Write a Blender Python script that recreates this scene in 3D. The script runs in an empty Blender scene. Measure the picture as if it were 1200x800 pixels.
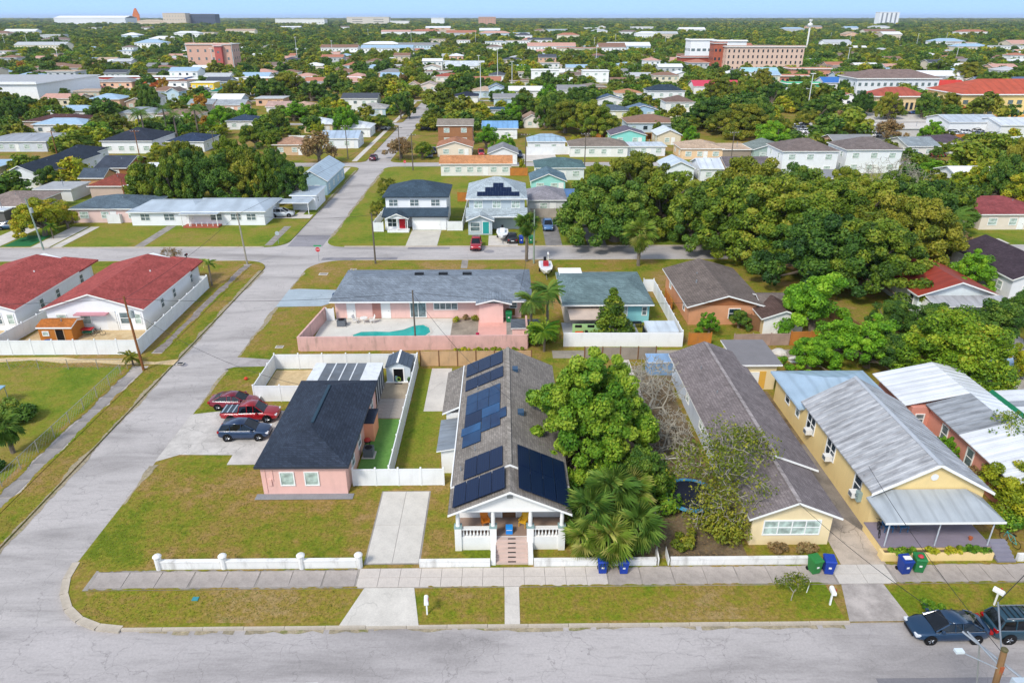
import bpy, math, random
import numpy as np
from mathutils import Vector
R = math.radians
random.seed(7)
sc = bpy.context.scene
COL = sc.collection
# ---------------------------------------------------------------- camera
CAMH, FPX, YAW = 35.0, 832.0, R(0.7)
TILT = math.atan(380.0 / FPX)
cam = bpy.data.cameras.new('camera')
cam.sensor_width = 36.0; cam.lens = FPX / 1200 * 36.0
cam.clip_start = 0.5; cam.clip_end = 30000
camo = bpy.data.objects.new('camera', cam); COL.objects.link(camo)
camo.location = (0, 0, CAMH); camo.rotation_euler = (math.pi / 2 - TILT, 0, -YAW)
sc.camera = camo
# ---------------------------------------------------------------- light
SUN_EL, SUN_AZ = 46, 216          # azimuth clockwise from north (+Y): behind and a little left of the camera
w = bpy.data.worlds.new('World'); sc.world = w; w.use_nodes = True
nt = w.node_tree; bg = nt.nodes['Background']
sky = nt.nodes.new('ShaderNodeTexSky'); sky.sky_type = 'NISHITA'; sky.sun_disc = False
sky.sun_elevation = R(SUN_EL); sky.sun_rotation = R(SUN_AZ)
sky.altitude = 0; sky.air_density = 1.0; sky.dust_density = 0.3; sky.ozone_density = 2.0
# pale blue band round the whole horizon, fading into the physical sky overhead
tc_ = nt.nodes.new('ShaderNodeTexCoord'); sx_ = nt.nodes.new('ShaderNodeSeparateXYZ'); nt.links.new(tc_.outputs['Generated'], sx_.inputs[0])
rp_ = nt.nodes.new('ShaderNodeMapRange'); rp_.interpolation_type = 'SMOOTHSTEP'; rp_.inputs[1].default_value = .02; rp_.inputs[2].default_value = .4; nt.links.new(sx_.outputs[2], rp_.inputs[0])
mx_ = nt.nodes.new('ShaderNodeMix'); mx_.data_type = 'RGBA'; mx_.inputs[6].default_value = (2.0, 3.2, 5.2, 1)
hs_ = nt.nodes.new('ShaderNodeHueSaturation'); hs_.inputs['Saturation'].default_value = .55; nt.links.new(sky.outputs[0], hs_.inputs['Color'])   # thin high cloud greys the upper sky
nt.links.new(rp_.outputs[0], mx_.inputs[0]); nt.links.new(hs_.outputs[0], mx_.inputs[7]); nt.links.new(mx_.outputs[2], bg.inputs[0])
bg.inputs[1].default_value = 0.15
sl = bpy.data.lights.new('sun', 'SUN'); sl.energy = 1.75; sl.angle = R(12); sl.color = (1.0, 0.95, 0.87)
so = bpy.data.objects.new('sun', sl); COL.objects.link(so)
az = R(SUN_AZ); el = R(SUN_EL)
sd = Vector((math.sin(az) * math.cos(el), math.cos(az) * math.cos(el), math.sin(el)))
so.rotation_euler = sd.to_track_quat('Z', 'Y').to_euler()
sc.view_settings.view_transform = 'Standard'; sc.view_settings.look = 'None'
sc.view_settings.exposure = 0.74; sc.view_settings.gamma = 1.0
sc.cycles.max_bounces = 5; sc.cycles.diffuse_bounces = 2; sc.cycles.glossy_bounces = 2
sc.cycles.transmission_bounces = 3; sc.cycles.transparent_max_bounces = 4
sc.cycles.use_adaptive_sampling = True; sc.cycles.use_denoising = True
sc.cycles.volume_bounces = 0

# ---------------------------------------------------------------- coordinates
_f = Vector((math.sin(YAW) * math.cos(TILT), math.cos(YAW) * math.cos(TILT), -math.sin(TILT)))
_r = Vector((math.cos(YAW), -math.sin(YAW), 0)); _u = _r.cross(_f)
def at(px, py, z=0.0):
    """world point at height z that the photograph shows at pixel (px, py)"""
    d = _f + _r * ((px - 600) / FPX) - _u * ((py - 400) / FPX)
    t = (z - CAMH) / d.z
    return Vector((d.x * t, d.y * t, z))
def proj(x, y, z):
    p = Vector((x, y, z - CAMH)); d = p.dot(_f)
    return 600 + FPX * p.dot(_r) / d, 400 - FPX * p.dot(_u) / d

# ---------------------------------------------------------------- mesh helpers
class MB:
    def __init__(s): s.v = []; s.f = []; s.m = []
    def add(s, vs, fs, mi=0):
        n = len(s.v); s.v += [tuple(p) for p in vs]; s.f += [tuple(i + n for i in q) for q in fs]; s.m += [mi] * len(fs); return s
    def box(s, x0, x1, y0, y1, z0, z1, mi=0):
        return s.add([(x0,y0,z0),(x1,y0,z0),(x1,y1,z0),(x0,y1,z0),(x0,y0,z1),(x1,y0,z1),(x1,y1,z1),(x0,y1,z1)],
                     [(3,2,1,0),(4,5,6,7),(0,1,5,4),(1,2,6,5),(2,3,7,6),(3,0,4,7)], mi)
    def prism(s, pts, z0, z1, mi=0):
        n = len(pts)
        a = sum(pts[i][0]*pts[(i+1)%n][1]-pts[(i+1)%n][0]*pts[i][1] for i in range(n))
        if a < 0: pts = pts[::-1]
        vs = [(x,y,z0) for x,y in pts] + [(x,y,z1) for x,y in pts]
        return s.add(vs, [tuple(range(n))[::-1], tuple(range(n, 2*n))] + [(i,(i+1)%n,(i+1)%n+n,i+n) for i in range(n)], mi)
    def sheet(s, pts, z, mi=0):
        n = len(pts)
        a = sum(pts[i][0]*pts[(i+1)%n][1]-pts[(i+1)%n][0]*pts[i][1] for i in range(n))
        if a < 0: pts = pts[::-1]
        return s.add([(p[0],p[1],z) for p in pts], [tuple(range(n))], mi)
    def rect(s, x0, x1, y0, y1, z, mi=0): return s.sheet([(x0,y0),(x1,y0),(x1,y1),(x0,y1)], z, mi)
    def tube(s, a, b, r0, r1=None, n=8, mi=0, caps=True):
        r1 = r0 if r1 is None else r1
        a = Vector(a); b = Vector(b); d = (b-a).normalized()
        u = d.cross(Vector((0,0,1)) if abs(d.z) < .9 else Vector((1,0,0))).normalized(); w_ = d.cross(u)
        vs = [a+(u*math.cos(t)+w_*math.sin(t))*r0 for t in [2*math.pi*i/n for i in range(n)]]
        vs += [b+(u*math.cos(t)+w_*math.sin(t))*r1 for t in [2*math.pi*i/n for i in range(n)]]
        fs = [(i,(i+1)%n,(i+1)%n+n,i+n) for i in range(n)]
        if caps: fs += [tuple(range(n))[::-1], tuple(range(n,2*n))]
        return s.add(vs, fs, mi)
    def lathe(s, prof, c=(0,0,0), n=12, mi=0):
        vs = []; fs = []
        for r, z in prof:
            vs += [(c[0]+r*math.cos(2*math.pi*i/n), c[1]+r*math.sin(2*math.pi*i/n), c[2]+z) for i in range(n)]
        for k in range(len(prof)-1):
            fs += [(k*n+i, k*n+(i+1)%n, (k+1)*n+(i+1)%n, (k+1)*n+i) for i in range(n)]
        fs += [tuple(range(n))[::-1], tuple(range((len(prof)-1)*n, len(prof)*n))]
        return s.add(vs, fs, mi)
    def loft(s, rings, mi=0, caps=True):
        n = len(rings[0]); vs = [p for r in rings for p in r]; fs = []
        for k in range(len(rings)-1):
            fs += [(k*n+i, k*n+(i+1)%n, (k+1)*n+(i+1)%n, (k+1)*n+i) for i in range(n)]
        if caps: fs += [tuple(range(n))[::-1], tuple(range((len(rings)-1)*n, len(rings)*n))]
        return s.add(vs, fs, mi)
    def mesh(s, name, mats, smooth=False):
        me = bpy.data.meshes.new(name); me.from_pydata(s.v, [], s.f)
        for m in (mats if isinstance(mats, (list, tuple)) else [mats]): me.materials.append(m)
        if any(s.m): me.polygons.foreach_set('material_index', s.m)
        if smooth: me.polygons.foreach_set('use_smooth', [True]*len(s.f))
        me.update(); return me
    def build(s, name, mats, parent=None, loc=(0,0,0), rz=0, smooth=False):
        return put(name, s.mesh(name, mats, smooth), parent, loc, rz)
def put(name, me, parent=None, loc=(0,0,0), rz=0, scale=None):
    o = bpy.data.objects.new(name, me); COL.objects.link(o); o.parent = parent
    o.location = loc; o.rotation_euler = (0,0,rz)
    if scale: o.scale = scale if hasattr(scale, '__len__') else (scale,)*3
    return o
def tag(o, label=None, cat=None, group=None, kind=None):
    if label: o['label'] = label
    if cat: o['category'] = cat
    if group: o['group'] = group
    if kind: o['kind'] = kind
    return o
def thing(name, label, cat, loc=(0,0,0), rz=0, group=None):
    return tag(put(name, None, None, loc, rz), label, cat, group)
def struct(o): o['kind'] = 'structure'; return o
def copy_tree(o, loc=None, rz=None, scale=None, label=None, parent=None):
    c = o.copy(); COL.objects.link(c); c.parent = parent
    if loc is not None: c.location = loc
    if rz is not None: c.rotation_euler = (0,0,rz)
    if scale is not None: c.scale = scale if hasattr(scale,'__len__') else (scale,)*3
    if label: c['label'] = label
    for ch in list(o.children): copy_tree(ch, parent=c)
    return c

# ---------------------------------------------------------------- materials
_M = {}
def lin(h):
    h = h.lstrip('#'); c = [int(h[i:i+2],16)/255 for i in (0,2,4)]
    return tuple(((x+.055)/1.055)**2.4 if x > .04 else x/12.92 for x in c)
class NT:
    def __init__(s, name):
        s.m = bpy.data.materials.new(name); s.m.use_nodes = True; s.t = s.m.node_tree; s.n = s.t.nodes
        s.b = s.n['Principled BSDF']; s.co = s.n.new('ShaderNodeTexCoord').outputs['Object']
    def link(s, a, b): s.t.links.new(a, b)
    def noise(s, scale, detail=3, vec=None, rough=.55, dist=0):
        n = s.n.new('ShaderNodeTexNoise'); n.inputs['Scale'].default_value = scale; n.inputs['Detail'].default_value = detail
        n.inputs['Roughness'].default_value = rough; n.inputs['Distortion'].default_value = dist
        s.link(vec or s.co, n.inputs['Vector']); return n.outputs['Fac']
    def ramp(s, fac, stops):
        r = s.n.new('ShaderNodeValToRGB'); e = r.color_ramp.elements
        while len(e) < len(stops): e.new(.5)
        for i, (p, c) in enumerate(stops):
            e[i].position = p; e[i].color = (*(c if hasattr(c,'__len__') else (c,c,c)), 1)
        s.link(fac, r.inputs[0]); return r.outputs[0]
    def mix(s, a, b, fac, mode='MIX'):
        m = s.n.new('ShaderNodeMix'); m.data_type = 'RGBA'; m.blend_type = mode
        for v, i in ((a,6),(b,7),(fac,0)):
            if hasattr(v, 'is_linked') or hasattr(v, 'links'): s.link(v, m.inputs[i])
            elif i == 0: m.inputs[0].default_value = v
            else: m.inputs[i].default_value = (*(v if hasattr(v,'__len__') else (v,v,v)), 1)
        return m.outputs[2]
    def map(s, scale, rot=(0,0,0), vec=None):
        m = s.n.new('ShaderNodeMapping'); m.inputs['Scale'].default_value = scale; m.inputs['Rotation'].default_value = rot
        s.link(vec or s.co, m.inputs[0]); return m.outputs[0]
    def wave(s, scale, axis='X', vec=None, dist=0, prof='SIN'):
        n = s.n.new('ShaderNodeTexWave'); n.bands_direction = axis; n.wave_profile = prof
        n.inputs['Scale'].default_value = scale; n.inputs['Distortion'].default_value = dist
        s.link(vec or s.co, n.inputs['Vector']); return n.outputs['Fac']
    def math(s, op, a, b=0.0):
        m = s.n.new('ShaderNodeMath'); m.operation = op
        for v, i in ((a,0),(b,1)):
            if hasattr(v, 'links'): s.link(v, m.inputs[i])
            else: m.inputs[i].default_value = v
        return m.outputs[0]
    def bump(s, h, strength=.3, dist=.02):
        b = s.n.new('ShaderNodeBump'); b.inputs['Strength'].default_value = strength; b.inputs['Distance'].default_value = dist
        s.link(h, b.inputs['Height']); s.link(b.outputs[0], s.b.inputs['Normal'])
    def out(s, col, rough=.7, metal=0, spec=.3):
        if hasattr(col, 'links'): s.link(col, s.b.inputs['Base Color'])
        else: s.b.inputs['Base Color'].default_value = (*col, 1)
        s.b.inputs['Roughness'].default_value = rough; s.b.inputs['Metallic'].default_value = metal
        s.b.inputs['Specular IOR Level'].default_value = spec; return s.m
def sc3(c, k): return tuple(min(.95, x*k) for x in c)
def paint(hexc, var=.13, rough=.65, dirt=.0, k=1.0, metal=0, spec=.3, scale=.8):
    """painted wall / plain coloured thing, mottled and slightly weathered"""
    key = ('p', hexc, var, rough, dirt, k, metal)
    if key in _M: return _M[key]
    t = NT('paint_'+hexc.strip('#')); c = sc3(lin(hexc), k)
    n = t.noise(scale, 4); base = t.ramp(n, [(.25, sc3(c,1-var)), (.75, sc3(c,1+var*.6))])
    if dirt:
        st = t.noise(1.5, 5, t.map((1,1,.25)), .65); base = t.mix(base, sc3(lin('#6f6657'),1), t.ramp(st, [(.52,0),(.8,dirt)]))
    t.bump(t.noise(25, 3), .15, .01)
    _M[key] = t.out(base, rough, metal, spec); return _M[key]
def shingle(hexc, k=1.0):
    key = ('s', hexc, k)
    if key in _M: return _M[key]
    t = NT('shingle_'+hexc.strip('#')); c = sc3(lin(hexc), k)
    sx = t.n.new('ShaderNodeSeparateXYZ'); t.link(t.co, sx.inputs[0])
    cx = t.n.new('ShaderNodeCombineXYZ'); t.link(t.math('ADD', sx.outputs[0], sx.outputs[1]), cx.inputs[0]); t.link(t.math('MULTIPLY', sx.outputs[2], 2.3), cx.inputs[1])
    br = t.n.new('ShaderNodeTexBrick'); t.link(cx.outputs[0], br.inputs['Vector'])
    br.inputs['Scale'].default_value = 1.6; br.inputs['Mortar Size'].default_value = .02; br.inputs['Brick Width'].default_value = .55; br.inputs['Row Height'].default_value = .3
    br.inputs['Color1'].default_value = (*sc3(c,.82),1); br.inputs['Color2'].default_value = (*sc3(c,1.2),1); br.inputs['Mortar'].default_value = (*sc3(c,.6),1)
    n = t.ramp(t.noise(.5, 5, rough=.65), [(.3,.8),(.7,1.2)]); base = t.mix(br.outputs[0], n, 1.0, 'MULTIPLY')
    g = t.ramp(t.noise(14, 2), [(.35,.82),(.65,1.18)]); base = t.mix(base, g, 1.0, 'MULTIPLY')
    t.bump(br.outputs['Fac'], -.3, .02)
    _M[key] = t.out(base, .9, 0, .15); return _M[key]
def metalroof(hexc, axis='Y', pitch=.33, dirt=.5, rough=.45, k=1.0, dirtc='#5b5853'):
    key = ('m', hexc, axis, pitch, dirt, k)
    if key in _M: return _M[key]
    t = NT('metal_roof_'+hexc.strip('#')); c = sc3(lin(hexc), k)
    wv = t.wave(1/pitch*.5/ (math.pi) * math.pi/5 *  .5 *  2, axis)   # ribs across the ridge
    rib = t.ramp(wv, [(.0,.86),(.25,1.0),(1,1.03)])
    st = t.noise(1.0, 6, t.map((.35,2.2,1) if axis == 'Y' else (2.2,.35,1)), .7)
    base = t.mix(c, sc3(lin(dirtc),1), t.ramp(st, [(.42,0),(.66,dirt)]))
    base = t.mix(base, t.ramp(t.noise(.35,3), [(.3,.85),(.7,1.08)]), 1.0, 'MULTIPLY')
    base = t.mix(base, rib, 1.0, 'MULTIPLY'); t.bump(wv, .4, .03)
    _M[key] = t.out(base, rough, .15, .4); return _M[key]
def ground_mat(name, cols, s1=.12, s2=1.3, rough=.95, speck=.25, fine=9):
    t = NT(name); a = t.noise(s1, 5, rough=.6, dist=.4); b = t.noise(s2, 5, rough=.65)
    f = t.math('ADD', t.math('MULTIPLY', a, .62), t.math('MULTIPLY', b, .38))
    n = len(cols); base = t.ramp(f, [(.4+.2*i/(n-1), lin(c)) for i, c in enumerate(cols)])
    base = t.mix(base, t.ramp(t.noise(fine*.45, 4, rough=.8), [(.32,1-speck*1.3),(.68,1+speck)]), 1.0, 'MULTIPLY')
    pt_ = t.noise(.45, 5, rough=.7, dist=.8); base = t.mix(base, sc3(lin(cols[0]),.8), t.ramp(pt_, [(.56,0),(.7,.55)]))
    t.bump(t.noise(fine, 4), .5, .05); return t.out(base, rough, 0, .1)
def concrete(name, hexc, stain=.35, crack=.5, cs=.45, k=1.0):
    t = NT(name); c = sc3(lin(hexc), k)
    base = t.ramp(t.noise(.55, 6, rough=.65), [(.3, sc3(c,1-stain)), (.6, c), (.8, sc3(c,1.1))])
    vo = t.n.new('ShaderNodeTexVoronoi'); vo.feature = 'DISTANCE_TO_EDGE'; vo.inputs['Scale'].default_value = cs
    ad = t.n.new('ShaderNodeVectorMath'); ad.operation = 'ADD'; t.link(t.co, ad.inputs[0])
    nz = t.n.new('ShaderNodeTexNoise'); nz.inputs['Scale'].default_value = 1.2; nz.inputs['Detail'].default_value = 5; t.link(t.co, nz.inputs['Vector'])
    t.link(nz.outputs['Color'], ad.inputs[1]); t.link(ad.outputs[0], vo.inputs['Vector'])
    ck = t.ramp(vo.outputs['Distance'], [(0,crack),(.018,0)])
    msk = t.ramp(t.noise(.3, 2), [(.45,0),(.6,1)]); base = t.mix(base, sc3(c,.35), t.mix(0.0, ck, msk))
    base = t.mix(base, t.ramp(t.noise(11, 4, rough=.7), [(.3,.9),(.7,1.08)]), 1.0, 'MULTIPLY')
    t.bump(t.noise(30, 3), .25, .01); return t.out(base, .9, 0, .15)
def asphalt(name, hexc):
    t = NT(name); c = lin(hexc)
    a = t.noise(.16, 5, t.map((.4,1.6,1)), .6, .6); base = t.ramp(a, [(.34, sc3(c,.7)), (.5, c), (.66, sc3(c,1.12))])
    st = t.noise(1.1, 6, t.map((.35,2.4,1)), .75); base = t.mix(base, sc3(c,.6), t.ramp(st, [(.53,0),(.72,.6)]))
    fs = t.noise(5, 6, t.map((.3,1.6,1)), .8); base = t.mix(base, sc3(c,.55), t.ramp(fs, [(.56,0),(.72,.55)]))
    vo = t.n.new('ShaderNodeTexVoronoi'); vo.feature = 'DISTANCE_TO_EDGE'; vo.inputs['Scale'].default_value = .35
    ad = t.n.new('ShaderNodeVectorMath'); ad.operation = 'ADD'; t.link(t.co, ad.inputs[0])
    nz = t.n.new('ShaderNodeTexNoise'); nz.inputs['Scale'].default_value = .8; nz.inputs['Detail'].default_value = 6; t.link(t.co, nz.inputs['Vector'])
    sm = t.n.new('ShaderNodeVectorMath'); sm.operation = 'SCALE'; sm.inputs['Scale'].default_value = 2.2; t.link(nz.outputs['Color'], sm.inputs[0])
    t.link(sm.outputs[0], ad.inputs[1]); t.link(ad.outputs[0], vo.inputs['Vector'])
    base = t.mix(base, sc3(c,.5), t.mix(0.0, t.ramp(vo.outputs['Distance'], [(0,.6),(.012,0)]), t.ramp(t.noise(.22,3), [(.36,0),(.5,1)])))
    base = t.mix(base, t.ramp(t.noise(7, 5, rough=.75), [(.3,.88),(.7,1.1)]), 1.0, 'MULTIPLY')
    t.bump(t.noise(40, 3), .3, .01); return t.out(base, .92, 0, .15)
def glass(name, hexc, rough=.12):
    t = NT(name); c = lin(hexc); base = t.ramp(t.noise(1.7, 2), [(.35, sc3(c,.6)), (.65, sc3(c,1.3))])
    return t.out(base, rough, 0, .6)
def leafmat(name, cols, rough=.55, trans=.22):
    """foliage: colour comes from a per-clump tint stored on the leaves plus the tree's own random number"""
    t = NT(name); at_ = t.n.new('ShaderNodeAttribute'); at_.attribute_name = 'tint'
    oi = t.n.new('ShaderNodeObjectInfo')
    f = t.math('ADD', at_.outputs['Fac'], t.math('MULTIPLY', t.math('SUBTRACT', oi.outputs['Random'], .5), .3))
    n = len(cols); base = t.ramp(f, [(.08+.84*i/(n-1), lin(c)) for i, c in enumerate(cols)])
    t.out(base, rough, 0, .25)
    tr = t.n.new('ShaderNodeBsdfTranslucent'); t.link(base, tr.inputs[0])
    mx = t.n.new('ShaderNodeMixShader'); mx.inputs[0].default_value = trans
    t.link(t.b.outputs[0], mx.inputs[1]); t.link(tr.outputs[0], mx.inputs[2])
    t.link(mx.outputs[0], t.n['Material Output'].inputs[0]); return t.m
def carpaint(hexc, k=1.0):
    key = ('c', hexc)
    if key in _M: return _M[key]
    t = NT('car_paint_'+hexc.strip('#')); c = sc3(lin(hexc), k)
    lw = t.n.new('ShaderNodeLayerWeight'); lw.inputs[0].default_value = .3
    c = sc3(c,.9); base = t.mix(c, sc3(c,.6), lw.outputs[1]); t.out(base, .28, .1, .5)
    t.b.inputs['Coat Weight'].default_value = .8; t.b.inputs['Coat Roughness'].default_value = .05
    _M[key] = t.m; return t.m

WHITE = paint('#eceae4', .05, .6, .12); TRIM = paint('#f4f3ee', .03, .5); VINYL = paint('#ebecea', .06, .45, .12)
DARK = paint('#1d2024', .2, .5); BLACK = paint('#101113', .2, .4)
G_DARK = glass('window_glass', '#2c3a44'); G_BLIND = glass('window_blind', '#b7c8bd', .3); G_GREY = glass('window_grey', '#6d7d80', .2)
G_CAR = glass('car_glass', '#10161c', .05)
GRASS = ground_mat('lawn_grass', ['#66741f', '#7c7e29', '#877b33', '#937b42', '#9c8052'], .13, 1.1, speck=.3)
GRASS2 = ground_mat('verge_grass', ['#6a7a1e', '#7f8027', '#8a7d33', '#937c42', '#9c8456'], .1, 1.6, speck=.3)
GREENL = ground_mat('green_lawn', ['#657a22', '#78822a', '#858232', '#8f8040'], .12, 1.0, speck=.25)
SOIL = ground_mat('bare_soil', ['#5d5140', '#74644f', '#86755c', '#6f7340'], .25, 1.4)
SAND = ground_mat('sandy_ground', ['#c4ab82', '#d0b990', '#c2a67c'], .3, 1.2, speck=.1)
TURF = ground_mat('artificial_turf', ['#5f8e45', '#68934b', '#628d47'], .3, 2, speck=.12)
FARG = ground_mat('far_ground', ['#5f6f34', '#7a7f48', '#9a9678', '#a8a392', '#77803f'], .02, .2, speck=.2, fine=2)
ASPH = asphalt('worn_asphalt', '#afa9a6'); ASPH2 = asphalt('side_street_asphalt', '#b4aeaa'); ASPHD = asphalt('dark_patch_asphalt', '#908d90')
CONC = concrete('old_concrete', '#b9b0a8', .3, .5); CONCL = concrete('light_concrete', '#d2cbc1', .18, .35, .3); CONCD = concrete('stained_concrete', '#a29b93', .4, .6)
CONCW = concrete('new_concrete', '#d3cdc2', .2, .4, .3); KERB = concrete('kerb_concrete', '#c4b8a6', .3, .5, 1.2)
WOOD = paint('#c39a6d', .25, .8, .3); WOODD = paint('#8c5a34', .3, .8, .3); POLEW = paint('#6b6257', .25, .85, .3); BARK = paint('#7c7062', .3, .9, .2, scale=3)
BARKG = paint('#a39c8c', .25, .9, .2, scale=3); STEEL = paint('#a9aeb2', .1, .4, 0, 1, .6)
RUBBER = paint('#17181a', .2, .8); ALLOY = paint('#b9bcc0', .1, .3, 0, 1, .7)
# ---------------------------------------------------------------- roofs, windows, houses
def roof_top(kind, x0, x1, y0, y1, ze, rise, axis, inset=1.0):
    if kind == 'gable':
        if axis == 'y':
            m = (x0+x1)/2; v = [(x0,y0,ze),(x1,y0,ze),(x1,y1,ze),(x0,y1,ze),(m,y0,ze+rise),(m,y1,ze+rise)]
            return v, [(0,4,5,3),(4,1,2,5)], [0,4,1,2,5,3]
        m = (y0+y1)/2; v = [(x0,y0,ze),(x1,y0,ze),(x1,y1,ze),(x0,y1,ze),(x0,m,ze+rise),(x1,m,ze+rise)]
        return v, [(0,1,5,4),(4,5,2,3)], [0,1,5,2,3,4]
    if kind == 'hip':
        if axis == 'y':
            m = (x0+x1)/2; d = min((x1-x0)/2*inset, (y1-y0)/2-.01); v = [(x0,y0,ze),(x1,y0,ze),(x1,y1,ze),(x0,y1,ze),(m,y0+d,ze+rise),(m,y1-d,ze+rise)]
            return v, [(0,1,4),(1,2,5,4),(2,3,5),(3,0,4,5)], [0,1,2,3]
        m = (y0+y1)/2; d = min((y1-y0)/2*inset, (x1-x0)/2-.01); v = [(x0,y0,ze),(x1,y0,ze),(x1,y1,ze),(x0,y1,ze),(x0+d,m,ze+rise),(x1-d,m,ze+rise)]
        return v, [(0,1,5,4),(1,2,5),(2,3,4,5),(3,0,4)], [0,1,2,3]
    if kind == 'fronthip':     # hip at the front (low y), gable at the back
        m = (x0+x1)/2; d = (x1-x0)/2*inset; v = [(x0,y0,ze),(x1,y0,ze),(x1,y1,ze),(x0,y1,ze),(m,y0+d,ze+rise),(m,y1,ze+rise)]
        return v, [(0,1,4),(1,2,5,4),(3,0,4,5)], [0,1,2,5,3]
    if kind == 'shed':         # rises toward the back
        v = [(x0,y0,ze),(x1,y0,ze),(x1,y1,ze+rise),(x0,y1,ze+rise)]; return v, [(0,1,2,3)], [0,1,2,3]
    if kind == 'shedw':        # low side at the west
        v = [(x0,y0,ze),(x1,y0,ze+rise),(x1,y1,ze+rise),(x0,y1,ze)]; return v, [(0,1,2,3)], [0,1,2,3]
    if kind == 'shede':
        v = [(x0,y0,ze+rise),(x1,y0,ze),(x1,y1,ze),(x0,y1,ze+rise)]; return v, [(0,1,2,3)], [0,1,2,3]
    v = [(x0,y0,ze),(x1,y0,ze),(x1,y1,ze),(x0,y1,ze)]; return v, [(0,1,2,3)], [0,1,2,3]
def roof(parent, kind, x0, x1, y0, y1, ze, rise, axis, mat, trim=None, th=.18, name='roof', inset=1.0):
    v, f, loop = roof_top(kind, x0, x1, y0, y1, ze, rise, axis, inset)
    b = MB(); n = len(v); b.add(v + [(x,y,z-th) for x,y,z in v], list(f) + [tuple(i+n for i in q[::-1]) for q in f])
    L = len(loop); b.add([v[i] for i in loop] + [(v[i][0],v[i][1],v[i][2]-th) for i in loop], [(i, i+L, (i+1)%L+L, (i+1)%L) for i in range(L)], 1)
    return b.build(name, [mat, trim or TRIM], parent)
def gable_walls(b, x0, x1, y0, y1, z0, ze, rise, axis):
    b.box(x0,x1,y0,y1,z0,ze)
    if axis == 'y':
        m = (x0+x1)/2
        b.add([(x0,y0,ze),(x1,y0,ze),(m,y0,ze+rise),(x0,y1,ze),(x1,y1,ze),(m,y1,ze+rise)], [(0,1,2),(5,4,3),(0,2,5,3),(1,4,5,2)])
    else:
        m = (y0+y1)/2
        b.add([(x0,y0,ze),(x0,y1,ze),(x0,m,ze+rise),(x1,y0,ze),(x1,y1,ze),(x1,m,ze+rise)], [(0,2,1),(3,4,5),(0,3,5,2),(1,2,5,4)])
_W = {}
def window(parent, side, ext, u, z, ww, hh, pane=None, n=1, rail=True, frame=None, sill=False, name='window'):
    """one window on a wall; ext = (x0,x1,y0,y1) of the wall box, u = distance along the wall"""
    pane = pane or G_BLIND; frame = frame or TRIM
    key = (round(ww,2), round(hh,2), pane.name, n, rail, frame.name, sill)
    if key not in _W:
        f = MB(); t = .09; d = .07
        f.box(-ww/2-t,ww/2+t,-d,0,hh,hh+t).box(-ww/2-t,ww/2+t,-d-.03*sill,0,-t,0)
        f.box(-ww/2-t,-ww/2,-d,0,0,hh).box(ww/2,ww/2+t,-d,0,0,hh)
        for k in range(1, n): x = -ww/2+ww*k/n; f.box(x-.04,x+.04,-d+.01,0,0,hh)
        if rail: 
            for k in range(n): f.box(-ww/2+ww*k/n+.04*(k>0), -ww/2+ww*(k+1)/n-.04*(k<n-1), -d+.015, 0, hh*.5-.03, hh*.5+.03)
        p = MB().box(-ww/2,ww/2,-.02,0,0,hh)
        _W[key] = (f.mesh('window', frame), p.mesh('pane', pane))
    x0,x1,y0,y1 = ext
    loc, rz = {'S': ((x0+u,y0,z),0), 'E': ((x1,y0+u,z),math.pi/2), 'N': ((x1-u,y1,z),math.pi), 'W': ((x0,y1-u,z),-math.pi/2)}[side]
    o = put(name, _W[key][0], parent, loc, rz); put('pane', _W[key][1], o); return o
_D = {}
def door(parent, side, ext, u, z, ww=.95, hh=2.05, mat=None, kind='door'):
    mat = mat or TRIM; key = (ww, hh, mat.name, kind)
    if key not in _D:
        f = MB(); f.box(-ww/2-.1,-ww/2,-.06,0,0,hh+.1).box(ww/2,ww/2+.1,-.06,0,0,hh+.1).box(-ww/2,ww/2,-.06,0,hh,hh+.1)
        p = MB().box(-ww/2,ww/2,-.03,0,0,hh)
        if kind == 'garage_door':
            for k in range(4):
                for j in range(4): p.box(-ww/2+ww*j/4+.08, -ww/2+ww*(j+1)/4-.08, -.045, -.03, hh*k/4+.08, hh*(k+1)/4-.08)
        elif kind == 'door':
            for k in range(2): p.box(-ww/2+.15, ww/2-.15, -.045, -.03, .2+k*.95, .95+k*.95)
        hd = MB().box(ww/2-.16,ww/2-.1,-.09,-.03,.95,1.08)
        _D[key] = (f.mesh('door_frame', TRIM), p.mesh('door', mat), hd.mesh('handle', STEEL))
    x0,x1,y0,y1 = ext
    loc, rz = {'S': ((x0+u,y0,z),0), 'E': ((x1,y0+u,z),math.pi/2), 'W': ((x0,y1-u,z),-math.pi/2)}[side]
    o = put(kind, _D[key][1], parent, loc, rz); put('door_frame', _D[key][0], o); put('handle', _D[key][2], o); return o
NICK = []     # (short name, x, y) of landmarks used in labels of neighbours
FOOT = []     # footprints of everything built by hand
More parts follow.
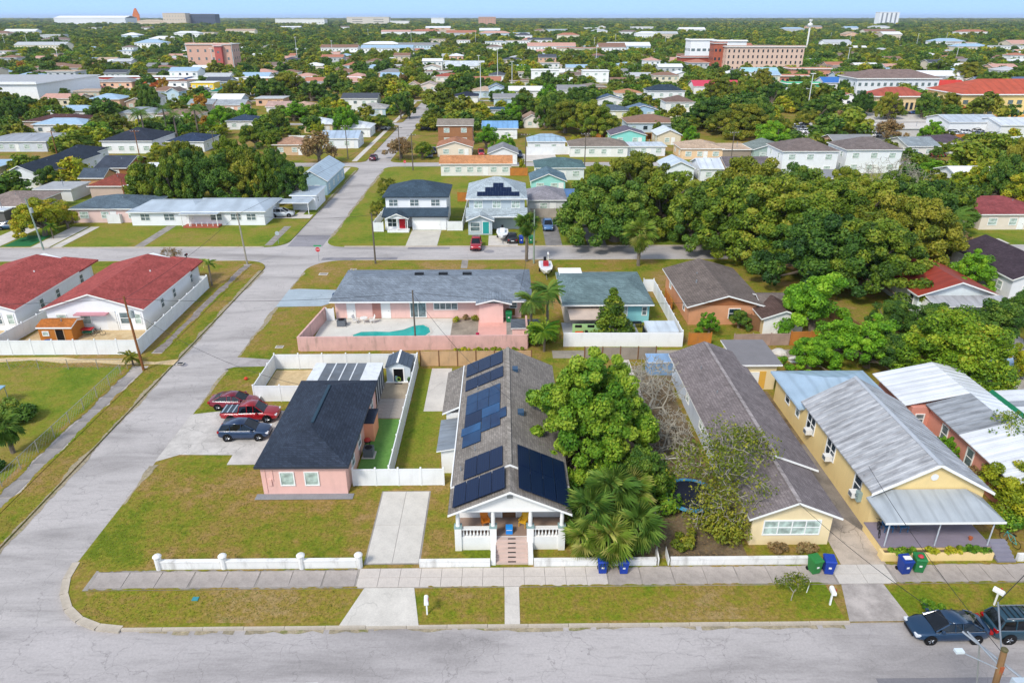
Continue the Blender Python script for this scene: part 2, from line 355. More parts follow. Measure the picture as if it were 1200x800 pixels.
def house(x, y, W, D, label, wall='#e9e6df', rf='#6f6c6a', kind='gable', axis='y', h=2.8, rise=1.6, ov=.4, nick=None, storeys=1,
          wins=True, pane=None, roofm=None, wallm=None, group=None, porch=None, garage=None, dcol=None, cat='house', sides=True, drt=.1, nw=None, name='house', chim=False, nodoor=False):
    t = thing(name, label, cat, (x, y, 0), 0, group)
    wm = wallm or paint(wall, .06, .7, drt); rm = roofm or (shingle(rf) if isinstance(rf, str) else rf)
    H = h*storeys; b = MB()
    if kind == 'gable': gable_walls(b, 0, W, 0, D, 0, H, rise*(1-.12), axis)
    else: b.box(0, W, 0, D, 0, H-.02)
    b.build('wall', wm, t)
    r_ov = ov; roof(t, kind, -r_ov, W+r_ov, -r_ov, D+r_ov, H+.12, rise, axis, rm)
    ext = (0,W,0,D)
    if chim: MB().box(W*.3,W*.3+.7,D*.6,D*.6+.7,H,H+rise+.7).build('chimney', paint('#9a6a52',.2), t)
    MB().tube((W*.62,D*.35,H+.1),(W*.62,D*.35,H+rise*.7+.45),.07,.07,6).build('vent_pipe', STEEL, t)
    if wins:
        n = nw if nw is not None else max(1, int(W/3.6)); dslot = (n//2) if not nodoor else -1
        for s in range(storeys):
            for i in range(n):
                u = W*(i+.5)/n
                if s == 0 and garage and garage[0] < u < garage[1]: continue
                if s == 0 and i == dslot and not nodoor:
                    door(t, 'S', ext, u+.9 if n > 1 else u+1.2, .05, .95, 2.05, dcol)
                    window(t, 'S', ext, u-.6, .9+s*h, min(1.3,W/n*.4), 1.15, pane); continue
                window(t, 'S', ext, u, .9+s*h, min(1.5, W/n*.5), 1.15, pane)
            if sides:
                sd_ = 'E' if x+W/2 < 0 else 'W'; m = max(1, int(D/4.5))
                for i in range(m): window(t, sd_, ext, D*(i+.5)/m, .9+s*h, 1.0, 1.1, pane)
    if garage: door(t, 'S', ext, (garage[0]+garage[1])/2, .02, garage[1]-garage[0]-.4, 2.2, TRIM, 'garage_door')
    if porch:
        pw0, pw1, pd = porch
        MB().box(pw0,pw1,-pd,-.003,0,.14).build('porch_slab', CONCL, t)
        roof(t, 'shed', pw0-.2, pw1+.2, -pd-.3, -.0, H/storeys-.25, .35, 'x', rm, name='porch_roof', th=.14)
        for k in range(3):
            px = pw0+.12+(pw1-pw0-.24)*k/2; MB().box(px-.06,px+.06,-pd+.05,-pd+.17,.14,H/storeys-.43).build('porch_post', TRIM, t)
    FOOT.append((x-1, y-(porch[2] if porch else 0)-1, x+W+1, y+D+1))
    if nick: NICK.append((nick, x+W/2, y+D/2))
    return t
def H(pxl, pxr, py, D, label, **k):
    a = at(pxl, py); b = at(pxr, py); return house(a.x, (a.y+b.y)/2, b.x-a.x, D, label, **k)

# ---------------------------------------------------------------- fences and walls
def panel_fence(label, pts, h=1.8, step=2.4, mat=None, postm=None, group=None, cat='fence', th=.05, cap=True, name='fence', pz=.12):
    mat = mat or VINYL; postm = postm or mat
    t = thing(name, label, cat, (pts[0][0], pts[0][1], 0), 0, group); ox, oy = pts[0][:2]; cache = {}
    pm = MB().box(-.06,.06,-.06,.06,0,h+pz)
    if cap: pm.add([(-.08,-.08,h+pz+.002),(.08,-.08,h+pz+.002),(.08,.08,h+pz+.002),(-.08,.08,h+pz+.002),(0,0,h+pz+.09)], [(3,2,1,0),(0,1,4),(1,2,4),(2,3,4),(3,0,4)])
    pm = pm.mesh('post', postm)
    for i in range(len(pts)-1):
        a = Vector(pts[i][:2]); b = Vector(pts[i+1][:2]); L = (b-a).length; n = max(1, round(L/step)); s = L/n; ang = math.atan2(b.y-a.y, b.x-a.x)
        k = round(s,2)
        if k not in cache:
            m = MB().box(.06,s-.06,-th/2,th/2,.08,h-.1); m.box(.06,s-.06,-th/2-.02,th/2+.02,h-.1,h).box(.06,s-.06,-th/2-.02,th/2+.02,.03,.08)
            q = int(s/.3)
            for j in range(1,q): xx = .06+(s-.12)*j/q; m.box(xx-.008,xx+.008,-th/2-.006,th/2+.006,.08,h-.1)
            cache[k] = m.mesh('panel', mat)
        for j in range(n+1):
            p = a+(b-a)*(j/n)
            if j < n: put('panel', cache[k], t, (p.x-ox, p.y-oy, 0), ang)
            if j < n or i == len(pts)-2: put('post', pm, t, (p.x-ox, p.y-oy, 0), ang)
    return t
def solid_wall(label, pts, h, th, mat, cap=None, name='wall', seg=6.0, cat='wall', group=None):
    t = thing(name, label, cat, (pts[0][0], pts[0][1], 0), 0, group); ox, oy = pts[0][:2]
    for i in range(len(pts)-1):
        a = Vector(pts[i][:2]); b = Vector(pts[i+1][:2]); L = (b-a).length; ang = math.atan2(b.y-a.y, b.x-a.x)
        e0 = th/2 if i else 0
        n = max(1, round(L/seg)); s = (L-e0)/n
        for j in range(n):
            m = MB().box(e0+s*j+.004, e0+s*(j+1)-.004, -th/2, th/2, 0, h)
            if cap: m.box(e0+s*j, e0+s*(j+1)-.002, -th/2-.04, th/2+.04, h, h+.07, 1)
            m.build('wall_section', [mat, cap or mat], t, (a.x-ox, a.y-oy, 0), ang)
    return t

# ---------------------------------------------------------------- vegetation
rng = np.random.default_rng(11)
def leaf_mesh(name, centers, radii, per, size, mat, seed, up=.35, squash=.8, fill=.55, aspect=1.7, tint_c=None, spread=.12):
    r = np.random.default_rng(seed); C = np.repeat(np.asarray(centers,float), per, 0); Rr = np.repeat(np.asarray(radii,float), per)
    N = len(C); d = r.normal(size=(N,3)); d /= np.linalg.norm(d,axis=1)[:,None]
    rad = (fill+(1-fill)*r.random(N)**.6)*Rr; off = d*rad[:,None]; off[:,2] *= squash; P = C+off
    nrm = d*.75+r.normal(size=(N,3))*.5; nrm[:,2] += up; nrm /= np.linalg.norm(nrm,axis=1)[:,None]
    ref = r.normal(size=(N,3)); a = np.cross(nrm,ref); a /= np.linalg.norm(a,axis=1)[:,None]; b = np.cross(nrm,a)
    s = size*(.6+.8*r.random(N)); l = (s*aspect/2)[:,None]; w_ = (s/2)[:,None]
    V = np.stack([P-a*l, P-b*w_+a*l*.1, P+a*l, P+b*w_+a*l*.1],1).reshape(-1,3)
    tc = np.repeat(tint_c if tint_c is not None else r.random(len(centers)), per)
    T = np.clip(tc*.55+.22+r.normal(size=N)*spread, 0, 1)
    me = bpy.data.meshes.new(name); me.vertices.add(N*4); me.vertices.foreach_set('co', V.ravel())
    me.loops.add(N*4); me.loops.foreach_set('vertex_index', np.arange(N*4,dtype=np.int32))
    me.polygons.add(N); me.polygons.foreach_set('loop_start', np.arange(0,N*4,4,dtype=np.int32)); me.polygons.foreach_set('loop_total', np.full(N,4,dtype=np.int32))
    at_ = me.attributes.new('tint','FLOAT','FACE'); at_.data.foreach_set('value', T.astype(np.float32))
    me.materials.append(mat); me.update(calc_edges=True); return me
def branches(b, p, d, L, r0, depth, rnd, spread=.7, n=3, seg=2, droop=0, mi=0, tips=None, sides=5):
    p = Vector(p); d = Vector(d).normalized(); r = max(r0,.032)
    for k in range(seg):
        q = p+d*(L/seg); r2 = max(r*.84,.026); b.tube(p, q, r, r2, sides if depth > 1 else 4, mi, False); p = q; r = r2
        d = (d+Vector((rnd.uniform(-.25,.25), rnd.uniform(-.25,.25), rnd.uniform(-.15,.2)-droop))).normalized()
    if tips is not None and depth <= 1: tips.append(tuple(p))
    if depth > 0:
        for i in range(n):
            a = 2*math.pi*(i+rnd.random()*.6)/n; u = d.cross(Vector((.3,.5,.8))).normalized(); w_ = d.cross(u)
            nd = (d*(1-spread*.4)+(u*math.cos(a)+w_*math.sin(a))*spread).normalized()
            branches(b, p, nd, L*rnd.uniform(.6,.85), r*.7, depth-1, rnd, spread, n, seg, droop, mi, tips, sides)
def oak_protos(name, n, Wd, Ht, trunk_h, nclump, per, lsize, mats, seed, clumpr=.2, bark=None, cone=False, flat=.5):
    """n broadleaf prototypes: (trunk mesh, crown mesh) pairs with limbs running to the leaf clumps"""
    out = []
    for k in range(n):
        rnd = random.Random(seed+k); cs = []; rs = []
        ch = Ht-trunk_h
        lobes = [(rnd.uniform(0,6.28), rnd.uniform(.3,.62), rnd.uniform(.7,1.1)) for _ in range(5)]
        for i in range(nclump):
            if cone:
                z = rnd.random()**1.3; rad = (1-z)*.85*math.sqrt(rnd.uniform(.2,1)); th = rnd.uniform(0,6.28)
                x = rad*math.cos(th)*Wd/2; y = rad*math.sin(th)*Wd/2; zz = trunk_h+z*ch; rr = Wd*clumpr*(1.1-.7*z)
            else:
                lo = rnd.choice(lobes); th = rnd.uniform(0,6.28); pr = math.sqrt(rnd.random())*.62
                x = (lo[1]*math.cos(lo[0])+pr*math.cos(th))*Wd/2*.9; y = (lo[1]*math.sin(lo[0])+pr*math.sin(th))*Wd/2*.9
                e = max(.05, 1-(x*x+y*y)/(Wd*Wd/4)); zz = trunk_h+ch*lo[2]*(.02+.9*math.sqrt(e)*rnd.uniform(flat,1)) - (ch*.12 if e < .5 else 0); rr = Wd*clumpr*rnd.uniform(.5,1.0)
                zz = min(zz, Ht-rr*.7)
            cs.append((x,y,zz)); rs.append(rr)
        b = MB(); tp = Vector((rnd.uniform(-.3,.3), rnd.uniform(-.3,.3), trunk_h*.85+.3)); tr = Wd*.032+.06
        b.tube((0,0,-.1), tp, tr*1.3, tr, 8, caps=False)
        if cone: b.tube(tp, (0,0,Ht*.9), tr*.9, .03, 6)
        for i in sorted(range(nclump), key=lambda i: -rs[i])[:max(6, nclump//4)]:
            c = Vector(cs[i]); mid = tp.lerp(c,.5)+Vector((rnd.uniform(-.4,.4),rnd.uniform(-.4,.4),.3))
            b.tube(tp, mid, tr*.6, tr*.32, 5, caps=False); b.tube(mid, c, tr*.32, .03, 5, caps=False)
        out.append((b.mesh('trunk', bark or BARK), leaf_mesh('crown', cs, rs, per, lsize, mats[k % len(mats)], seed*31+k)))
    return out
TREES = []
def plant_tree(proto, x, y, w_=1.0, h_=1.0, name='tree', label=None, cat='tree', group=None, rz=None, desc=None, z=0):
    t = put(name, None, None, (x,y,z), random.uniform(0,6.28) if rz is None else rz, (w_,w_,h_))
    tag(t, label, cat, group); put('trunk', proto[0], t); put('crown', proto[1], t)
    if not label: TREES.append((t, desc or 'green tree'))
    return t
L_OAK = leafmat('oak_leaves', ['#37521a','#536f20','#6f8824','#8b982c','#a09e36'])
L_DEEP = leafmat('deep_green_leaves', ['#2d4c20','#416424','#567828','#6e8b2e','#869636'])
L_BRIGHT = leafmat('bright_green_leaves', ['#35601a','#4d7c1e','#688f24','#86a42c','#a2b438'])
L_MANGO = leafmat('mango_leaves', ['#4c6e1a','#698c1e','#88a426','#a6b02e','#c6a43a'])
L_LIME = leafmat('lime_leaves', ['#47761a','#65981e','#84b228','#a2c434'])
L_AUT = leafmat('autumn_leaves', ['#8a7a24','#b0892c','#c0852e','#b8702e'])
L_YEL = leafmat('yellow_green_leaves', ['#66781a','#879620','#a4aa26','#bdb42e','#cda836'])
L_RUST = leafmat('rusty_leaves', ['#6a5a3c','#857048','#98784e','#a08558','#8a8650'])
L_OLIVE = leafmat('olive_leaves', ['#4e601c','#667620','#7e8626','#94922c','#a69e36'])
L_PALM = leafmat('palm_fronds', ['#54762a','#739436','#96ad42','#b6bf58','#c6c070'])
L_PALMD = leafmat('deep_palm_fronds', ['#3f5f2a','#567c32','#6d923c','#88a448','#a0ae50'])
def frond_fan(L, mat, seed, nl=22):
    """one fan-palm frond: petiole and pleated blades opening in a half disc, pointing along +x"""
    r = random.Random(seed); b = MB(); b.tube((0,0,0),(L*.42,0,.05),.025,.015,4,caps=False)
    o = Vector((L*.42,0,.05))
    for i in range(nl):
        a = -2.0+4.0*i/(nl-1); l = L*(.62-.16*abs(a)/2.0)*r.uniform(.9,1.05); d = Vector((math.cos(a),math.sin(a),0)); s_ = Vector((-d.y,d.x,0))*.026*L/1.5
        m = o+d*l*.55; e = o+d*l+Vector((0,0,-r.uniform(.2,.5)*l)); 
        b.add([o, m-s_+Vector((0,0,-.02)), e, m+s_+Vector((0,0,-.02))], [(0,1,2),(0,2,3)])
    me = b.mesh('frond', mat); t = me.attributes.new('tint','FLOAT','FACE'); base = r.uniform(.15,.85)
    t.data.foreach_set('value', [min(1,max(0,base+r.uniform(-.15,.15))) for _ in range(len(b.f))]); return me
def frond_feather(L, mat, seed, nl=18):
    """one feather-palm frond arching along +x with drooping leaflets"""
    r = random.Random(seed); b = MB(); pts = [Vector((L*t, 0, L*(.35*t-.75*t*t))) for t in [i/8 for i in range(9)]]
    for i in range(8): b.tube(pts[i],pts[i+1],.03*(1-i/9),.03*(1-(i+1)/9)+.004,4,caps=False)
    for i in range(nl):
        t = .12+.88*i/nl; k = min(7,int(t*8)); p = pts[k].lerp(pts[k+1], t*8-k); l = L*.32*(1-.5*abs(t-.45))
        for s in (-1,1):
            e = p+Vector((l*.45, s*l*.8, -l*.45*r.uniform(.6,1.3))); m = p.lerp(e,.5)+Vector((0,0,.05)); w_ = Vector((.05,0,0))
            b.add([p, m-w_, e, m+w_], [(0,1,2),(0,2,3)])
    me = b.mesh('frond', mat); a = me.attributes.new('tint','FLOAT','FACE'); base = r.uniform(.15,.85)
    a.data.foreach_set('value', [min(1,max(0,base+r.uniform(-.12,.12))) for _ in range(len(b.f))]); return me
_FR = {}
def palm(x, y, th, L=1.6, nf=26, kind='fan', label='', mat=None, tr=.18, group=None, z=0, lean=(0,0), skirt=False, cat='palm tree', seed=0, nl=22):
    mat = mat or L_PALM; rnd = random.Random(seed+int(x*10)+int(y))
    key = (kind, L, mat.name, nl)
    if key not in _FR: _FR[key] = [(frond_fan if kind == 'fan' else frond_feather)(L, mat, s, nl) for s in range(5)]
    t = thing('palm_tree', label, cat, (x,y,z), 0, group); b = MB(); prev = Vector((0,0,-.1)); n = 6
    for i in range(1,n+1):
        q = Vector((lean[0]*(i/n)**2, lean[1]*(i/n)**2, th*i/n)); b.tube(prev, q, tr*(1.15-.25*i/n), tr*(1.2-.25*i/n), 8, caps=False); prev = q
    b.build('trunk', BARK, t); top = prev
    for i in range(nf):
        o = put('frond', _FR[key][i%5], t, top+Vector((0,0,rnd.uniform(-.15,.15))))
        e = (-70+150*((i*.7548776)%1)) if kind == 'fan' else (-25+85*((i*.7548776)%1))
        if skirt and i % 4 == 0: e = -70
        o.rotation_euler = (rnd.uniform(-.3,.3), -R(e), i*2.399+rnd.uniform(-.2,.2))
        s = rnd.uniform(.85,1.12); o.scale = (s,s,s)
    return t
def shrub(x, y, rx, ry, h, mat, label, lsize=.16, n=10, per=160, seed=1, group=None, name='shrub', cat='shrub', z=0):
    rnd = random.Random(seed+int(x*7)); cs = []; rs = []
    for i in range(n): cs.append((rnd.uniform(-rx,rx)*.75, rnd.uniform(-ry,ry)*.75, rnd.uniform(.35,.75)*h)); rs.append(h*rnd.uniform(.32,.45))
    t = thing(name, label, cat, (x,y,z), 0, group)
    b = MB()
    for c in cs[:5]: b.tube((c[0]*.3,c[1]*.3,0), c, .03, .012, 4, caps=False)
    b.build('stem', BARK, t); put('foliage', leaf_mesh('foliage', cs, rs, per, lsize, mat, seed+int(y*3)), t); return t

# ---------------------------------------------------------------- cars
_CAR = {}
CARS = {
 'sedan': dict(L=4.75, w=.91, st=[(-2.37,.5,.82,.60),(-2.28,.3,.98,.78),(-1.7,.24,1.04,.88),(-.6,.2,.97,.91),(.6,.2,.94,.91),(1.3,.2,.9,.9),(1.95,.24,.8,.85),(2.28,.28,.66,.73),(2.37,.4,.56,.52)],
               cab=[(-1.95,1.0,.62,.0),(-1.15,1.38,.58,1),(-.3,1.46,.6,1),(.35,1.42,.59,1),(1.2,.93,.66,0)], wb=(-1.4,1.42), r=.33, pillars=[-.45,.0]),
 'suv': dict(L=4.6, w=.93, st=[(-2.3,.5,.95,.7),(-2.22,.34,1.1,.84),(-1.6,.26,1.12,.91),(-.6,.24,1.06,.93),(.6,.24,1.04,.93),(1.3,.24,1.02,.92),(1.9,.28,.94,.87),(2.22,.32,.8,.76),(2.3,.45,.68,.56)],
             cab=[(-2.15,1.1,.7,.0),(-1.8,1.6,.62,1),(-.6,1.7,.64,1),(.2,1.65,.63,1),(1.15,1.05,.7,0)], wb=(-1.38,1.4), r=.37, pillars=[-1.1,-.1]),
 'pickup': dict(L=5.4, w=.95, st=[(-2.7,.5,.95,.8),(-2.62,.42,1.04,.9),(-1.6,.32,1.05,.95),(-.4,.3,1.05,.95),(.8,.3,1.05,.95),(1.7,.3,1.05,.94),(2.3,.34,1.0,.9),(2.62,.36,.86,.8),(2.7,.5,.72,.62)],
             cab=[(-1.0,1.05,.74,0),(-.8,1.68,.64,1),(0,1.76,.65,1),(.7,1.7,.63,1),(1.45,1.07,.72,0)], wb=(-1.65,1.75), r=.4, pillars=[-.1,.5])}
def car(kind, hexc, x, y, rz, label, group=None, z=0, name='parked_car', cat='car', near=False, rack=False, stripes=False):
    key = (kind, hexc, near, rack, stripes)
    if key in _CAR: return copy_tree(_CAR[key], (x,y,z), rz, label=label)
    C = CARS[kind]; t = thing(name, label, cat, (x,y,z), rz, group); pm = carpaint(hexc)
    rings = []
    for sx, zl, zt, hw in C['st']:
        zm = zl+(zt-zl)*.5
        rings.append([(sx,-hw*.9,zl),(sx,-hw,zl+.12),(sx,-hw*1.01,zm),(sx,-hw*.95,zt-.07),(sx,-hw*.8,zt),(sx,0,zt+.035),(sx,hw*.8,zt),(sx,hw*.95,zt-.07),(sx,hw*1.01,zm),(sx,hw,zl+.12),(sx,hw*.9,zl)])
    o = MB().loft(rings).build('body', pm, t, smooth=True)
    if near: m = o.modifiers.new('s','SUBSURF'); m.levels = 1; m.render_levels = 2
    cb = C['cab']; hwb = C['w']*.9
    rg = []
    for sx, zt, hw, up in cb:
        zb = .9
        rg.append([(sx,-hwb if up else -hwb*.95,zb),(sx,-(hwb-.02) if up else -hwb*.93,zb+.08),(sx,-hw,zt-.04),(sx,-hw*.85,zt),(sx,hw*.85,zt),(sx,hw,zt-.04),(sx,(hwb-.02) if up else hwb*.93,zb+.08),(sx,hwb if up else hwb*.95,zb)])
    MB().loft(rg).build('window', G_CAR, t, smooth=False)
    # painted roof skin following the cabin top, and pillars
    b = MB(); tops = cb[1:-1]; vs = []
    for sx, zt, hw, up in tops: vs.append([(sx,-hw*1.0-.02,zt-.05),(sx,-hw*.85,zt+.012),(sx,0,zt+.035),(sx,hw*.85,zt+.012),(sx,hw*1.0+.02,zt-.05),(sx,hw*.6,zt-.02),(sx,-hw*.6,zt-.02)])
    b.loft(vs).build('roof', pm, t, smooth=True)
    b = MB()
    for s in (-1,1):
        def P(i, lo):
            sx, zt, hw, up = cb[i]
            return Vector((sx, s*(hw+.015), zt-.03)) if not lo else Vector((sx, s*hwb*.94, (1.0 if kind=='sedan' else 1.08)))
        a0 = Vector((cb[0][0]+.05, s*hwb*.93, cb[0][1]-.02)); a1 = P(1,0); b.tube(a0,a1,.05,.04,5); 
        f0 = Vector((cb[-1][0]-.03, s*hwb*.93, cb[-1][1]+.02)); f1 = P(-2,0); b.tube(f0,f1,.045,.035,5)
        for px in C['pillars']: b.tube((px,s*hwb*.985,.95),(px,s*(cb[2][2]+.03),cb[2][1]-.05),.04,.035,5)
        b.tube((cb[0][0]+.1,s*hwb*1.0,cb[0][1]-.03),(cb[-1][0],s*hwb*1.0,cb[-1][1]),.011,.011,5,1)
    b.build('pillar', [pm, ALLOY], t)
    for i, wx in enumerate(C['wb']):
        for s in (-1,1):
            r = C['r']; wy = s*(C['w']-.12); wh = put('wheel', None, t, (wx,wy,r))
            MB().tube((0,-.115,0),(0,.115,0),r,r,18).build('tyre', RUBBER, wh)
            rm = MB(); rm.tube((0,s*.1,0),(0,s*.125,0),r*.62,r*.6,14)
            for q in range(5):
                a = q*1.2566; rm.tube((math.cos(a)*.05,s*.128,math.sin(a)*.05),(math.cos(a)*r*.55,s*.128,math.sin(a)*r*.55),.03,.025,4)
            rm.build('rim', ALLOY, wh)
            MB().tube((wx,wy-s*.0,r+.02),(wx,s*(C['w']+.012),r+.02),r*1.17,r*1.17,18).build('wheel_arch', BLACK, t)
    X1 = C['L']/2; zt = C['st'][-2][2]
    for s in (-1,1):
        MB().box(X1-.36,X1-.06,s*.62-.16,s*.62+.16,zt-.12,zt+.01).build('headlight', paint('#d9dde0',.05,.15), t)
        MB().box(-X1+.01,-X1+.2,s*.66-.14,s*.66+.14,C['st'][1][2]-.28,C['st'][1][2]-.1).build('taillight', paint('#a31515',.1,.2), t)
        MB().box(.75,.93,s*(C['w']+.02)-.07,s*(C['w']+.02)+.09,1.0,1.13).build('mirror', pm, t)
    MB().box(-X1-.01,-X1+.05,-.26,.26,C['st'][0][1]+.08,C['st'][0][1]+.2).build('licence_plate', paint('#dfe2e0',.05,.4), t)
    MB().box(X1-.1,X1+.005,-.5,.5,.36,.5).build('grille', BLACK, t)
    if kind == 'pickup':
        bb = MB().box(-2.6,-1.05,-.78,.78,1.06,1.1)
        bb.build('bed_cover', paint('#3c4650',.1,.4), t)
        for k in range(3): MB().box(-2.5+.5*k,-2.4+.5*k,-.76,.76,1.1,1.12).build('cover_rib', paint('#aebcc8',.1,.4), t)
    if rack:
        for s in (-1,1): MB().box(-1.7,.1,s*.55-.02,s*.55+.02,1.72,1.77).build('roof_rail', STEEL, t)
        for k in range(5): MB().box(-1.5+.35*k,-1.45+.35*k,-.55,.55,1.735,1.76).build('roof_bar', DARK, t)
    _CAR[key] = t; return t
# ================================================================= THE SETTING
def arcpts(cx, cy, r, a0, a1, n=9): return [(cx+r*math.cos(R(a0+(a1-a0)*i/(n-1))), cy+r*math.sin(R(a0+(a1-a0)*i/(n-1)))) for i in range(n)]
def block(x0, x1, y0, y1, rsw=0, rse=0, rne=0, rnw=0, mat=GRASS):
    p = []
    p += arcpts(x0+rsw,y0+rsw,rsw,180,270) if rsw else [(x0,y0)]
    p += arcpts(x1-rse,y0+rse,rse,270,360) if rse else [(x1,y0)]
    p += arcpts(x1-rne,y1-rne,rne,0,90) if rne else [(x1,y1)]
    p += arcpts(x0+rnw,y1-rnw,rnw,90,180) if rnw else [(x0,y1)]
    return struct(MB().prism(p, -.4, 0).build('lawn_ground', mat))
struct(MB().rect(-14000,14000,-600,26000,-.16).build('ground', FARG))
XW, XE = -36.7, -30.2
rd = struct(MB().rect(XW-.3,XE+.3,10,441,-.12).build('road', ASPH2))
YS = [(22.5,33.5),(107.8,115.4),(185.2,191.2),(262.5,268.5),(341,347),(431,437)]
for i, (a, b) in enumerate(YS):
    if i == 5: continue
    x0 = -420; x1 = 520
    struct(MB().rect(x0,x1,a-.3,b+.3,-.116).build('road', ASPH if i == 0 else ASPH2))
for a, b in YS[:5]: struct(MB().rect(XW-6.5,XE+6.5,a-7 if a > 30 else a,b+7,-.1185).build('crossroads', ASPH2))
for (x0,x1,y0,y1) in ((XW+.3,XE-.3,115.6,122.5),(-29,-17,108.2,109.6),(-16,-9,113.9,115.1),(21.6,70,24.2,29.3)):
    struct(MB().rect(x0,x1,y0,y1,-.112).build('road_patch', ASPHD))
block(XE,520,33.5,107.8, rsw=6, rnw=5); block(-420,XW,33.5,107.8, rse=5, rne=4)
block(XE,520,115.4,185.2, rsw=3.5, rnw=3, mat=GREENL); block(-420,XW,115.4,185.2, rse=3.5, rne=3, mat=GREENL)
block(XE,520,191.2,262.5, rsw=3, rnw=3); block(-420,XW,191.2,262.5, rse=3, rne=3)
block(XE,520,268.5,341, rsw=3); block(-420,XW,268.5,341, rse=3)
block(-420,520,347,431) if False else (block(XE,520,347,431), block(-420,XW,347,431))
block(-420,520,-80,22.5)
def patch(name, pts, mat, z=.006): return struct(MB().sheet(pts, z).build(name, mat))
def prect(name, x0, x1, y0, y1, mat, z=.006): return patch(name, [(x0,y0),(x1,y0),(x1,y1),(x0,y1)], mat, z)
# kerb stones
def kerb(pts, closed=False, w_=.18, step=2.6, gap=.03):
    root = struct(put('kerb', None)); 
    for i in range(len(pts)-1):
        a = Vector(pts[i]); b = Vector(pts[i+1]); L = (b-a).length
        if L < .05: continue
        n = max(1, round(L/step)); ang = math.atan2(b.y-a.y,b.x-a.x); s = L/n
        for j in range(n):
            p = a+(b-a)*(j/n); MB().box(0,s-gap*(s>1),-w_/2,w_/2,-.13,.028+.012*((j*7)%3==0)).build('kerb_stone', KERB, root, (p.x,p.y,0), ang)
kerb([(21.9,33.42),(-24.2,33.42)]); kerb(arcpts(-24.2,39.5,6.08,270,180,7), w_=.5); kerb([(60,33.42),(25.6,33.42)])
kerb([(XE+.06,60),(XE+.06,45.6)], step=6) if False else None
kerb([(-23.4,107.86),(32,107.86)], step=4); kerb([(-420+330,115.34),(-40.2,115.34)], step=4); kerb([(-26.7,115.34),(80,115.34)], step=4); kerb([(-41,107.86),(-90,107.86)], step=4)
# verge / lawn patches
patch('verge', [(-28.2,36.7),(-27.4,35.8),(-26.6,35.1),(-25.6,34.5),(-24.4,34.1),(-23.4,33.9),(-10.2,33.75),(-9.4,36.7)], GRASS2)
prect('verge', -5.4,-.05,33.75,36.75, GRASS2); prect('verge', .95,21.7,33.75,36.75, GRASS2); prect('verge', 25.7,60,33.75,36.6, GRASS2)
prect('bare_soil', 5.2,17.3,39.4,66, SOIL); prect('bare_soil', 12,18,66,70, SOIL, .01)
prect('bare_soil', 23.9,27.0,42,64, SOIL)
prect('lawn', -9.3,-5.6,48.6,69.6, GREENL); prect('lawn',-70,-41.6,40,70.4,GREENL); prect('lawn', -41.3,-41.1,40,40.1, GREENL)
# sidewalks, slab by slab
sw = struct(MB().rect(-28.4,60,36.72,38.62,.008).build('sidewalk', CONCD))
def slabs(root, x0, x1, y0, y1, dx, dy, mat, z=.035, jit=.0, gap=.04, z0=.01):
    nx = max(1, round((x1-x0)/dx)); ny = max(1, round((y1-y0)/dy)); rr = random.Random(int(x0*9+y0))
    for i in range(nx):
        for j in range(ny):
            a = x0+(x1-x0)*i/nx; b = x0+(x1-x0)*(i+1)/nx; c = y0+(y1-y0)*j/ny; d = y0+(y1-y0)*(j+1)/ny; k = rr.uniform(-jit,jit)
            MB().add([(0+gap/2+k,gap/2,z0),(b-a-gap/2+k*.5,gap/2,z0),(b-a-gap/2,d-c-gap/2,z0),(gap/2,d-c-gap/2,z0)]+
                     [(0+gap/2+k,gap/2,z+rr.uniform(0,.008)),(b-a-gap/2+k*.5,gap/2,z),(b-a-gap/2,d-c-gap/2,z),(gap/2,d-c-gap/2,z+rr.uniform(0,.008))],
                     [(3,2,1,0),(4,5,6,7),(0,1,5,4),(1,2,6,5),(2,3,7,6),(3,0,4,7)]).build('slab', mat, root, (a,c,0))
SWL = concrete('sidewalk_stained', '#b3a9a1', .35, .6, .6); SWM = concrete('sidewalk_clean', '#d3c9be', .2, .25, .4); SWR = concrete('sidewalk_cracked', '#b9aea4', .4, .8, .5)
slabs(sw,-28.2,-10.2,36.9,38.45,2.4,1.6,SWL,jit=.12,gap=.09); slabs(sw,-10.1,7.0,36.8,38.6,1.45,.95,SWM,jit=0,gap=.03)
slabs(sw,7.1,22.6,36.85,38.55,2.1,1.7,SWR,jit=.08,gap=.06); slabs(sw,22.7,26.6,36.75,38.6,1.9,.95,CONCL,gap=.03); slabs(sw,26.7,48,36.85,38.55,1.7,1.7,SWR,jit=.06,gap=.07)
sw2 = struct(MB().rect(-40.95,-39.2,40,70.6,.008).build('sidewalk', CONC)); slabs(sw2,-40.75,-39.4,40,68,1.3,2.4,concrete('walk_slab_dark','#a09a95',.45,.6,.6),jit=.14,gap=.14)
sw3 = struct(MB().rect(-40.4,-39.2,73.8,106,.008).build('sidewalk', CONC)); slabs(sw3,-40.35,-39.25,74,105.6,1.2,1.5,concrete('walk_slab_brown','#9a908a',.45,.6,.6),jit=.1,gap=.1)
sw4 = struct(MB().rect(-40.3,-39,116,128,.008).build('sidewalk', CONCD)); slabs(sw4,-40.2,-39.1,116.2,128,1.1,1.6,CONCD,gap=.1)
prect('sidewalk',-40.4,-39.0,133.5,184,CONCL,.008); prect('sidewalk',-40.4,-39.0,192.5,262,CONCL,.008); prect('sidewalk',-40.4,-39.0,269,340,CONCL,.008)
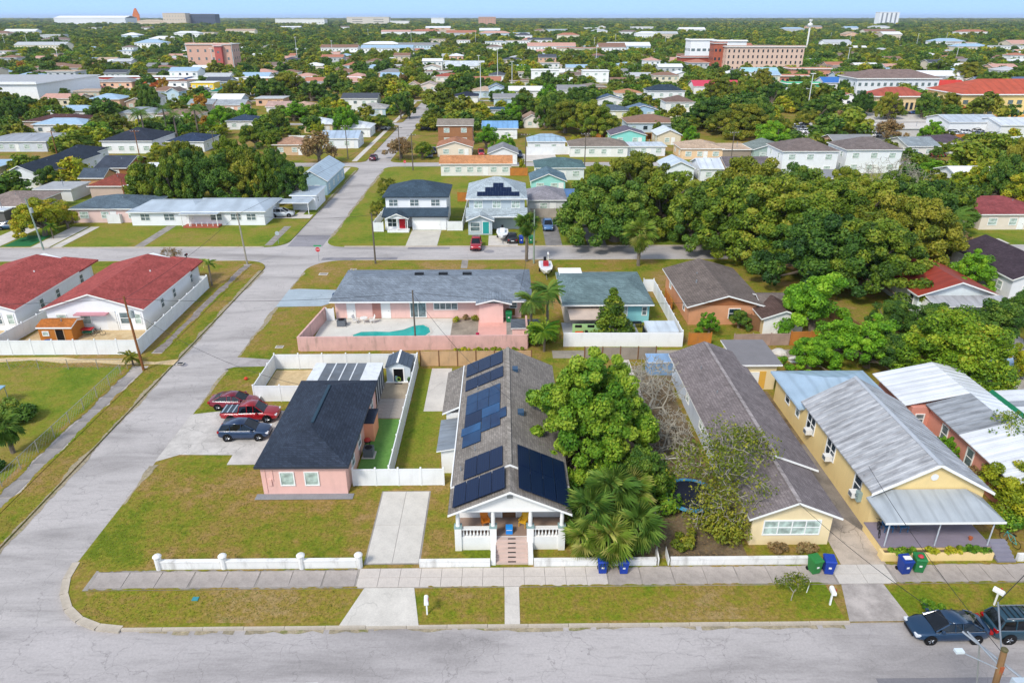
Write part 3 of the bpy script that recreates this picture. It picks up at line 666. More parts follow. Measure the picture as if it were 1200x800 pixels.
def ragged(name, a, b, w0, w1, side, mat, z, seed, step=.35, gaps=0.0):
    # strip with one straight and one uneven edge, running from a to b
    rr = random.Random(seed); a = Vector(a); b = Vector(b); d = (b-a).normalized(); nrm = Vector((-d.y,d.x))*side; n = max(2,int((b-a).length/step)); m = MB(); prev = None; w_ = w0
    for i in range(n+1):
        w_ = min(w1,max(w0,w_+rr.uniform(-.12,.12))); p = a+(b-a)*(i/n); q = p+nrm*w_
        if prev and rr.random() > gaps: m.add([(prev[0].x,prev[0].y,z),(p.x,p.y,z),(q.x,q.y,z),(prev[1].x,prev[1].y,z)], [(0,1,2,3) if side > 0 else (3,2,1,0)])
        prev = (p,q)
    o = struct(m.build(name, mat)); return o
DIRT = ground_mat('road_edge_dirt', ['#8c8470','#9c917a','#a89b82','#7f7f52'], .4, 2.0)
for k,(a,b,sd_) in enumerate((((XE,46),(XE,51.5),-1),((XE,61),(XE,69.5),-1),((XE,73),(XE,88),-1),((XE,94.8),(XE,102),-1),((XW,36),(XW,70.5),1),((XW,72.5),(XW,103),1),((XE,120),(XE,180),-1),((XW,137),(XW,180),1))):
    ragged('road_edge',a,b,.08,.5,sd_,DIRT,.009,k); ragged('road_edge',a,b,.02,.4,-sd_,DIRT,-.105,k+50)
ragged('road_edge',(-23,33.3),(21.5,33.3),.02,.32,-1,DIRT,-.104,77,gaps=.1); ragged('road_edge',(-21,107.9),(30,107.9),.02,.3,1,DIRT,-.104,78); ragged('road_edge',(-90,107.9),(-42,107.9),.02,.3,1,DIRT,-.104,79)
for k,(a,b,sd_) in enumerate((((-28.2,38.62),(-24.4,38.62),-1),((-24,38.62),(-10.2,38.62),-1),((-28.0,36.72),(-10,36.72),1),((-5.2,36.74),(-.1,36.74),1),((1.0,36.74),(21.9,36.74),1),((7.2,38.62),(21,38.62),-1),((26.2,36.72),(46,36.72),1),((27,38.62),(46,38.62),-1),((-41.0,40),(-41.0,70),-1),((-39.15,40),(-39.15,70),1),((-40.5,74),(-40.5,105.5),-1),((-39.1,74),(-39.1,105.5),1))):
    ragged('grass_edge',a,b,.03,.4 if k > 7 else .16,sd_,GRASS2,.05,k+20,step=.18)
# driveways and paths
dv = struct(MB().rect(-9.95,-6.0,39.0,47.5,.012).build('driveway', CONCD)); slabs(dv,-9.85,-6.1,39.1,47.4,1.88,4.15,CONCW,.04,gap=.03,z0=.014)
patch('driveway_apron', [(-10.55,33.45),(-5.5,33.45),(-6.15,36.75),(-9.5,36.75)], CONCW, .03)
prect('path', -.05,.92,33.5,36.75, CONCL, .03)
patch('parking_pad', [(-30.3,51.9),(-28.6,53.0),(-23.9,52.9),(-23.9,51.4),(-19.7,51.4),(-19.7,60.6),(-27.6,60.6),(-30.3,60.0)], concrete('parking_concrete','#cbc5bd',.35,.8,.5), .02)
patch('driveway', [(23.6,38.6),(26.8,38.6),(26.8,42),(24.3,47),(24.0,47)], concrete('cracked_drive','#c6b7a6',.35,.9,.5), .03)
prect('driveway', 24.05,27.05,42,54, concrete('cracked_drive_dark','#8f877f',.4,.8,.5), .02)
patch('driveway_apron', [(21.9,33.45),(25.9,33.45),(25.65,36.75),(22.8,36.75)], concrete('worn_apron','#bab1aa',.45,.8,.6), .03)
patch('driveway', [(-30.3,88.0),(-30.3,94.6),(-29.0,94.9),(-22.2,94.2),(-22.2,90.5),(-24.3,88.2)], concrete('blue_grey_drive','#a9b6bd',.15,.3,.3), .02)
patch('alley', [(-30.6,69.6),(-30.6,72.8),(-29.6,72.6),(-25.3,71.9),(-25.3,70.4),(-29.6,70.2)], concrete('alley_concrete','#b0a9a6',.3,.7,.5), .02)
prect('alley', 5.5,45,72.0,74.0, concrete('alley_gravel','#a39a8c',.35,.6,.5), .012)
patch('alley', [(-90,72.3),(-70,72.6),(-62,71.9),(-56,72.9),(-50,73.0),(-47,72.2),(-42,72.1),(-39,71.6),(-36.6,72.3),(-36.6,70.8),(-38.6,71.0),(-42,70.9),(-46,71.6),(-49,71.4),(-53,72.2),(-60,71.1),(-68,71.7),(-90,71.5)], SAND, .012)
prect('patio', -12.6,-9.6,59.0,66.4, CONCD, .012); pt = struct(put('patio_slabs', None)); slabs(pt,-12.5,-9.7,59.1,62.8,1.4,.62,concrete('patio_stone','#b5ada3',.3,.4,.6),.03,gap=.04,z0=.014)
slabs(pt,-12.5,-9.7,62.9,66.3,2.8,3.4,concrete('patio_beige','#b0a28c',.35,.6,.6),.03,z0=.014)
prect('artificial_lawn', -12.5,-9.65,48.5,58.9, TURF, .02); prect('sandy_yard', -24.8,-19.5,62.8,69.4, SAND, .012)
prect('concrete_pad', -7.9,-5.7,60.3,69.6, CONCL, .02); prect('concrete_pad', 12.2,14.0,57,71.5, CONCL, .02)
prect('house_apron', -19.95,-12.15,46.45,47.2, concrete('grey_apron','#8f9092',.2,.3,.6), .05)
prect('path', -16.5+8.9,-6.6,107.9,96, CONCD) if False else None
prect('path', -6.6,-5.6,103.6,107.7, CONCD,.012)
prect('path', -61.9,-60.3,115.5,128.6, CONCD,.012)
# ================================================================= NEAR HOUSES
SHG = shingle('#857e76'); SHN = shingle('#353d4a'); SHM = shingle('#7d7473')
# --- white bungalow with solar panels
WW = paint('#eeece6', .05, .6, .1)
hb = thing('bungalow', 'white bungalow with blue-black solar panels on its grey shingle roof and a front porch', 'house', (0,0,0))
NICK.append(('solar-panelled bungalow', .4, 52)); FOOT.append((-6,39,5.5,64))
b = MB(); gable_walls(b, -3.6,4.3,42.9,62.5,0,3.55,1.75,'y'); b.box(-5.2,-3.6,55.1,62.4,0,2.85); b.build('wall', WW, hb)
roof(hb,'gable',-4.0,4.75,43.0,62.9,3.62,2.0,'y',SHG)
roof(hb,'shedw',-5.55,-4.0,54.9,62.9,2.92,.7,'y',SHG,name='side_roof')
roof(hb,'gable',-4.0,4.7,39.95,42.98,3.5,1.95,'y',SHG,name='porch_roof')
g = MB(); m = .35; g.add([(-3.7,40.5,3.3),(4.4,40.5,3.3),(4.4,40.5,3.52),(m,40.5,5.15),(-3.7,40.5,3.52),(-3.7,40.75,3.3),(4.4,40.75,3.3),(4.4,40.75,3.52),(m,40.75,5.15),(-3.7,40.75,3.52)],
    [(0,1,2,3,4),(9,8,7,6,5),(0,5,6,1),(4,3,8,9),(3,2,7,8)]); g.build('front_gable', WW, hb)
MB().box(.15,.55,40.46,40.5,4.5,4.75).build('gable_vent', paint('#9a9a96'), hb)
MB().tube((-3.95,43.0,3.7),(-3.95,62.8,3.7),.06,.06,6).build('gutter', TRIM, hb)
rc = MB(); 
for k in range(50): rc.box(.2,.5,43.1+.396*k,43.1+.396*k+.38,5.6,5.66+.012*(k%2))
rc.build('ridge_cap', shingle('#948d84'), hb)['kind'] = 'stuff'
b = MB(); b.box(-3.6,4.3,40.75,42.9,0,.93); b.box(-3.55,-1.1,40.45,40.75,0,1.15).box(2.05,4.2,40.45,40.75,0,1.15); b.build('porch_base', WW, hb)
fl = struct(MB().box(-3.55,4.25,40.8,42.88,.932,.965).build('porch_floor', paint('#9b8474',.15,.7), hb)); del fl['kind']
for x in (-3.35,-.85,1.8,4.05):
    MB().box(x-.24,x+.24,40.35,40.83,0,2.0).build('pedestal', WW, hb)
    MB().box(x-.28,x+.28,40.31,40.87,2.0,2.08).build('pedestal_cap', paint('#8fa9a6',.1), hb)
    MB().lathe([(.17,0),(.17,.06),(.145,.1),(.15,.6),(.12,1.22),(.16,1.24),(.16,1.32)], (x,40.6,2.08), 12).build('column', WW, hb, smooth=False)
MB().box(-3.6,4.3,40.42,40.82,3.4,3.5).build('porch_beam', TRIM, hb)
for a, c in ((-3.1,-1.1),(2.05,3.8)):
    MB().box(a,c,40.45,40.75,1.78,1.9).build('handrail', WW, hb)
    n = int((c-a)/.235)
    for k in range(n):
        x = a+(c-a)*(k+.5)/n; MB().lathe([(.05,0),(.08,.18),(.035,.38),(.06,.5),(.05,.62)], (x,40.6,1.155), 8).build('baluster', WW, hb)
for s in (-.84,1.79): MB().box(s-.17,s+.17,38.85,40.35,0,.75).build('stair_cheek', WW, hb)
STP = paint('#cdb5a8', .08, .7, .15)
for k in range(6):
    y0 = 38.9+.3*k; MB().box(-.66,1.61,y0,40.74,0 if k == 0 else .155*k+.002,.155*(k+1)).build('step', STP, hb)
    MB().box(.2,.75,y0+.06,y0+.17,.155*(k+1)+.002,.155*(k+1)+.014).build('stair_tread', DARK, hb)
ext = (-3.6,4.3,42.9,62.5)
window(hb,'S',ext,1.4,1.7,1.7,1.3,G_GREY,2); window(hb,'S',ext,6.4,1.7,1.9,1.3,G_GREY,2); door(hb,'S',ext,3.9,.97,1.0,2.0,paint('#7c5a3c',.2))
for y in (46,49.5): window(hb,'W',ext,62.5-y,1.3,1.0,1.2,G_BLIND)
window(hb,'W',(-5.2,-3.6,55.1,62.4),4,1.2,.9,.9,G_BLIND)
b = MB().box(-5.3,-3.62,50.0,54.3,0,2.3); b.build('lean_to', WW, hb); roof(hb,'shedw',-5.65,-3.65,49.7,54.7,2.35,.35,'y',metalroof('#8f979e','Y',.35,.5),name='lean_to_roof',th=.1)
# solar panels on the slopes
SOL = NT('solar_cells'); _w1 = SOL.wave(1.9,'Y'); _w2 = SOL.wave(1.9,'X'); SOL.out(SOL.mix(lin('#0f1d38'), lin('#24406a'), SOL.math('MULTIPLY',SOL.ramp(SOL.math('MAXIMUM',_w1,_w2),[(.93,0),(1,.4)]),1.0)), .3, 0, .2); SOL = SOL.m
SOL2 = NT('solar_cells_blue'); SOL2.out(SOL2.ramp(SOL2.noise(.6,2),[(.3,lin('#14294a')),(.7,lin('#1e3f62'))]), .3, 0, .25); SOL2 = SOL2.m
SOL3 = NT('solar_cells_bright'); SOL3.out(SOL3.ramp(SOL3.noise(.6,2),[(.3,lin('#1a3f66')),(.7,lin('#255580'))]), .3, 0, .3); SOL3 = SOL3.m
sl_ = math.atan(2.0/4.375)
def solar(x0, x1, y0, y1, m, side='L', zoff=.12):
    """panel lying on the left or right slope between ridge and eave"""
    zt = lambda x: 3.62+(x+4.0)*2.0/4.375 if side == 'L' else 3.62+(4.75-x)*2.0/4.375
    b = MB(); z0, z1 = zt(x0)+zoff, zt(x1)+zoff
    b.add([(x0,y0,z0),(x1,y0,z1),(x1,y1,z1),(x0,y1,z0),(x0,y0,z0-.05),(x1,y0,z1-.05),(x1,y1,z1-.05),(x0,y1,z0-.05)], [(0,1,2,3),(7,6,5,4),(0,4,5,1),(1,5,6,2),(2,6,7,3),(3,7,4,0)])
    b.build('solar_panel', m, hb)
def grid(x0,x1,y0,y1,nx,ny,m,side='L',skip=()):
    for i in range(nx):
        for j in range(ny):
            if (i,j) in skip: continue
            a = (x1-x0)/nx; c = (y1-y0)/ny; solar(x0+a*i+.015,x0+a*(i+1)-.015,y0+c*j+.015,y0+c*(j+1)-.015, m[(i+j)%len(m)] if isinstance(m,list) else m, side)
grid(-3.65,-.15,59.95,62.6,3,1,SOL); grid(-3.6,-.1,57.1,59.2,3,1,SOL)
grid(-3.35,-.35,52.6,56.0,3,2,[SOL2]); grid(-3.35,-1.9,50.6,52.55,1,1,SOL); solar(-1.9,-.4,51.1,52.55,SOL3); solar(-.38,.15,49.9,51.4,SOL2)
solar(-3.55,-1.95,49.4,50.55,SOL3); grid(-1.9,-.35,48.9,51.05,2,1,SOL2); grid(-3.4,-1.9,47.6,49.35,1,1,SOL2)
grid(-3.05,-.15,43.15,45.7,3,1,SOL); grid(-3.7,.0,40.3,42.85,4,1,SOL); grid(.95,4.55,40.4,45.9,4,2,SOL,'R')
for x, y in ((1.0,58.6),(1.35,51.0)): z = 3.62+(4.75-x)*.457; MB().box(x-.25,x+.25,y-.35,y+.35,z-.05,z+.25).build('roof_vent', paint('#35506a',.1,.4), hb)
for x, y in ((-2.3,46.6),(-3.3,44.6),(-2.4,56.6)): z = 3.62+(x+4)*.457; MB().tube((x,y,z-.1),(x,y,z+.4),.05,.05,6).build('vent_pipe', STEEL, hb)
def chair(x, y, z, rz, hexc, label, cat='chair', s=1.0):
    t = thing('chair', label, cat, (x,y,z), rz); m = paint(hexc,.1,.5)
    MB().box(-.28,.28,-.25,.25,.38,.43).build('seat', m, t)
    MB().add([(-.28,.22,.43),(.28,.22,.43),(.3,.42,1.05),(-.3,.42,1.05),(-.28,.26,.41),(.28,.26,.41),(.3,.46,1.03),(-.3,.46,1.03)],[(0,1,2,3),(7,6,5,4),(0,4,5,1),(2,6,7,3),(1,5,6,2),(3,7,4,0)]).build('backrest', m, t)
    for a in (-.25,.25):
        for c in (-.22,.22): MB().tube((a,c,0),(a,c,.38),.03,.03,6).build('leg', m, t)
        MB().box(a-.05,a+.05,-.28,.3,.6,.64).build('armrest', m, t)
    t.scale = (s,s,s); return t
chair(-1.45,42.0,.965,.3,'#e8892a','orange porch chair left of the blue cooler at the bungalow door')
chair(1.35,41.9,.965,-.5,'#e5b02c','yellow and red porch chair right of the blue cooler at the bungalow door')
t = thing('cooler', 'bright blue cooler at the top of the bungalow steps', 'cooler', (.3,41.15,.965)); MB().box(-.24,.24,-.2,.2,0,.5).build('box', paint('#1e86d8',.06,.35), t); MB().box(-.25,.25,-.21,.21,.5,.58).build('lid', paint('#2d95e6',.06,.35), t); MB().tube((-.2,-.24,.4),(.2,-.24,.4),.02,.02,6).build('handle', WHITE, t)
# --- front garden walls
MW = paint('#e9e7e1', .1, .7, .6)
t = thing('garden_wall', 'low white garden wall with four round-capped posts beside the corner lawn', 'wall', (-24.1,38.8,0))
px_ = [0,4.5,9.9,13.9]
for i, x in enumerate(px_):
    MB().lathe([(.24,0),(.24,1.0),(.29,1.02),(.3,1.1),(.22,1.18),(.05,1.24)], (x,0,0), 12).build('post', MW, t)
    if i < 3: MB().box(x+.22,px_[i+1]-.22,-.12,.12,0,.62).box(x+.2,px_[i+1]-.2,-.16,.16,.62,.7).build('wall_section', MW, t)
solid_wall('low white wall between the concrete driveway and the bungalow steps', [(-6.0,38.78),(-1.05,38.78)], .5,.22,MW,MW,seg=2.6)
solid_wall('low white wall right of the bungalow steps, running behind the palm', [(2.0,38.78),(10.6,38.78)], .5,.22,MW,MW,seg=2.9)
solid_wall('low white wall in front of the flat yellow-fronted house', [(11.6,38.78),(21.4,38.78)], .52,.22,MW,MW,seg=3.3)
for x in (10.7,11.5):
    t = thing('gate_jamb', 'white pointed gate jamb %s of the gap in the low wall' % ('left' if x < 11 else 'right'), 'gate post', (x,38.8,0))
    s = 1 if x < 11 else -1
    MB().add([(0,-.12,0),(0,.12,0),(0,.12,.55),(0,-.12,.55),(0,.9,0),(0,.9,.5),(.08*s,-.12,0),(.08*s,.9,0),(.08*s,.9,.9),(.08*s,-.12,.6)],[(6,7,8,9),(0,4,5,3),(3,5,8,9),(0,6,9,3),(4,7,8,5)]).build('jamb', MW, t)
# --- pink corner house
PINK = paint('#ecbcaf', .07, .7, .18)
ph = thing('pink_house', 'pink house with a near-black hip roof beside the parking pad', 'house', (-19.4,47.2,0)); NICK.append(('black-roofed pink house', -16, 54)); FOOT.append((-26,46,-9,70))
MB().box(0,6.75,0,14.1,0,2.7).build('wall', PINK, ph)
roof(ph,'hip',-.35,7.1,-.35,14.3,2.85,1.45,'y',SHN,paint('#3a3f49',.1,.5))
MB().box(3.25,3.5,4.0,10.6,4.28,4.36).build('ridge_vent', paint('#27404f',.1,.5), ph)
ex = (0,6.75,0,14.1)
window(ph,'S',ex,2.05,.95,1.0,1.15,G_BLIND,1,False); window(ph,'S',ex,4.0,.95,1.0,1.15,G_BLIND,1,False)
MB().box(.55,.8,-.1,0,.9,1.5).box(.3,.36,-.05,0,.2,2.6).box(.85,.95,-.05,0,1.3,2.6).build('electric_meter', PINK, ph)
MB().box(6.75,7.6,7.8,10.2,0,1.9).build('heater_closet', paint('#f2a27c',.06,.7), ph); MB().box(6.7,7.7,7.7,10.3,1.9,1.98).build('closet_lid', SHN, ph)
for u in (2.6,5.5,11.8): window(ph,'E',ex,u,1.0,1.0,1.1,G_GREY)
window(ph,'W',ex,3,1.0,1.2,1.1,G_GREY); door(ph,'W',ex,6.5,.05)
# carport with alternating roof sheets
cp = thing('carport', 'white and grey striped flat carport roof behind the black-roofed pink house', 'carport', (-19.5,61.45,0))
x = 0; wd = [.55,.55,.95,.12,.95,.12,.95,.12,.95,.5,.65,.55]; dk = [0,0,1,0,1,0,1,0,1,0,0,0]
cg = paint('#6a7076',.35,.5,.5); cw = paint('#dfe2e2',.1,.5,.5)
for w_, d_ in zip(wd, dk):
    o = MB().add([(x,0,2.5-.03*d_),(x+w_,0,2.5-.03*d_),(x+w_,4.9,2.35-.03*d_),(x,4.9,2.35-.03*d_),(x,0,2.43-.03*d_),(x+w_,0,2.43-.03*d_),(x+w_,4.9,2.28-.03*d_),(x,4.9,2.28-.03*d_)],[(0,1,2,3),(7,6,5,4),(0,4,5,1),(1,5,6,2),(2,6,7,3),(3,7,4,0)]).build('roof_sheet', cg if d_ else cw, cp); x += w_
for a in (0.1,2.4,4.7,6.85): MB().box(a-.05,a+.05,4.7,4.8,0,2.27).build('post', TRIM, cp)
MB().box(6.86,6.92,.2,4.7,.1,2.2).build('screen', paint('#2c3a48',.1,.4), cp)
for k in range(4): MB().box(6.92,6.96,.2+1.15*k,.28+1.15*k,0,2.25).build('screen_frame', TRIM, cp)
# vinyl fences round the pink house
panel_fence('white vinyl fence enclosing the sandy side yard and back of the black-roofed pink house', [(-19.7,62.5),(-24.95,62.5),(-24.95,69.7),(-9.45,69.7),(-9.45,48.4)], 1.75, 2.4)
panel_fence('short white vinyl fence between the black-roofed pink house and the solar-panelled bungalow', [(-12.4,48.3),(-5.0,48.3)], 1.6, 1.85)
# shed
sh = thing('garden_shed', 'small grey and white garden shed with dark ribbed roof halves and open doorway', 'shed', (-12.35,66.5,0)); NICK.append(('small garden shed', -11,68))
GW = paint('#c9d3d8', .06, .5); b = MB(); gable_walls(b,0,2.5,0,2.6,0,1.75,.62,'y'); b.build('wall', GW, sh)
for s in (0,1):
    for k in range(3):
        w3 = 1.3/3; x0 = -.1+w3*k if s == 0 else 1.4+w3*k-.05; zz = lambda x: 1.8+.62*(1-abs(x-1.25)/1.35)
        a, c = x0, x0+w3-.03; MB().add([(a,-.2,zz(a)),(c,-.2,zz(c)),(c,2.75,zz(c)),(a,2.75,zz(a)),(a,-.2,zz(a)-.06),(c,-.2,zz(c)-.06),(c,2.75,zz(c)-.06),(a,2.75,zz(a)-.06)],[(0,1,2,3),(7,6,5,4),(0,4,5,1),(1,5,6,2),(2,6,7,3),(3,7,4,0)]).build('roof_sheet', paint('#4d5865',.15,.5), sh)
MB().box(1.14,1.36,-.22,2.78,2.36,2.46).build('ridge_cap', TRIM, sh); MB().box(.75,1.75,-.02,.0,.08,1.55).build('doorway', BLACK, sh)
for a in (.62,1.75): MB().box(a,a+.13,-.05,0,0,1.68).build('door_frame', TRIM, sh)
MB().box(.75,1.75,-.05,0,1.55,1.68).build('lintel', TRIM, sh); MB().box(-.1,2.6,-.25,0,0,.08).build('sill', TRIM, sh)
t = thing('garden_tools', 'pale green hose and clutter inside the garden shed doorway', 'garden tools', (-11.1,66.35,.09)); 
b = MB(); 
for k in range(10): a = k*.63; b.tube((.22*math.cos(a),-.05,.35+.22*math.sin(a)),(.22*math.cos(a+.63),-.05,.35+.22*math.sin(a+.63)),.03,.03,5)
b.build('hose', paint('#9fc53a',.1,.4), t); MB().box(-.35,-.12,-.06,.02,.0,.7).build('crate', paint('#5f7f8a',.1,.5), t)
t = thing('doormat', 'dark doormat in front of the garden shed', 'doormat', (-11.1,66.1,.031)); MB().box(-.4,.4,-.15,.1,0,.02).build('mat', DARK, t)
t = thing('potted_plant', 'potted plant at the right corner of the garden shed', 'potted plant', (-9.95,66.2,.03)); MB().lathe([(.12,0),(.17,.3)],(0,0,0),10).build('pot', DARK, t); put('foliage', leaf_mesh('foliage',[(0,0,.5)],[.25],60,.12,L_BRIGHT,5), t)
def ac_unit(x, y, label, s=.42, z=0):
    t = thing('air_conditioner', label, 'air conditioner', (x,y,z)); MB().box(-s-.15,s+.15,-s-.15,s+.15,0,.08).build('pad', CONCL, t)
    MB().box(-s,s,-s,s,.08,.85).build('casing', paint('#5b6066',.15,.5), t); MB().lathe([(s*.8,0),(s*.8,.03)],(0,0,.85),16).build('fan_grille', BLACK, t)
    for k in range(5): MB().box(-s-.012,s+.012,-s-.012,s+.012,.2+.12*k,.23+.12*k).build('louvre', paint('#8a9096',.1,.5), t)
ac_unit(-11.9,52.7,'black-topped air conditioner on a pad at the artificial lawn',.42)
t = thing('barbecue', 'small black barbecue with red lid beside the air conditioner', 'barbecue', (-12.2,53.9,.02)); 
for a in (-.2,.2):
    for c in (-.15,.15): MB().tube((a,c,0),(a*.8,c*.8,.6),.02,.02,5).build('leg', DARK, t)
MB().lathe([(.1,.55),(.3,.65),(.32,.8)],(0,0,0),12).build('bowl', DARK, t); MB().lathe([(.32,.8),(.26,.95),(.08,1.02)],(0,0,0),12).build('lid', paint('#b2372c',.1,.4), t)
# --- cars
car('sedan','#86142c',-26.6,61.6,0,'dark red sedan at the back of the three cars on the parking pad',near=True)
car('pickup','#a8181f',-24.2,59.2,0,'red pickup truck with ribbed bed cover between the two other cars on the pad',near=True,cat='pickup truck')
car('suv','#1f3a5c',-23.7,56.0,.03,'dark blue crossover at the front of the three cars on the parking pad',near=True)
t = thing('downspout_block','white splash block by the wall beside the dark blue crossover','splash block',(-20.3,56.3,.02)); MB().box(-.5,.5,-.12,.12,0,.1).box(-.5,.3,-.14,-.08,.1,.16).box(-.5,.3,.08,.14,.1,.16).build('block', WHITE, t)
car('sedan','#173b5a',27.5,32.55,math.pi,'dark blue sedan parked at the kerb in the bottom right corner',near=True,z=-.116)
car('suv','#1f4454',32.3,32.55,0,'dark teal sport utility with roof rack, at the right edge behind the sedan',near=True,z=-.116,rack=True,cat='car')
# --- yellow-fronted long house
YEL = paint('#f2dcae', .05, .7, .12); BLU = paint('#cfd6de', .06, .7, .25)
lh = thing('long_house','long low house with grey-brown shingle roof and pale yellow front','house',(0,0,0)); NICK.append(('long grey-roofed house',20.6,54)); FOOT.append((17,39.5,25,67.5))
b = MB(); gable_walls(b,17.75,24.1,46.3,66.7,0,2.75,1.3,'y'); b.build('wall', BLU, lh); b = MB(); gable_walls(b,17.75,23.5,40.75,46.3,0,2.65,1.3,'y'); b.build('front_wall', YEL, lh)
roof(lh,'gable',17.3,23.95,40.2,46.6,2.75,1.4,'y',SHM,name='front_roof'); roof(lh,'gable',17.3,24.55,46.0,67.2,2.8,1.43,'y',SHM)
rc = MB()
for k in range(68): yy = 40.3+.39*k; zz = 4.17 if yy < 46 else 4.26; xx = 20.63 if yy < 46 else 20.93; rc.box(xx-.14,xx+.14,yy,yy+.36,zz-.04,zz+.03+.012*(k%2))
rc.build('ridge_cap', shingle('#9a9290'), lh)['kind'] = 'stuff'
window(lh,'S',(17.75,23.5,40.75,46.3),2.9,1.0,4.0,1.15,G_BLIND,4,True); 
for y in (50,55,60): window(lh,'W',(17.75,24.1,46.3,66.7),66.7-y,1.1,.9,1.1,G_BLIND)
for x, y in ((19.3,62),(19.5,57)): MB().tube((x,y,3.2),(x,y,3.9),.06,.06,6).build('vent_pipe', STEEL, lh)
ax = thing('annex','flat grey-roofed pale yellow annex behind the long grey-roofed house','outbuilding',(23.9,64.4,0))
MB().box(0,3.9,0,5.4,0,2.8).build('wall', YEL, ax); roof(ax,'flat',-.3,4.3,-.4,5.8,3.02,0,'y',paint('#7f7c7d',.1,.8,.2)); door(ax,'S',(0,3.9,0,5.4),1.3,.02,1.6,1.9,TRIM,'door'); MB().box(2.2,2.9,-.02,0,.1,2.1).build('panel', paint('#e9b34e',.08), ax)
t = thing('blue_tarp_shed','small blue sheet-metal lean-to at the back left corner of the long grey-roofed house','shed',(15.3,67.6,0)); MB().box(.1,2.7,.1,1.6,0,1.5).build('wall', paint('#7fa0c4',.1,.5,.2), t); roof(t,'shed',0,2.9,0,1.8,1.6,.2,'x',metalroof('#8fb0d2','X',.4,.3),th=.08)
# --- yellow house with metal roofs
YEL2 = paint('#f0d394', .05, .7, .15)
yh = thing('yellow_house','yellow house with weathered grey metal gable roof and a deep front porch','house',(0,0,0)); NICK.append(('yellow porch house',31,48)); FOOT.append((26,38.5,36.5,63))
b = MB(); gable_walls(b,27.05,35.1,42.3,55.2,0,3.5,2.25,'y'); b.box(27.05,35.1,55.2,62.2,0,2.85); b.build('wall', YEL2, yh)
ZE, ZR, XM = 3.62, 6.1, 31.1
MRF = metalroof('#b9babb','Y',.22,.7,.55,1.0,'#6c696a')
n = 20
for s in (0,1):
    for k in range(n):
        y0 = 41.9+13.6*k/n; y1 = 41.9+13.6*(k+1)/n-.012
        xa, xb = (26.65,XM) if s == 0 else (XM,35.55); za, zb = (ZE,ZR) if s == 0 else (ZR,ZE)
        o = MB().add([(xa,y0,za),(xb,y0,zb),(xb,y1,zb),(xa,y1,za),(xa,y0,za-.1),(xb,y0,zb-.1),(xb,y1,zb-.1),(xa,y1,za-.1)],[(0,1,2,3),(7,6,5,4),(0,4,5,1),(1,5,6,2),(2,6,7,3),(3,7,4,0)])
        o.add([(xa,y0,za),(xb,y0,zb),(xb,y0+.05,zb+.035),(xa,y0+.05,za+.035),(xb,y0+.1,zb),(xa,y0+.1,za)],[(0,1,2,3),(3,2,4,5)]); o.build('roof_sheet', MRF, yh)
MB().add([(XM-.2,41.85,ZR-.06),(XM,41.85,ZR+.06),(XM+.2,41.85,ZR-.06),(XM-.2,55.5,ZR-.06),(XM,55.5,ZR+.06),(XM+.2,55.5,ZR-.06)],[(0,1,4,3),(1,2,5,4),(0,2,1),(3,4,5)]).build('ridge_cap', paint('#c0c4c8',.1,.4,.2,1,.3), yh)
for s in (-1,1):
    xe = 26.6 if s < 0 else 35.6
    MB().add([(XM,41.86,ZR-.0),(xe,41.86,ZE-.02),(xe,41.86,ZE-.24),(XM,41.86,ZR-.24),(XM,41.9,ZR),(xe,41.9,ZE-.02),(xe,41.9,ZE-.24),(XM,41.9,ZR-.24)],[(0,1,2,3),(7,6,5,4),(0,4,5,1),(3,2,6,7)]).build('rake_board', TRIM, yh)
MB().lathe([(.28,0),(.28,.04)],(0,0,0),16).build('gable_vent', WHITE, yh, (31.1,42.28,4.75)).rotation_euler = (math.pi/2,0,0)
roof(yh,'hip',26.5,35.7,55.3,62.7,3.0,1.2,'x',metalroof('#aac0d0','X',.4,.2,.4,1.0,'#7b96aa'),paint('#b7cfe2'),name='blue_roof')
ey = (27.05,35.1,42.3,55.2)
for u, n_, dd in ((1.3,2,1.55),(5.4,2,1.5),(10.3,1,1.0)):
    window(yh,'W',ey,u+.3,1.7,dd,1.5,G_DARK,n_,True)
    o = thing('window_air_conditioner', 'white window air conditioner under the %s side window of the yellow porch house' % {1.3:'rear',5.4:'middle',10.3:'front'}[u], 'air conditioner', (26.75,55.2-u-.6,1.62)); MB().box(-.32,.3,-.3,.3,0,.45).build('casing', WHITE, o); MB().box(-.335,-.32,-.25,.25,.06,.38).build('grille', paint('#6f757a'), o)
window(yh,'W',(27.05,35.1,55.2,62.2),3.2,1.5,.9,1.1,G_DARK); window(yh,'W',(27.05,35.1,55.2,62.2),5.7,1.5,.7,1.1,G_GREY)
t = thing('utility_box','grey-blue electric meter box low on the front side corner of the yellow porch house','meter box',(26.85,43.9,1.5)); MB().box(-.12,.2,-.22,.22,0,.8).build('box', paint('#90a6a4'), t); MB().tube((.05,0,.8),(.05,0,2.4),.04,.04,6).build('conduit', STEEL, t); MB().lathe([(.13,0),(.13,.1)],(0,0,0),12).build('meter', G_GREY, t, (-.12,0,.5)).rotation_euler=(0,-math.pi/2,0)
window(yh,'S',ey,2.1,1.2,1.5,1.6,G_BLIND,1,True); door(yh,'S',ey,4.4,.85,1.0,2.1,TRIM); window(yh,'S',ey,6.5,1.2,1.5,1.6,G_DARK,2)
MB().box(26.8,34.6,39.55,42.29,0,.7).build('porch_base', YEL2, yh)
DK = paint('#8d8491',.1,.6,.15)
for k in range(18): MB().box(26.75,34.65,39.5+.154*k,39.5+.154*k+.144,.702,.76+.002*(k%2)).build('deck_board', DK, yh)
PR = metalroof('#b4babd','X',.3,.25,.4,1.0,'#80898e'); 
pv = [(26.5,39.35,3.0),(34.95,39.35,3.0),(34.95,42.28,3.02),(26.5,42.28,3.02),(28.1,42.2,3.75),(33.6,42.2,3.75)]
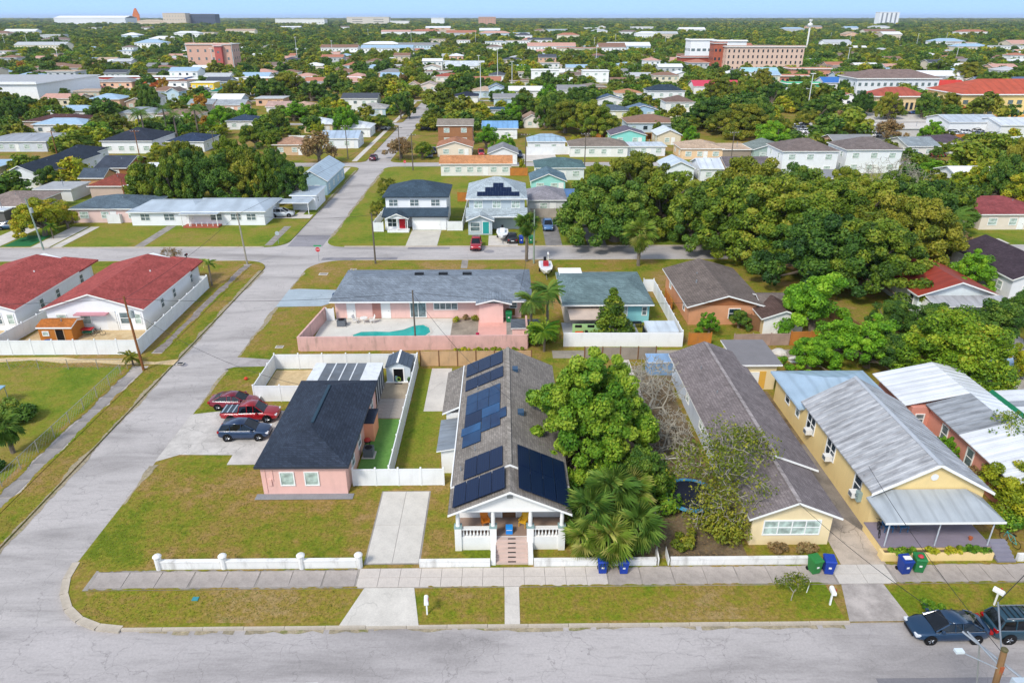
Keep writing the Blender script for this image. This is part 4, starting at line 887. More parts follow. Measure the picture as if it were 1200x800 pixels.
MB().add(pv+[(x,y,z-.12) for x,y,z in pv],[(0,1,5,4),(0,4,3),(1,2,5),(3,4,5,2),(6,7,8,9),(0,6,7,1),(1,7,8,2),(0,3,9,6)]).build('porch_roof',[PR],yh)
MB().box(26.48,34.97,39.33,39.36,2.86,3.02).build('porch_gutter', TRIM, yh)
for x in (27.0,30.6,34.4): MB().tube((x,39.65,.76),(x,39.65,2.9),.05,.05,8).build('porch_post', paint('#b9bec4'), yh)
t = thing('planter_wall','pale yellow planter wall in front of the yellow porch house','planter wall',(26.6,38.9,0)); MB().box(0,7.9,0,.2,0,.62).box(0,.2,.2,.65,0,.62).build('front_face', YEL2, t); MB().box(.2,7.8,.2,.64,0,.45).build('soil_bed', SOIL, t)
for k,(x,l) in enumerate(((28.2,'left'),(31.2,'middle'),(33.3,'right'))): shrub(x,39.22,1.2 if k != 1 else 1.6,.3,.55,L_BRIGHT if k != 1 else L_YEL,'low green hedge at the %s of the yellow planter wall' % l,.1,12,110,z=.42,name='hedge',cat='hedge')
t = thing('front_steps','purple-grey concrete steps at the right end of the yellow porch','steps',(34.75,38.7,0)); 
for k in range(5): MB().box(0,1.3,.3*k,1.6,0 if k == 0 else .15*k+.002,.15*(k+1)).build('step', paint('#8b8894',.15,.8,.3), t)
solid_wall('short white wall end right of the purple-grey steps', [(36.2,38.9),(39,38.9)], .6,.22,MW)
chair(28.0,41.3,.765,0,'#3f6f96','blue slatted porch chair on the left of the yellow porch',s=1.15); chair(29.1,41.3,.765,.1,'#3f6f96','blue slatted porch chair nearest the white door of the yellow porch',s=1.15)
t = thing('exercise_bike','black bicycle leaning in the left corner of the yellow porch','bicycle',(27.2,41.0,.765),1.2)
def bicycle(t, m):
    for x in (-.5,.5):
        b = MB(); 
        for k in range(12): a = k*math.pi/6; b.tube((x+.31*math.cos(a),0,.33+.31*math.sin(a)),(x+.31*math.cos(a+.53),0,.33+.31*math.sin(a+.53)),.022,.022,4)
        b.build('wheel', BLACK, t)
    b = MB(); b.tube((-.5,0,.33),(0,0,.35),.02).tube((-.5,0,.33),(-.15,0,.85),.02).tube((0,0,.35),(-.18,0,.92),.02).tube((-.15,0,.8),(.38,0,.85),.02).tube((0,0,.35),(.38,0,.85),.02).tube((.5,0,.33),(.36,0,.98),.02); b.build('frame', m, t)
    MB().box(-.3,-.05,-.07,.07,.92,.97).build('saddle', BLACK, t); MB().tube((.36,-.26,.99),(.36,.26,.99),.018).build('handlebar', BLACK, t)
bicycle(t, DARK)
t = thing('bicycle','teal bicycle standing right of the yellow porch steps','bicycle',(36.8,40.6,0),1.9); bicycle(t, paint('#3fa7a0',.1,.4))
t = thing('flower_pot','terracotta flower pot on the right of the yellow porch deck','flower pot',(33.5,40.2,.765)); MB().lathe([(.1,0),(.15,.25)],(0,0,0),10).build('pot', paint('#b5623c',.1,.7), t)
# white / pink metal roofed house at the right
PK2 = paint('#dc9784',.06,.7,.15); MWH = metalroof('#e6e8ea','Y',.3,.2,.4,1.0,'#a9a9a9'); MGR = metalroof('#a3a7ab','Y',.3,.7,.5,1.0,'#6b6c6e')
wh = thing('coral_house','coral-walled house with patched white and grey metal roof','house',(0,0,0)); NICK.append(('coral-walled house',41,54)); FOOT.append((36.4,43,45,62.5))
b = MB(); b.box(38.7,44.2,44,55.6,0,2.85); b.box(37.0,44.2,55.6,61.6,0,2.85); b.build('wall', PK2, wh)
def sheets(par, xa, xb, za, zb, y0, y1, n, mats):
    for k in range(n):
        a = y0+(y1-y0)*k/n; c = y0+(y1-y0)*(k+1)/n-.012; m = mats[k] if isinstance(mats, list) else mats
        b = MB().add([(xa,a,za),(xb,a,zb),(xb,c,zb),(xa,c,za),(xa,a,za-.08),(xb,a,zb-.08),(xb,c,zb-.08),(xa,c,za-.08)],[(0,1,2,3),(7,6,5,4),(0,4,5,1),(1,5,6,2),(2,6,7,3),(3,7,4,0)])
        b.add([(xa,a,za),(xb,a,zb),(xb,a+.04,zb+.03),(xa,a+.04,za+.03),(xb,a+.08,zb),(xa,a+.08,za)],[(0,1,2,3),(3,2,4,5)]); b.build('roof_sheet', m, par)
sheets(wh,36.4,42,2.95,4.2,55.8,62.1,10,MWH); sheets(wh,38.2,42,3.1,4.21,50.6,55.75,8,MGR); sheets(wh,38.2,42,3.1,4.21,43.5,50.58,11,MWH); sheets(wh,42.02,44.6,4.2,3.6,43.5,62.1,24,MWH)
window(wh,'W',(38.7,44.2,44,55.6),2.6,.9,.8,1.5,G_GREY,1,True); window(wh,'W',(38.7,44.2,44,55.6),6.3,.9,.8,1.5,G_GREY); window(wh,'S',(37.0,44.2,55.6,61.6),.85,1.2,.7,.9,G_GREY)
gb = thing('green_edged_building','wide white-roofed building with a dark green metal edge at the right frame edge','building',(45,44,0)); FOOT.append((44.8,43,60,59))
MB().box(.4,14,.3,14,0,2.8).build('wall', paint('#d9d6ce',.08,.7,.2), gb); sheets(gb,.9,14.4,3.1,3.7,0,14.2,14,[MWH,MWH,MGR]*5)
MB().add([(-.1,-.1,2.3),(.9,-.1,3.18),(.9,14.3,3.18),(-.1,14.3,2.3),(-.1,-.1,2.2),(.9,-.1,3.08),(.9,14.3,3.08),(-.1,14.3,2.2)],[(0,1,2,3),(7,6,5,4),(0,4,5,1),(1,5,6,2),(2,6,7,3),(3,7,4,0)]).build('green_edge', paint('#1f7a55',.1,.5), gb)
MB().box(.1,.7,6.0,7.6,2.78,2.98).build('roof_vent', DARK, gb)
# --- bins, mailboxes
def bin_(x, y, hexc, label, rz=0, s=1.0, z=.036, open_=False):
    t = thing('wheelie_bin', label, 'wheeled bin', (x,y,z), rz); m = paint(hexc,.08,.45); t.scale = (s,s,s)
    b = MB(); b.add([(-.24,-.26,.08),(.24,-.26,.08),(.24,.24,.08),(-.24,.24,.08),(-.31,-.33,1.0),(.31,-.33,1.0),(.31,.33,1.0),(-.31,.33,1.0)],[(3,2,1,0),(4,5,6,7),(0,1,5,4),(1,2,6,5),(2,3,7,6),(3,0,4,7)]); b.build('body', m, t)
    MB().add([(-.34,-.37,1.0),(.34,-.37,1.0),(.34,.36,1.02),(-.34,.36,1.02),(-.3,-.3,1.08),(.3,-.3,1.08),(.3,.34,1.12),(-.3,.34,1.12)],[(3,2,1,0),(4,5,6,7),(0,1,5,4),(1,2,6,5),(2,3,7,6),(3,0,4,7)]).build('lid', m, t)
    MB().tube((-.28,.4,.98),(.28,.4,.98),.025,.025,6).build('handle', m, t)
    for a in (-.24,.24): MB().tube((a-.03,.28,.12),(a+.03,.28,.12),.12,.12,10).build('wheel', RUBBER, t)
    MB().box(-.08,.08,-.325,-.31,.52,.64).build('emblem', WHITE, t); return t
bin_(21.35,37.9,'#2f7d3d','green wheeled bin left of the blue bin at the cracked driveway',.25,1.15); bin_(22.3,37.85,'#1d3f9c','blue wheeled bin right of the green bin at the cracked driveway',-.15,1.15)
bin_(27.55,37.8,'#1c3c8c','blue wheeled bin with white papers on its lid at the planter wall',.1,1.15); bin_(28.6,37.95,'#2b7a46','green wheeled bin with red bag on its lid at the planter wall',-.15,1.15)
t = thing('paper_pile','white papers lying on the blue bin at the planter wall','papers',(27.55,37.7,1.335)); MB().box(-.25,.25,-.15,.2,0,.05).box(-.1,.22,-.2,.1,.05,.08).build('sheets', WHITE, t)
t = thing('rubbish_bag','red bag lying on the green bin at the planter wall','bag',(28.5,37.8,1.33)); MB().lathe([(.14,0),(.2,.08),(.12,.18),(.03,.22)],(0,0,0),8).build('bag', paint('#c23a44',.2,.5), t)
bin_(6.7,38.1,'#1d3f9c','blue wheeled bin half hidden under the palm, the left one',0,1.05); bin_(8.15,38.05,'#1d3f9c','blue wheeled bin half hidden under the palm, the right one',0,1.05)
def mailbox(x, y, label, rz=0, hexc='#f2f2ee', z=0):
    t = thing('mailbox', label, 'mailbox', (x,y,z), rz); m = paint(hexc,.04,.5)
    MB().box(-.05,.05,-.05,.05,0,1.05).build('post', m, t); b = MB(); pr = [(-.14,0),(-.14,.18),(-.1,.27),(0,.31),(.1,.27),(.14,.18),(.14,0)]
    b.loft([[(px,-.3,1.05+pz) for px,pz in pr],[(px,.32,1.05+pz) for px,pz in pr]]); b.build('box', m, t); MB().box(-.12,.12,-.32,-.3,1.08,1.25).build('door', m, t); MB().box(.14,.16,-.1,.0,1.15,1.4).build('flag', paint('#b93030'), t)
mailbox(-5.05,34.4,'white mailbox on the verge beside the concrete driveway apron',.1); mailbox(21.25,34.9,'white mailbox on the verge left of the worn apron',-.1); mailbox(32.0,34.75,'white mailbox on the verge above the dark blue sedan',.6)
mailbox(-49.7,107.3,'black mailbox at the kerb behind the right red-roofed house',0,'#1d1d20'); mailbox(-71.5,107.3,'white mailbox at the kerb behind the left red-roofed house'); mailbox(7,107.2,'white mailbox by the boat trailer near the second street',0)
# yard clutter on the porch side of the coral house and trampolines
t = thing('trampoline','round trampoline with blue rim beneath the wispy olive tree','trampoline',(14.6,45.6,0)); 
b = MB(); b2 = MB()
for k in range(24):
    a = k*math.pi/12; c = a+math.pi/12
    for r0, r1, z_, bb in ((1.85,2.15,.9,b),):
        bb.add([(r0*math.cos(a),r0*math.sin(a),z_),(r1*math.cos(a),r1*math.sin(a),z_),(r1*math.cos(c),r1*math.sin(c),z_),(r0*math.cos(c),r0*math.sin(c),z_),(r0*math.cos(a),r0*math.sin(a),z_-.06),(r1*math.cos(a),r1*math.sin(a),z_-.12),(r1*math.cos(c),r1*math.sin(c),z_-.12),(r0*math.cos(c),r0*math.sin(c),z_-.06)],[(0,1,2,3),(7,6,5,4),(1,5,6,2),(0,3,7,4)])
b.build('rim_pad', paint('#4f9fc4',.12,.5), t); MB().lathe([(1.86,0),(1.86,.01)],(0,0,.84),24).build('mat', paint('#14182a',.2,.6), t)
for k in range(6): a = k*math.pi/3; MB().tube((2.0*math.cos(a),2.0*math.sin(a),0),(2.0*math.cos(a),2.0*math.sin(a),.85),.03,.03,6).build('leg', STEEL, t)
t = thing('bench','white broken bench left of the trampoline','bench',(12.0,44.3,0),.3); MB().box(-.6,.6,-.15,.15,.38,.43).build('seat', WHITE, t)
for a in (-.5,.5): MB().box(a-.04,a+.04,-.13,.13,0,.38).build('leg', WHITE, t)
t = thing('swing_frame','pale metal garden frame lying among the bare branches','metal frame',(14.0,51.2,0),.1); MB().tube((-1,0,.5),(1,0,.5),.03).build('top_bar', WHITE, t); MB().tube((-1,.5,.1),(1,.5,.1),.03).build('bottom_bar', WHITE, t)
for a in (-1,1): MB().tube((a,0,.5),(a,.5,.1),.03).tube((a,0,.5),(a,-.4,0),.03).build('leg', WHITE, t)
# ================================================================= MIDDLE GROUND HOUSES
# pink pool house
pk = thing('pool_house','long pink house with blue-grey shingle roof overlooking a walled pool','house',(-21.4,83.9,0)); NICK.append(('pink pool house',-9,88)); FOOT.append((-24,73,4.5,95))
PKP = paint('#ebc2b7',.07,.7,.15); PKW = paint('#dcb0a6',.14,.8,.65)
MB().box(0,23.6,0,10.3,0,2.6).box(18.3,21.3,-1.6,0,0,2.6).build('wall', PKP, pk)
SHB = shingle('#7d868f'); roof(pk,'hip',-.4,25.0,-1.2,11.1,2.75,1.15,'x',SHB,inset=.35); roof(pk,'gable',17.9,22.4,-2.2,1.2,2.78,.55,'y',SHB,name='wing_roof')
for k in range(3): MB().box(9.5+3.2*k,10.7+3.2*k,6.1,6.6,3.55,3.95).build('skylight', DARK, pk)
ek = (0,23.6,0,10.3); door(pk,'S',ek,2.0,.03,.9,2.05); door(pk,'S',ek,6.4,.03,1.0,2.05); window(pk,'S',ek,10.5,.2,1.9,1.9,G_GREY,2,False); window(pk,'S',ek,14.0,1.25,2.9,.8,G_GREY,4,False); window(pk,'S',ek,22.6,1.4,.8,.7,G_GREY)
MB().box(4.7,5.9,-.04,0,.05,2.3).build('brick_panel', paint('#b98376',.2,.8), pk)
solid_wall('weathered pink block wall round the swimming pool yard', [(-22.6,83.6),(-23.6,74.3),(2.7,74.6),(2.7,80.5)], 1.75,.22,PKW,seg=4.2)
MB().box(0,1.1,-.125,.0,.45,1.35).build('wall_hatch', paint('#7a5b25',.3,.8), [o for o in bpy.data.objects if o.get('label','').startswith('weathered pink block')][0], (22.9,.2,0))
prect('pool_deck',-22.8,-6.5,74.5,83.8,concrete('pool_deck_concrete','#d9d5cb',.12,.3,.3),.012); prect('pool_deck',-6.5,-3.2,74.7,83.6,concrete('stained_deck','#a79a89',.5,.6,.8),.014); prect('pool_deck',-3.2,.3,74.7,83.6,paint('#e0a99c',.1,.8,.2),.014); prect('pool_deck',.3,2.6,74.7,83.6,CONCD,.014)
pool = thing('swimming_pool','curved turquoise swimming pool behind the pink wall','swimming pool',(-14,79.6,0)); 
pp = [(-4.3,-1.0),(-4.0,-1.7),(-2,-2.0),(.5,-1.9),(2.6,-2.0),(4.4,-1.4),(5.0,-.2),(4.7,1.2),(3.9,2.1),(2.8,1.8),(1.6,.6),(0,-.05),(-1.8,.1),(-3.4,.0)]
TQ = NT('pool_water'); TQ.bump(TQ.noise(2.2,3),.15,.05); TQ.out(TQ.ramp(TQ.noise(.5,3),[(.3,lin('#1f9c94')),(.7,lin('#35b8ac'))]),.05,0,.5)
MB().sheet(pp,.03).build('water',TQ.m,pool)
b = MB(); n = len(pp); op = [(x*1.06+.0,y*1.1) for x,y in pp]
for i in range(n): j=(i+1)%n; b.add([(*pp[i],.06),(*pp[j],.06),(*op[j],.05),(*op[i],.05),(*pp[i],.02),(*pp[j],.02)],[(0,1,2,3),(0,4,5,1)])
b.build('coping', paint('#cfc9bd',.15,.8,.3), pool)
ac_unit(-20.2,81.6,'beige air conditioner in the pool yard by the white gate',.5)
panel_fence('short white gate panel at the left end of the pool house', [(-22.4,83.3),(-21.5,83.3)], 1.6,1)
t = thing('black_drum','black round drum inside the left pink wall','drum',(-22.6,76.6,0)); MB().lathe([(.3,0),(.38,.15),(.3,.5),(.1,.55)],(0,0,0),12).build('drum', BLACK, t)
bin_(.6,82.6,'#1f7a4a','green wheeled bin against the pink pool house wall',0,1.25,.02)
t = thing('pool_shed','low pink block shed with flat dark shingle lid','shed',(1.0,77.5,0)); MB().box(0,3.2,0,2.4,0,1.3).build('wall', PKP, t); roof(t,'flat',-.2,3.4,-.2,2.6,1.42,0,'x',shingle('#5a6168'),th=.1)
t = thing('patio_table','round white table among two chairs by the pool house wall','table',(-17.6,82.4,.02)); MB().lathe([(.5,0),(.5,.04)],(0,0,.7),14).build('top', WHITE, t); MB().tube((0,0,0),(0,0,.7),.05).build('leg', WHITE, t)
chair(-18.6,82.4,.02,1.2,'#e9e6e0','white chair left of the round poolside table'); chair(-16.6,82.4,.02,-1.2,'#e9e6e0','white chair right of the round poolside table')
for i,(x,y) in enumerate(((-6.1,82.6),(-4.9,83.1),(-3.6,82.8))): shrub(x,y,.45,.3,.8,[L_YEL,L_RUST,L_OLIVE][i],['yellow-green potted bush left of the brown one by the pool house','brown dry bush in the middle by the pool house wall','small olive bush right of the brown one by the pool house'][i],.12,5,60,name='bush',cat='bush')
t = thing('planter','small red planter on the pink part of the pool deck','planter',(-3.2,78.2,.02)); MB().lathe([(.16,0),(.22,.35),(.22,.4)],(0,0,0),10).build('pot', paint('#b01f4a'), t)
# wooden fences
WDF = paint('#c8a37a',.18,.8,.35); WDP = paint('#7e5a3c',.2,.8,.2); WDO = paint('#bf7a35',.2,.8,.3)
panel_fence('new pale timber fence with dark posts behind the solar-panelled bungalow', [(-9.2,70.2),(3.0,70.2)], 1.8,2.0,WDF,WDP,cap=False)
panel_fence('grey weathered timber fence behind the green-roofed aqua house lane', [(9,71.6),(17,71.6)], 1.5,2.0,paint('#9a8f82',.2,.8,.3),WDP,cap=False)
panel_fence('orange timber fence behind the small white-gabled garage', [(33.5,75.2),(43,75.6)], 1.7,2.2,WDO,cap=False); panel_fence('dull pink-grey timber fence left of the orange fence', [(26.8,75.0),(33.3,75.2)], 1.5,2.1,paint('#a98f80',.25,.8,.3),cap=False)
panel_fence('short orange timber gate beside the white wall end', [(21.6,75.4),(24.2,75.4)], 1.5,2.6,WDO,cap=False); panel_fence('brown timber fence running back from the orange fence', [(43,75.6),(41,88)], 1.6,2.4,paint('#8a6a44',.2,.8,.3),cap=False)
panel_fence('brown timber gate beside the orange brick house', [(29.4,80.8),(31.2,79.2)], 1.9,1.2,WDP,cap=False); panel_fence('low brown fence left of the orange brick house', [(21.9,86),(21.9,90)], 1.5,2,WDO,cap=False)
solid_wall('long white block wall behind the aqua house yard', [(6.9,75.2),(20.8,75.0)], 1.7,.2,paint('#f2f2ef',.04,.6,.15),seg=4.7)
panel_fence('white vinyl fence stepping back between the aqua and orange brick houses', [(20.8,75.3),(20.9,93.2),(19.5,93.2)], 1.8,2.4)
# aqua house with green-grey roof
aq = thing('aqua_house','aqua and cream house with green-grey hip roof behind the white wall','house',(7.6,82.3,0)); NICK.append(('aqua house',13,88)); FOOT.append((6.5,75,21,95))
MB().box(0,4.2,0,11,0,2.55).build('left_wall', paint('#d9cdbf',.08,.7,.2), aq); MB().box(4.2,10.6,0,11,0,2.55).build('wall', paint('#8fd0d4',.06,.7,.15), aq)
roof(aq,'hip',-.4,11.0,-.9,11.6,2.7,1.1,'x',shingle('#6b7f80'),inset=.4); window(aq,'S',(0,10.6,0,11),7.0,.9,1.6,1.2,G_BLIND,2); window(aq,'S',(0,10.6,0,11),10.0,1.0,.5,1.0,G_GREY)
MB().box(.3,5.2,-4.0,-.02,2.0,2.1).build('awning', paint('#cdb8a6',.12,.8,.2), aq); roof(aq,'flat',0,3.2,9.8,12.8,2.9,0,'x',WHITE,name='white_flat_roof')
MB().box(.6,5.0,-4.3,-4.2,0,1.6).build('green_screen', paint('#a7cf8a',.1,.7,.15), aq)
for a in (.9,2.4,3.5): MB().box(a,a+.8,-4.36,-4.3,1.2,1.5).build('screen_opening', DARK, aq)
t = thing('orange_garden_tractor','orange ride-on mower in front of the pale green screen','mower',(9.3,77.4,0)); m = paint('#e2521c',.08,.4)
MB().box(-.8,.2,-.35,.35,.4,.8).build('hood', m, t); MB().box(.2,.9,-.4,.4,.35,.6).build('rear_fender', m, t); MB().box(.35,.7,-.2,.2,.6,1.0).build('seat', BLACK, t); MB().tube((.1,0,.8),(.25,0,1.05),.03).build('steering_column', BLACK, t)
for a in (-.6,.6):
    for c in (-.42,.42): MB().tube((a,c-.08,.25),(a,c+.08,.25),.25,.25,12).build('wheel', RUBBER, t)
t = thing('white_shed','low white flat-roofed shed in the back corner behind the white wall','shed',(16.9,75.8,0)); MB().box(0,3.4,0,2.6,0,1.5).build('wall', paint('#dfe6ea',.05,.5), t); roof(t,'shed',-.1,3.6,-.1,2.8,1.55,.2,'x',metalroof('#d4dde2','X',.4,.15),th=.06)
t = thing('black_door_frame','dark upright panel left of the low white shed','panel',(16.5,76.2,0)); MB().box(0,.12,0,1.2,0,1.6).build('panel', DARK, t)
t = thing('blue_tub','blue tub on the paved yard of the aqua house','tub',(14.2,79.6,.02)); MB().lathe([(.4,0),(.5,.5),(.52,.52)],(0,0,0),12).build('tub', paint('#2b6fb0'), t)
t = thing('patio_set','dark table under the aqua house window','table',(16.4,80.5,.02)); MB().box(-.6,.6,-.4,.4,.68,.72).build('top', DARK, t)
for a in (-.5,.5): MB().tube((a,0,0),(a,0,.68),.04).build('leg', DARK, t)
t = thing('small_boat','small upturned white dinghy beside the low white shed','boat',(13.8,76.6,0.02)); MB().loft([[(-1.0,-.1,0),(-1.0,0,.12),(-1.0,.1,0)],[(-.6,-.45,0),(-.6,0,.4),(-.6,.45,0)],[(.4,-.5,0),(.4,0,.42),(.4,.5,0)],[(1,-.4,0),(1,0,.32),(1,.4,0)]]).build('hull', WHITE, t)
prect('yard_paving', 7.2,16.4,75.4,82.2, concrete('yard_concrete','#b9bab9',.2,.4,.5),.012)
# orange brick house
ob = thing('orange_brick_house','orange brick house with brown-grey shingle roof and cedar gable','house',(23.0,81.4,0)); NICK.append(('orange brick house',28,87)); FOOT.append((22,76,38,97))
b = MB(); b.box(0,9.0,0,13.6,0,2.6); b.build('wall', paint('#d69a72',.12,.8,.15), ob)
MB().add([(.05,-.01,2.55),(8.95,-.01,2.55),(4.5,-.01,3.85),(.05,.2,2.55),(8.95,.2,2.55),(4.5,.2,3.85)],[(0,1,2),(5,4,3),(0,2,5,3),(1,4,5,2)]).build('gable', paint('#a5673f',.15,.8), ob)
SHO = shingle('#71665f'); roof(ob,'gable',-.5,9.5,-.6,14.2,2.62,1.45,'y',SHO); roof(ob,'gable',8.8,15.0,-.3,4.6,2.5,.75,'x',SHO,name='wing_roof'); MB().box(9.0,14.6,.3,4.2,0,2.4).build('wing_wall', paint('#b98d6c',.12,.8), ob)
window(ob,'S',(0,9,0,13.6),5.6,.9,1.3,1.2,G_DARK,1,True); window(ob,'W',(0,9,0,13.6),11,1.0,.8,1.2,G_DARK); window(ob,'W',(0,9,0,13.6),3,1.0,.9,1.2,G_BLIND)
for x,y in ((2.2,6),(3.0,9)): MB().tube((x,y,3.2),(x,y,3.75),.1,.1,8).build('vent_pipe', STEEL, ob)
t = thing('satellite_dish','round pale satellite dish on the brick house wing roof','satellite dish',(36.2,83.2,3.0)); MB().lathe([(.05,0),(.35,.08),(.5,.2)],(0,0,.2),16).build('dish', paint('#d7cfc4'), t); MB().tube((0,0,-.2),(0,0,.3),.04).build('mast', STEEL, t)
t = thing('satellite_dish','white satellite dish left of the small white-gabled garage','satellite dish',(31.6,81.3,2.3)); MB().lathe([(.05,0),(.35,.08),(.5,.2)],(0,0,.2),16).build('dish', WHITE, t); MB().tube((0,0,-2.3),(0,0,.3),.04).build('mast', STEEL, t)
sg = house(31.2,78.3,4.9,4.6,'small garage with white front gable and dark brown shingle roof',wall='#d5b98a',rf='#5a4740',rise=1.0,h=2.1,nick='small white-gabled garage',wins=False,cat='garage',name='garage')
MB().box(.05,4.85,-.05,-.0,0,2.1).add([(.05,-.05,2.1),(4.85,-.05,2.1),(2.45,-.05,2.95),(.05,0,2.1),(4.85,0,2.1),(2.45,0,2.95)],[(0,1,2),(5,4,3),(0,2,5,3),(1,4,5,2)]).build('front_face', WHITE, sg); MB().box(1.6,3.4,-.1,-.05,.1,1.8).build('door', WHITE, sg)
t = thing('rock_pile','heap of white rubble in the alley behind the annex','rubble',(31.6,73.2,0)); MB().lathe([(.9,0),(.8,.2),(.4,.4),(.1,.45)],(0,0,0),7).build('slab', CONCW, t)
t = thing('upturned_boat','white covered boat lying behind the pale blue metal roof','boat',(33.4,71.3,0),.2); MB().loft([[(-1.6,-.5,0),(-1.6,0,.5),(-1.6,.5,0)],[(0,-.8,0),(0,0,.6),(0,.8,0)],[(1.4,-.5,0),(1.4,0,.5),(1.4,.5,0)],[(1.9,-.05,.1),(1.9,0,.2),(1.9,.05,.1)]]).build('hull', WHITE, t)
# red-roofed white houses
RED = shingle('#a2504a')
for (x0, lab, nk) in ((-55.6,'right-hand white house with red roof inside the white corner fence','right red-roofed house'),(-71.0,'left-hand white house with red roof at the left frame edge','left red-roofed house')):
    W_ = 11.6; D_ = 17.0; r = thing('red_roofed_house',lab,'house',(x0,80.6,0)); NICK.append((nk,x0+6,89)); FOOT.append((x0-1,74,x0+W_+1,99))
    b = MB(); gable_walls(b,0,W_,0,D_,0,2.75,1.8,'y'); b.build('wall', paint('#eef0f1',.04,.6,.08), r); MB().box(3.5,W_-.5,D_,D_+1.5,0,2.75).build('front_wing', WHITE, r)
    roof(r,'gable',-.45,W_+.45,-.5,D_-3.2,2.9,2.0,'y',RED); 
    m = W_/2; b = MB(); b.add([(-.45,D_-3.2,2.9),(W_+.45,D_-3.2,2.9),(W_+.45,D_+.4,2.9),(-.45,D_+.4,2.9),(m,D_-3.2,4.9),(m,D_-1.6,4.9)],[(0,4,5,3),(1,2,5,4),(2,3,5)]); b.add([(-.45,D_-3.2,2.72),(W_+.45,D_-3.2,2.72),(W_+.45,D_+.4,2.72),(-.45,D_+.4,2.72)],[(3,2,1,0)]); b.build('roof_hip', RED, r)
    roof(r,'hip',5.2,W_+.45,D_-2,D_+2.0,2.92,1.1,'y',RED,RED,name='wing_roof')
    e = (0,W_,0,D_); 
    for u in (1.7,4.6): window(r,'S',e,u,.9,1.1,1.15,G_BLIND)
    window(r,'S',e,9.3,.9,1.0,1.4,G_GREY); window(r,'S',e,10.9,.9,.7,1.2,G_BLIND); door(r,'S',e,7.9,.03,1.0,2.05); MB().box(7.1,8.3,-.09,-.02,0,2.5).build('back_door_panel', WHITE, r) if x0 > -60 else None
    MB().box(3.7,7.6,-.9,0,2.25,2.4).build('awning', paint('#c98f96',.1,.6), r)
    for u in (5.2,8.8,14.6): window(r,'E',e,u,1.0,.8,1.1,G_GREY)
    MB().box(-.46,W_+.46,-.53,-.5,2.72,2.9).build('fascia', TRIM, r) if False else None
    MB().tube((W_*.72,D_*.6,3.5),(W_*.72,D_*.6,4.25),.09,.09,6).build('vent_pipe', WHITE, r)
panel_fence('white vinyl fence along the alley and street corner of the red-roofed houses', [(-80,73.6),(-41.5,73.6),(-41.9,95.4)], 1.8,2.4); panel_fence('white vinyl fence between the two red-roofed houses', [(-58.4,74),(-57.2,84),(-55.8,88)], 1.7,2.4); panel_fence('short white fence return at the far end of the right red-roofed house', [(-42.0,95.4),(-44.2,95.4)], 1.8,2.2)
prect('sandy_yard',-57.2,-41.8,73.8,80.6,SAND,.012); prect('sandy_yard',-75,-58.6,73.8,80.6,SAND,.012)
ts = house(-54.9,77.3,3.9,2.6,'small orange-brown timber shed inside the white corner fence',wall='#b8732e',rf='#b06a33',kind='gable',axis='x',h=1.75,rise=.45,ov=.15,wins=False,cat='shed',name='shed',nick='timber shed')
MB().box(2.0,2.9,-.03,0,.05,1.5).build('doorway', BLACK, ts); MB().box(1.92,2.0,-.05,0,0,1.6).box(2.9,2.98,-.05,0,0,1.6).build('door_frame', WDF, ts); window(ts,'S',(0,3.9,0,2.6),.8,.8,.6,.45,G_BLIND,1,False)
t = thing('blue_bin','blue tub outside the timber shed door','tub',(-53.8,76.7,.02)); MB().lathe([(.3,0),(.4,.4)],(0,0,0),10).build('tub', paint('#2d4f8f'), t)
t = thing('red_table','red and green toy table right of the timber shed','table',(-50.4,79.3,.02)); MB().box(-.7,.7,-.4,.4,.7,.78).build('top', paint('#c2333a'), t); MB().box(-.6,.6,-.3,.3,.3,.36).build('shelf', paint('#3a9a72'), t)
for a in (-.6,.6): MB().tube((a,0,0),(a,0,.7),.03).build('leg', WHITE, t)
bicycle(thing('bicycle','dark bicycle standing behind the right red-roofed house','bicycle',(-48.9,78.8,.02),.3), DARK)
# second street row (facing the second street, y ~ 120-130)
NAVYR = shingle('#3f4f5c')
nv = thing('navy_two_storey','two-storey white house with navy hip roofs, red door and double garage','house',(-21.3,125.2,0)); NICK.append(('navy-roofed two-storey house',-16,131)); FOOT.append((-23,119,-9,138))
NW_ = paint('#f0f1f0',.04,.6); MB().box(0,11.0,2.2,11.5,0,5.5).build('wall', NW_, nv); MB().box(0,3.6,0,2.2,0,2.6).box(4.9,11.0,0,2.2,0,2.6).build('front_wall', NW_, nv)
roof(nv,'hip',-.5,11.5,1.7,12.0,5.65,2.0,'x',NAVYR,paint('#2c3640')); roof(nv,'shed',-.4,11.4,-.6,2.4,2.65,1.0,'x',NAVYR,paint('#2c3640'),name='porch_roof'); roof(nv,'gable',.3,4.5,-1.9,1.2,2.6,.9,'y',NAVYR,TRIM,name='entry_roof')
MB().add([(.6,-1.6,2.5),(4.2,-1.6,2.5),(2.4,-1.6,3.3),(.6,-1.4,2.5),(4.2,-1.4,2.5),(2.4,-1.4,3.3)],[(0,1,2),(5,4,3),(0,2,5,3),(1,4,5,2)]).build('entry_gable', NW_, nv)
for u in (1.4,5.2,9.0): window(nv,'S',(0,11,2.2,11.5),u,3.9,1.5,1.1,G_GREY,2)
door(nv,'S',(0,11,0,2.2),7.7,.02,4.3,2.2,TRIM,'garage_door'); door(nv,'S',(0,3.6,-.02,2.2),3.1,.03,1.1,2.1,paint('#c2202c')); window(nv,'S',(0,3.6,0,2.2),1.3,.7,1.5,1.4,G_DARK,2); MB().box(.6,4.4,-1.6,-.03,0,.35).build('porch_slab', NW_, nv)
for x in (.7,2.4,4.2): MB().box(x-.07,x+.07,-1.55,-1.41,.35,2.5).build('porch_post', TRIM, nv)
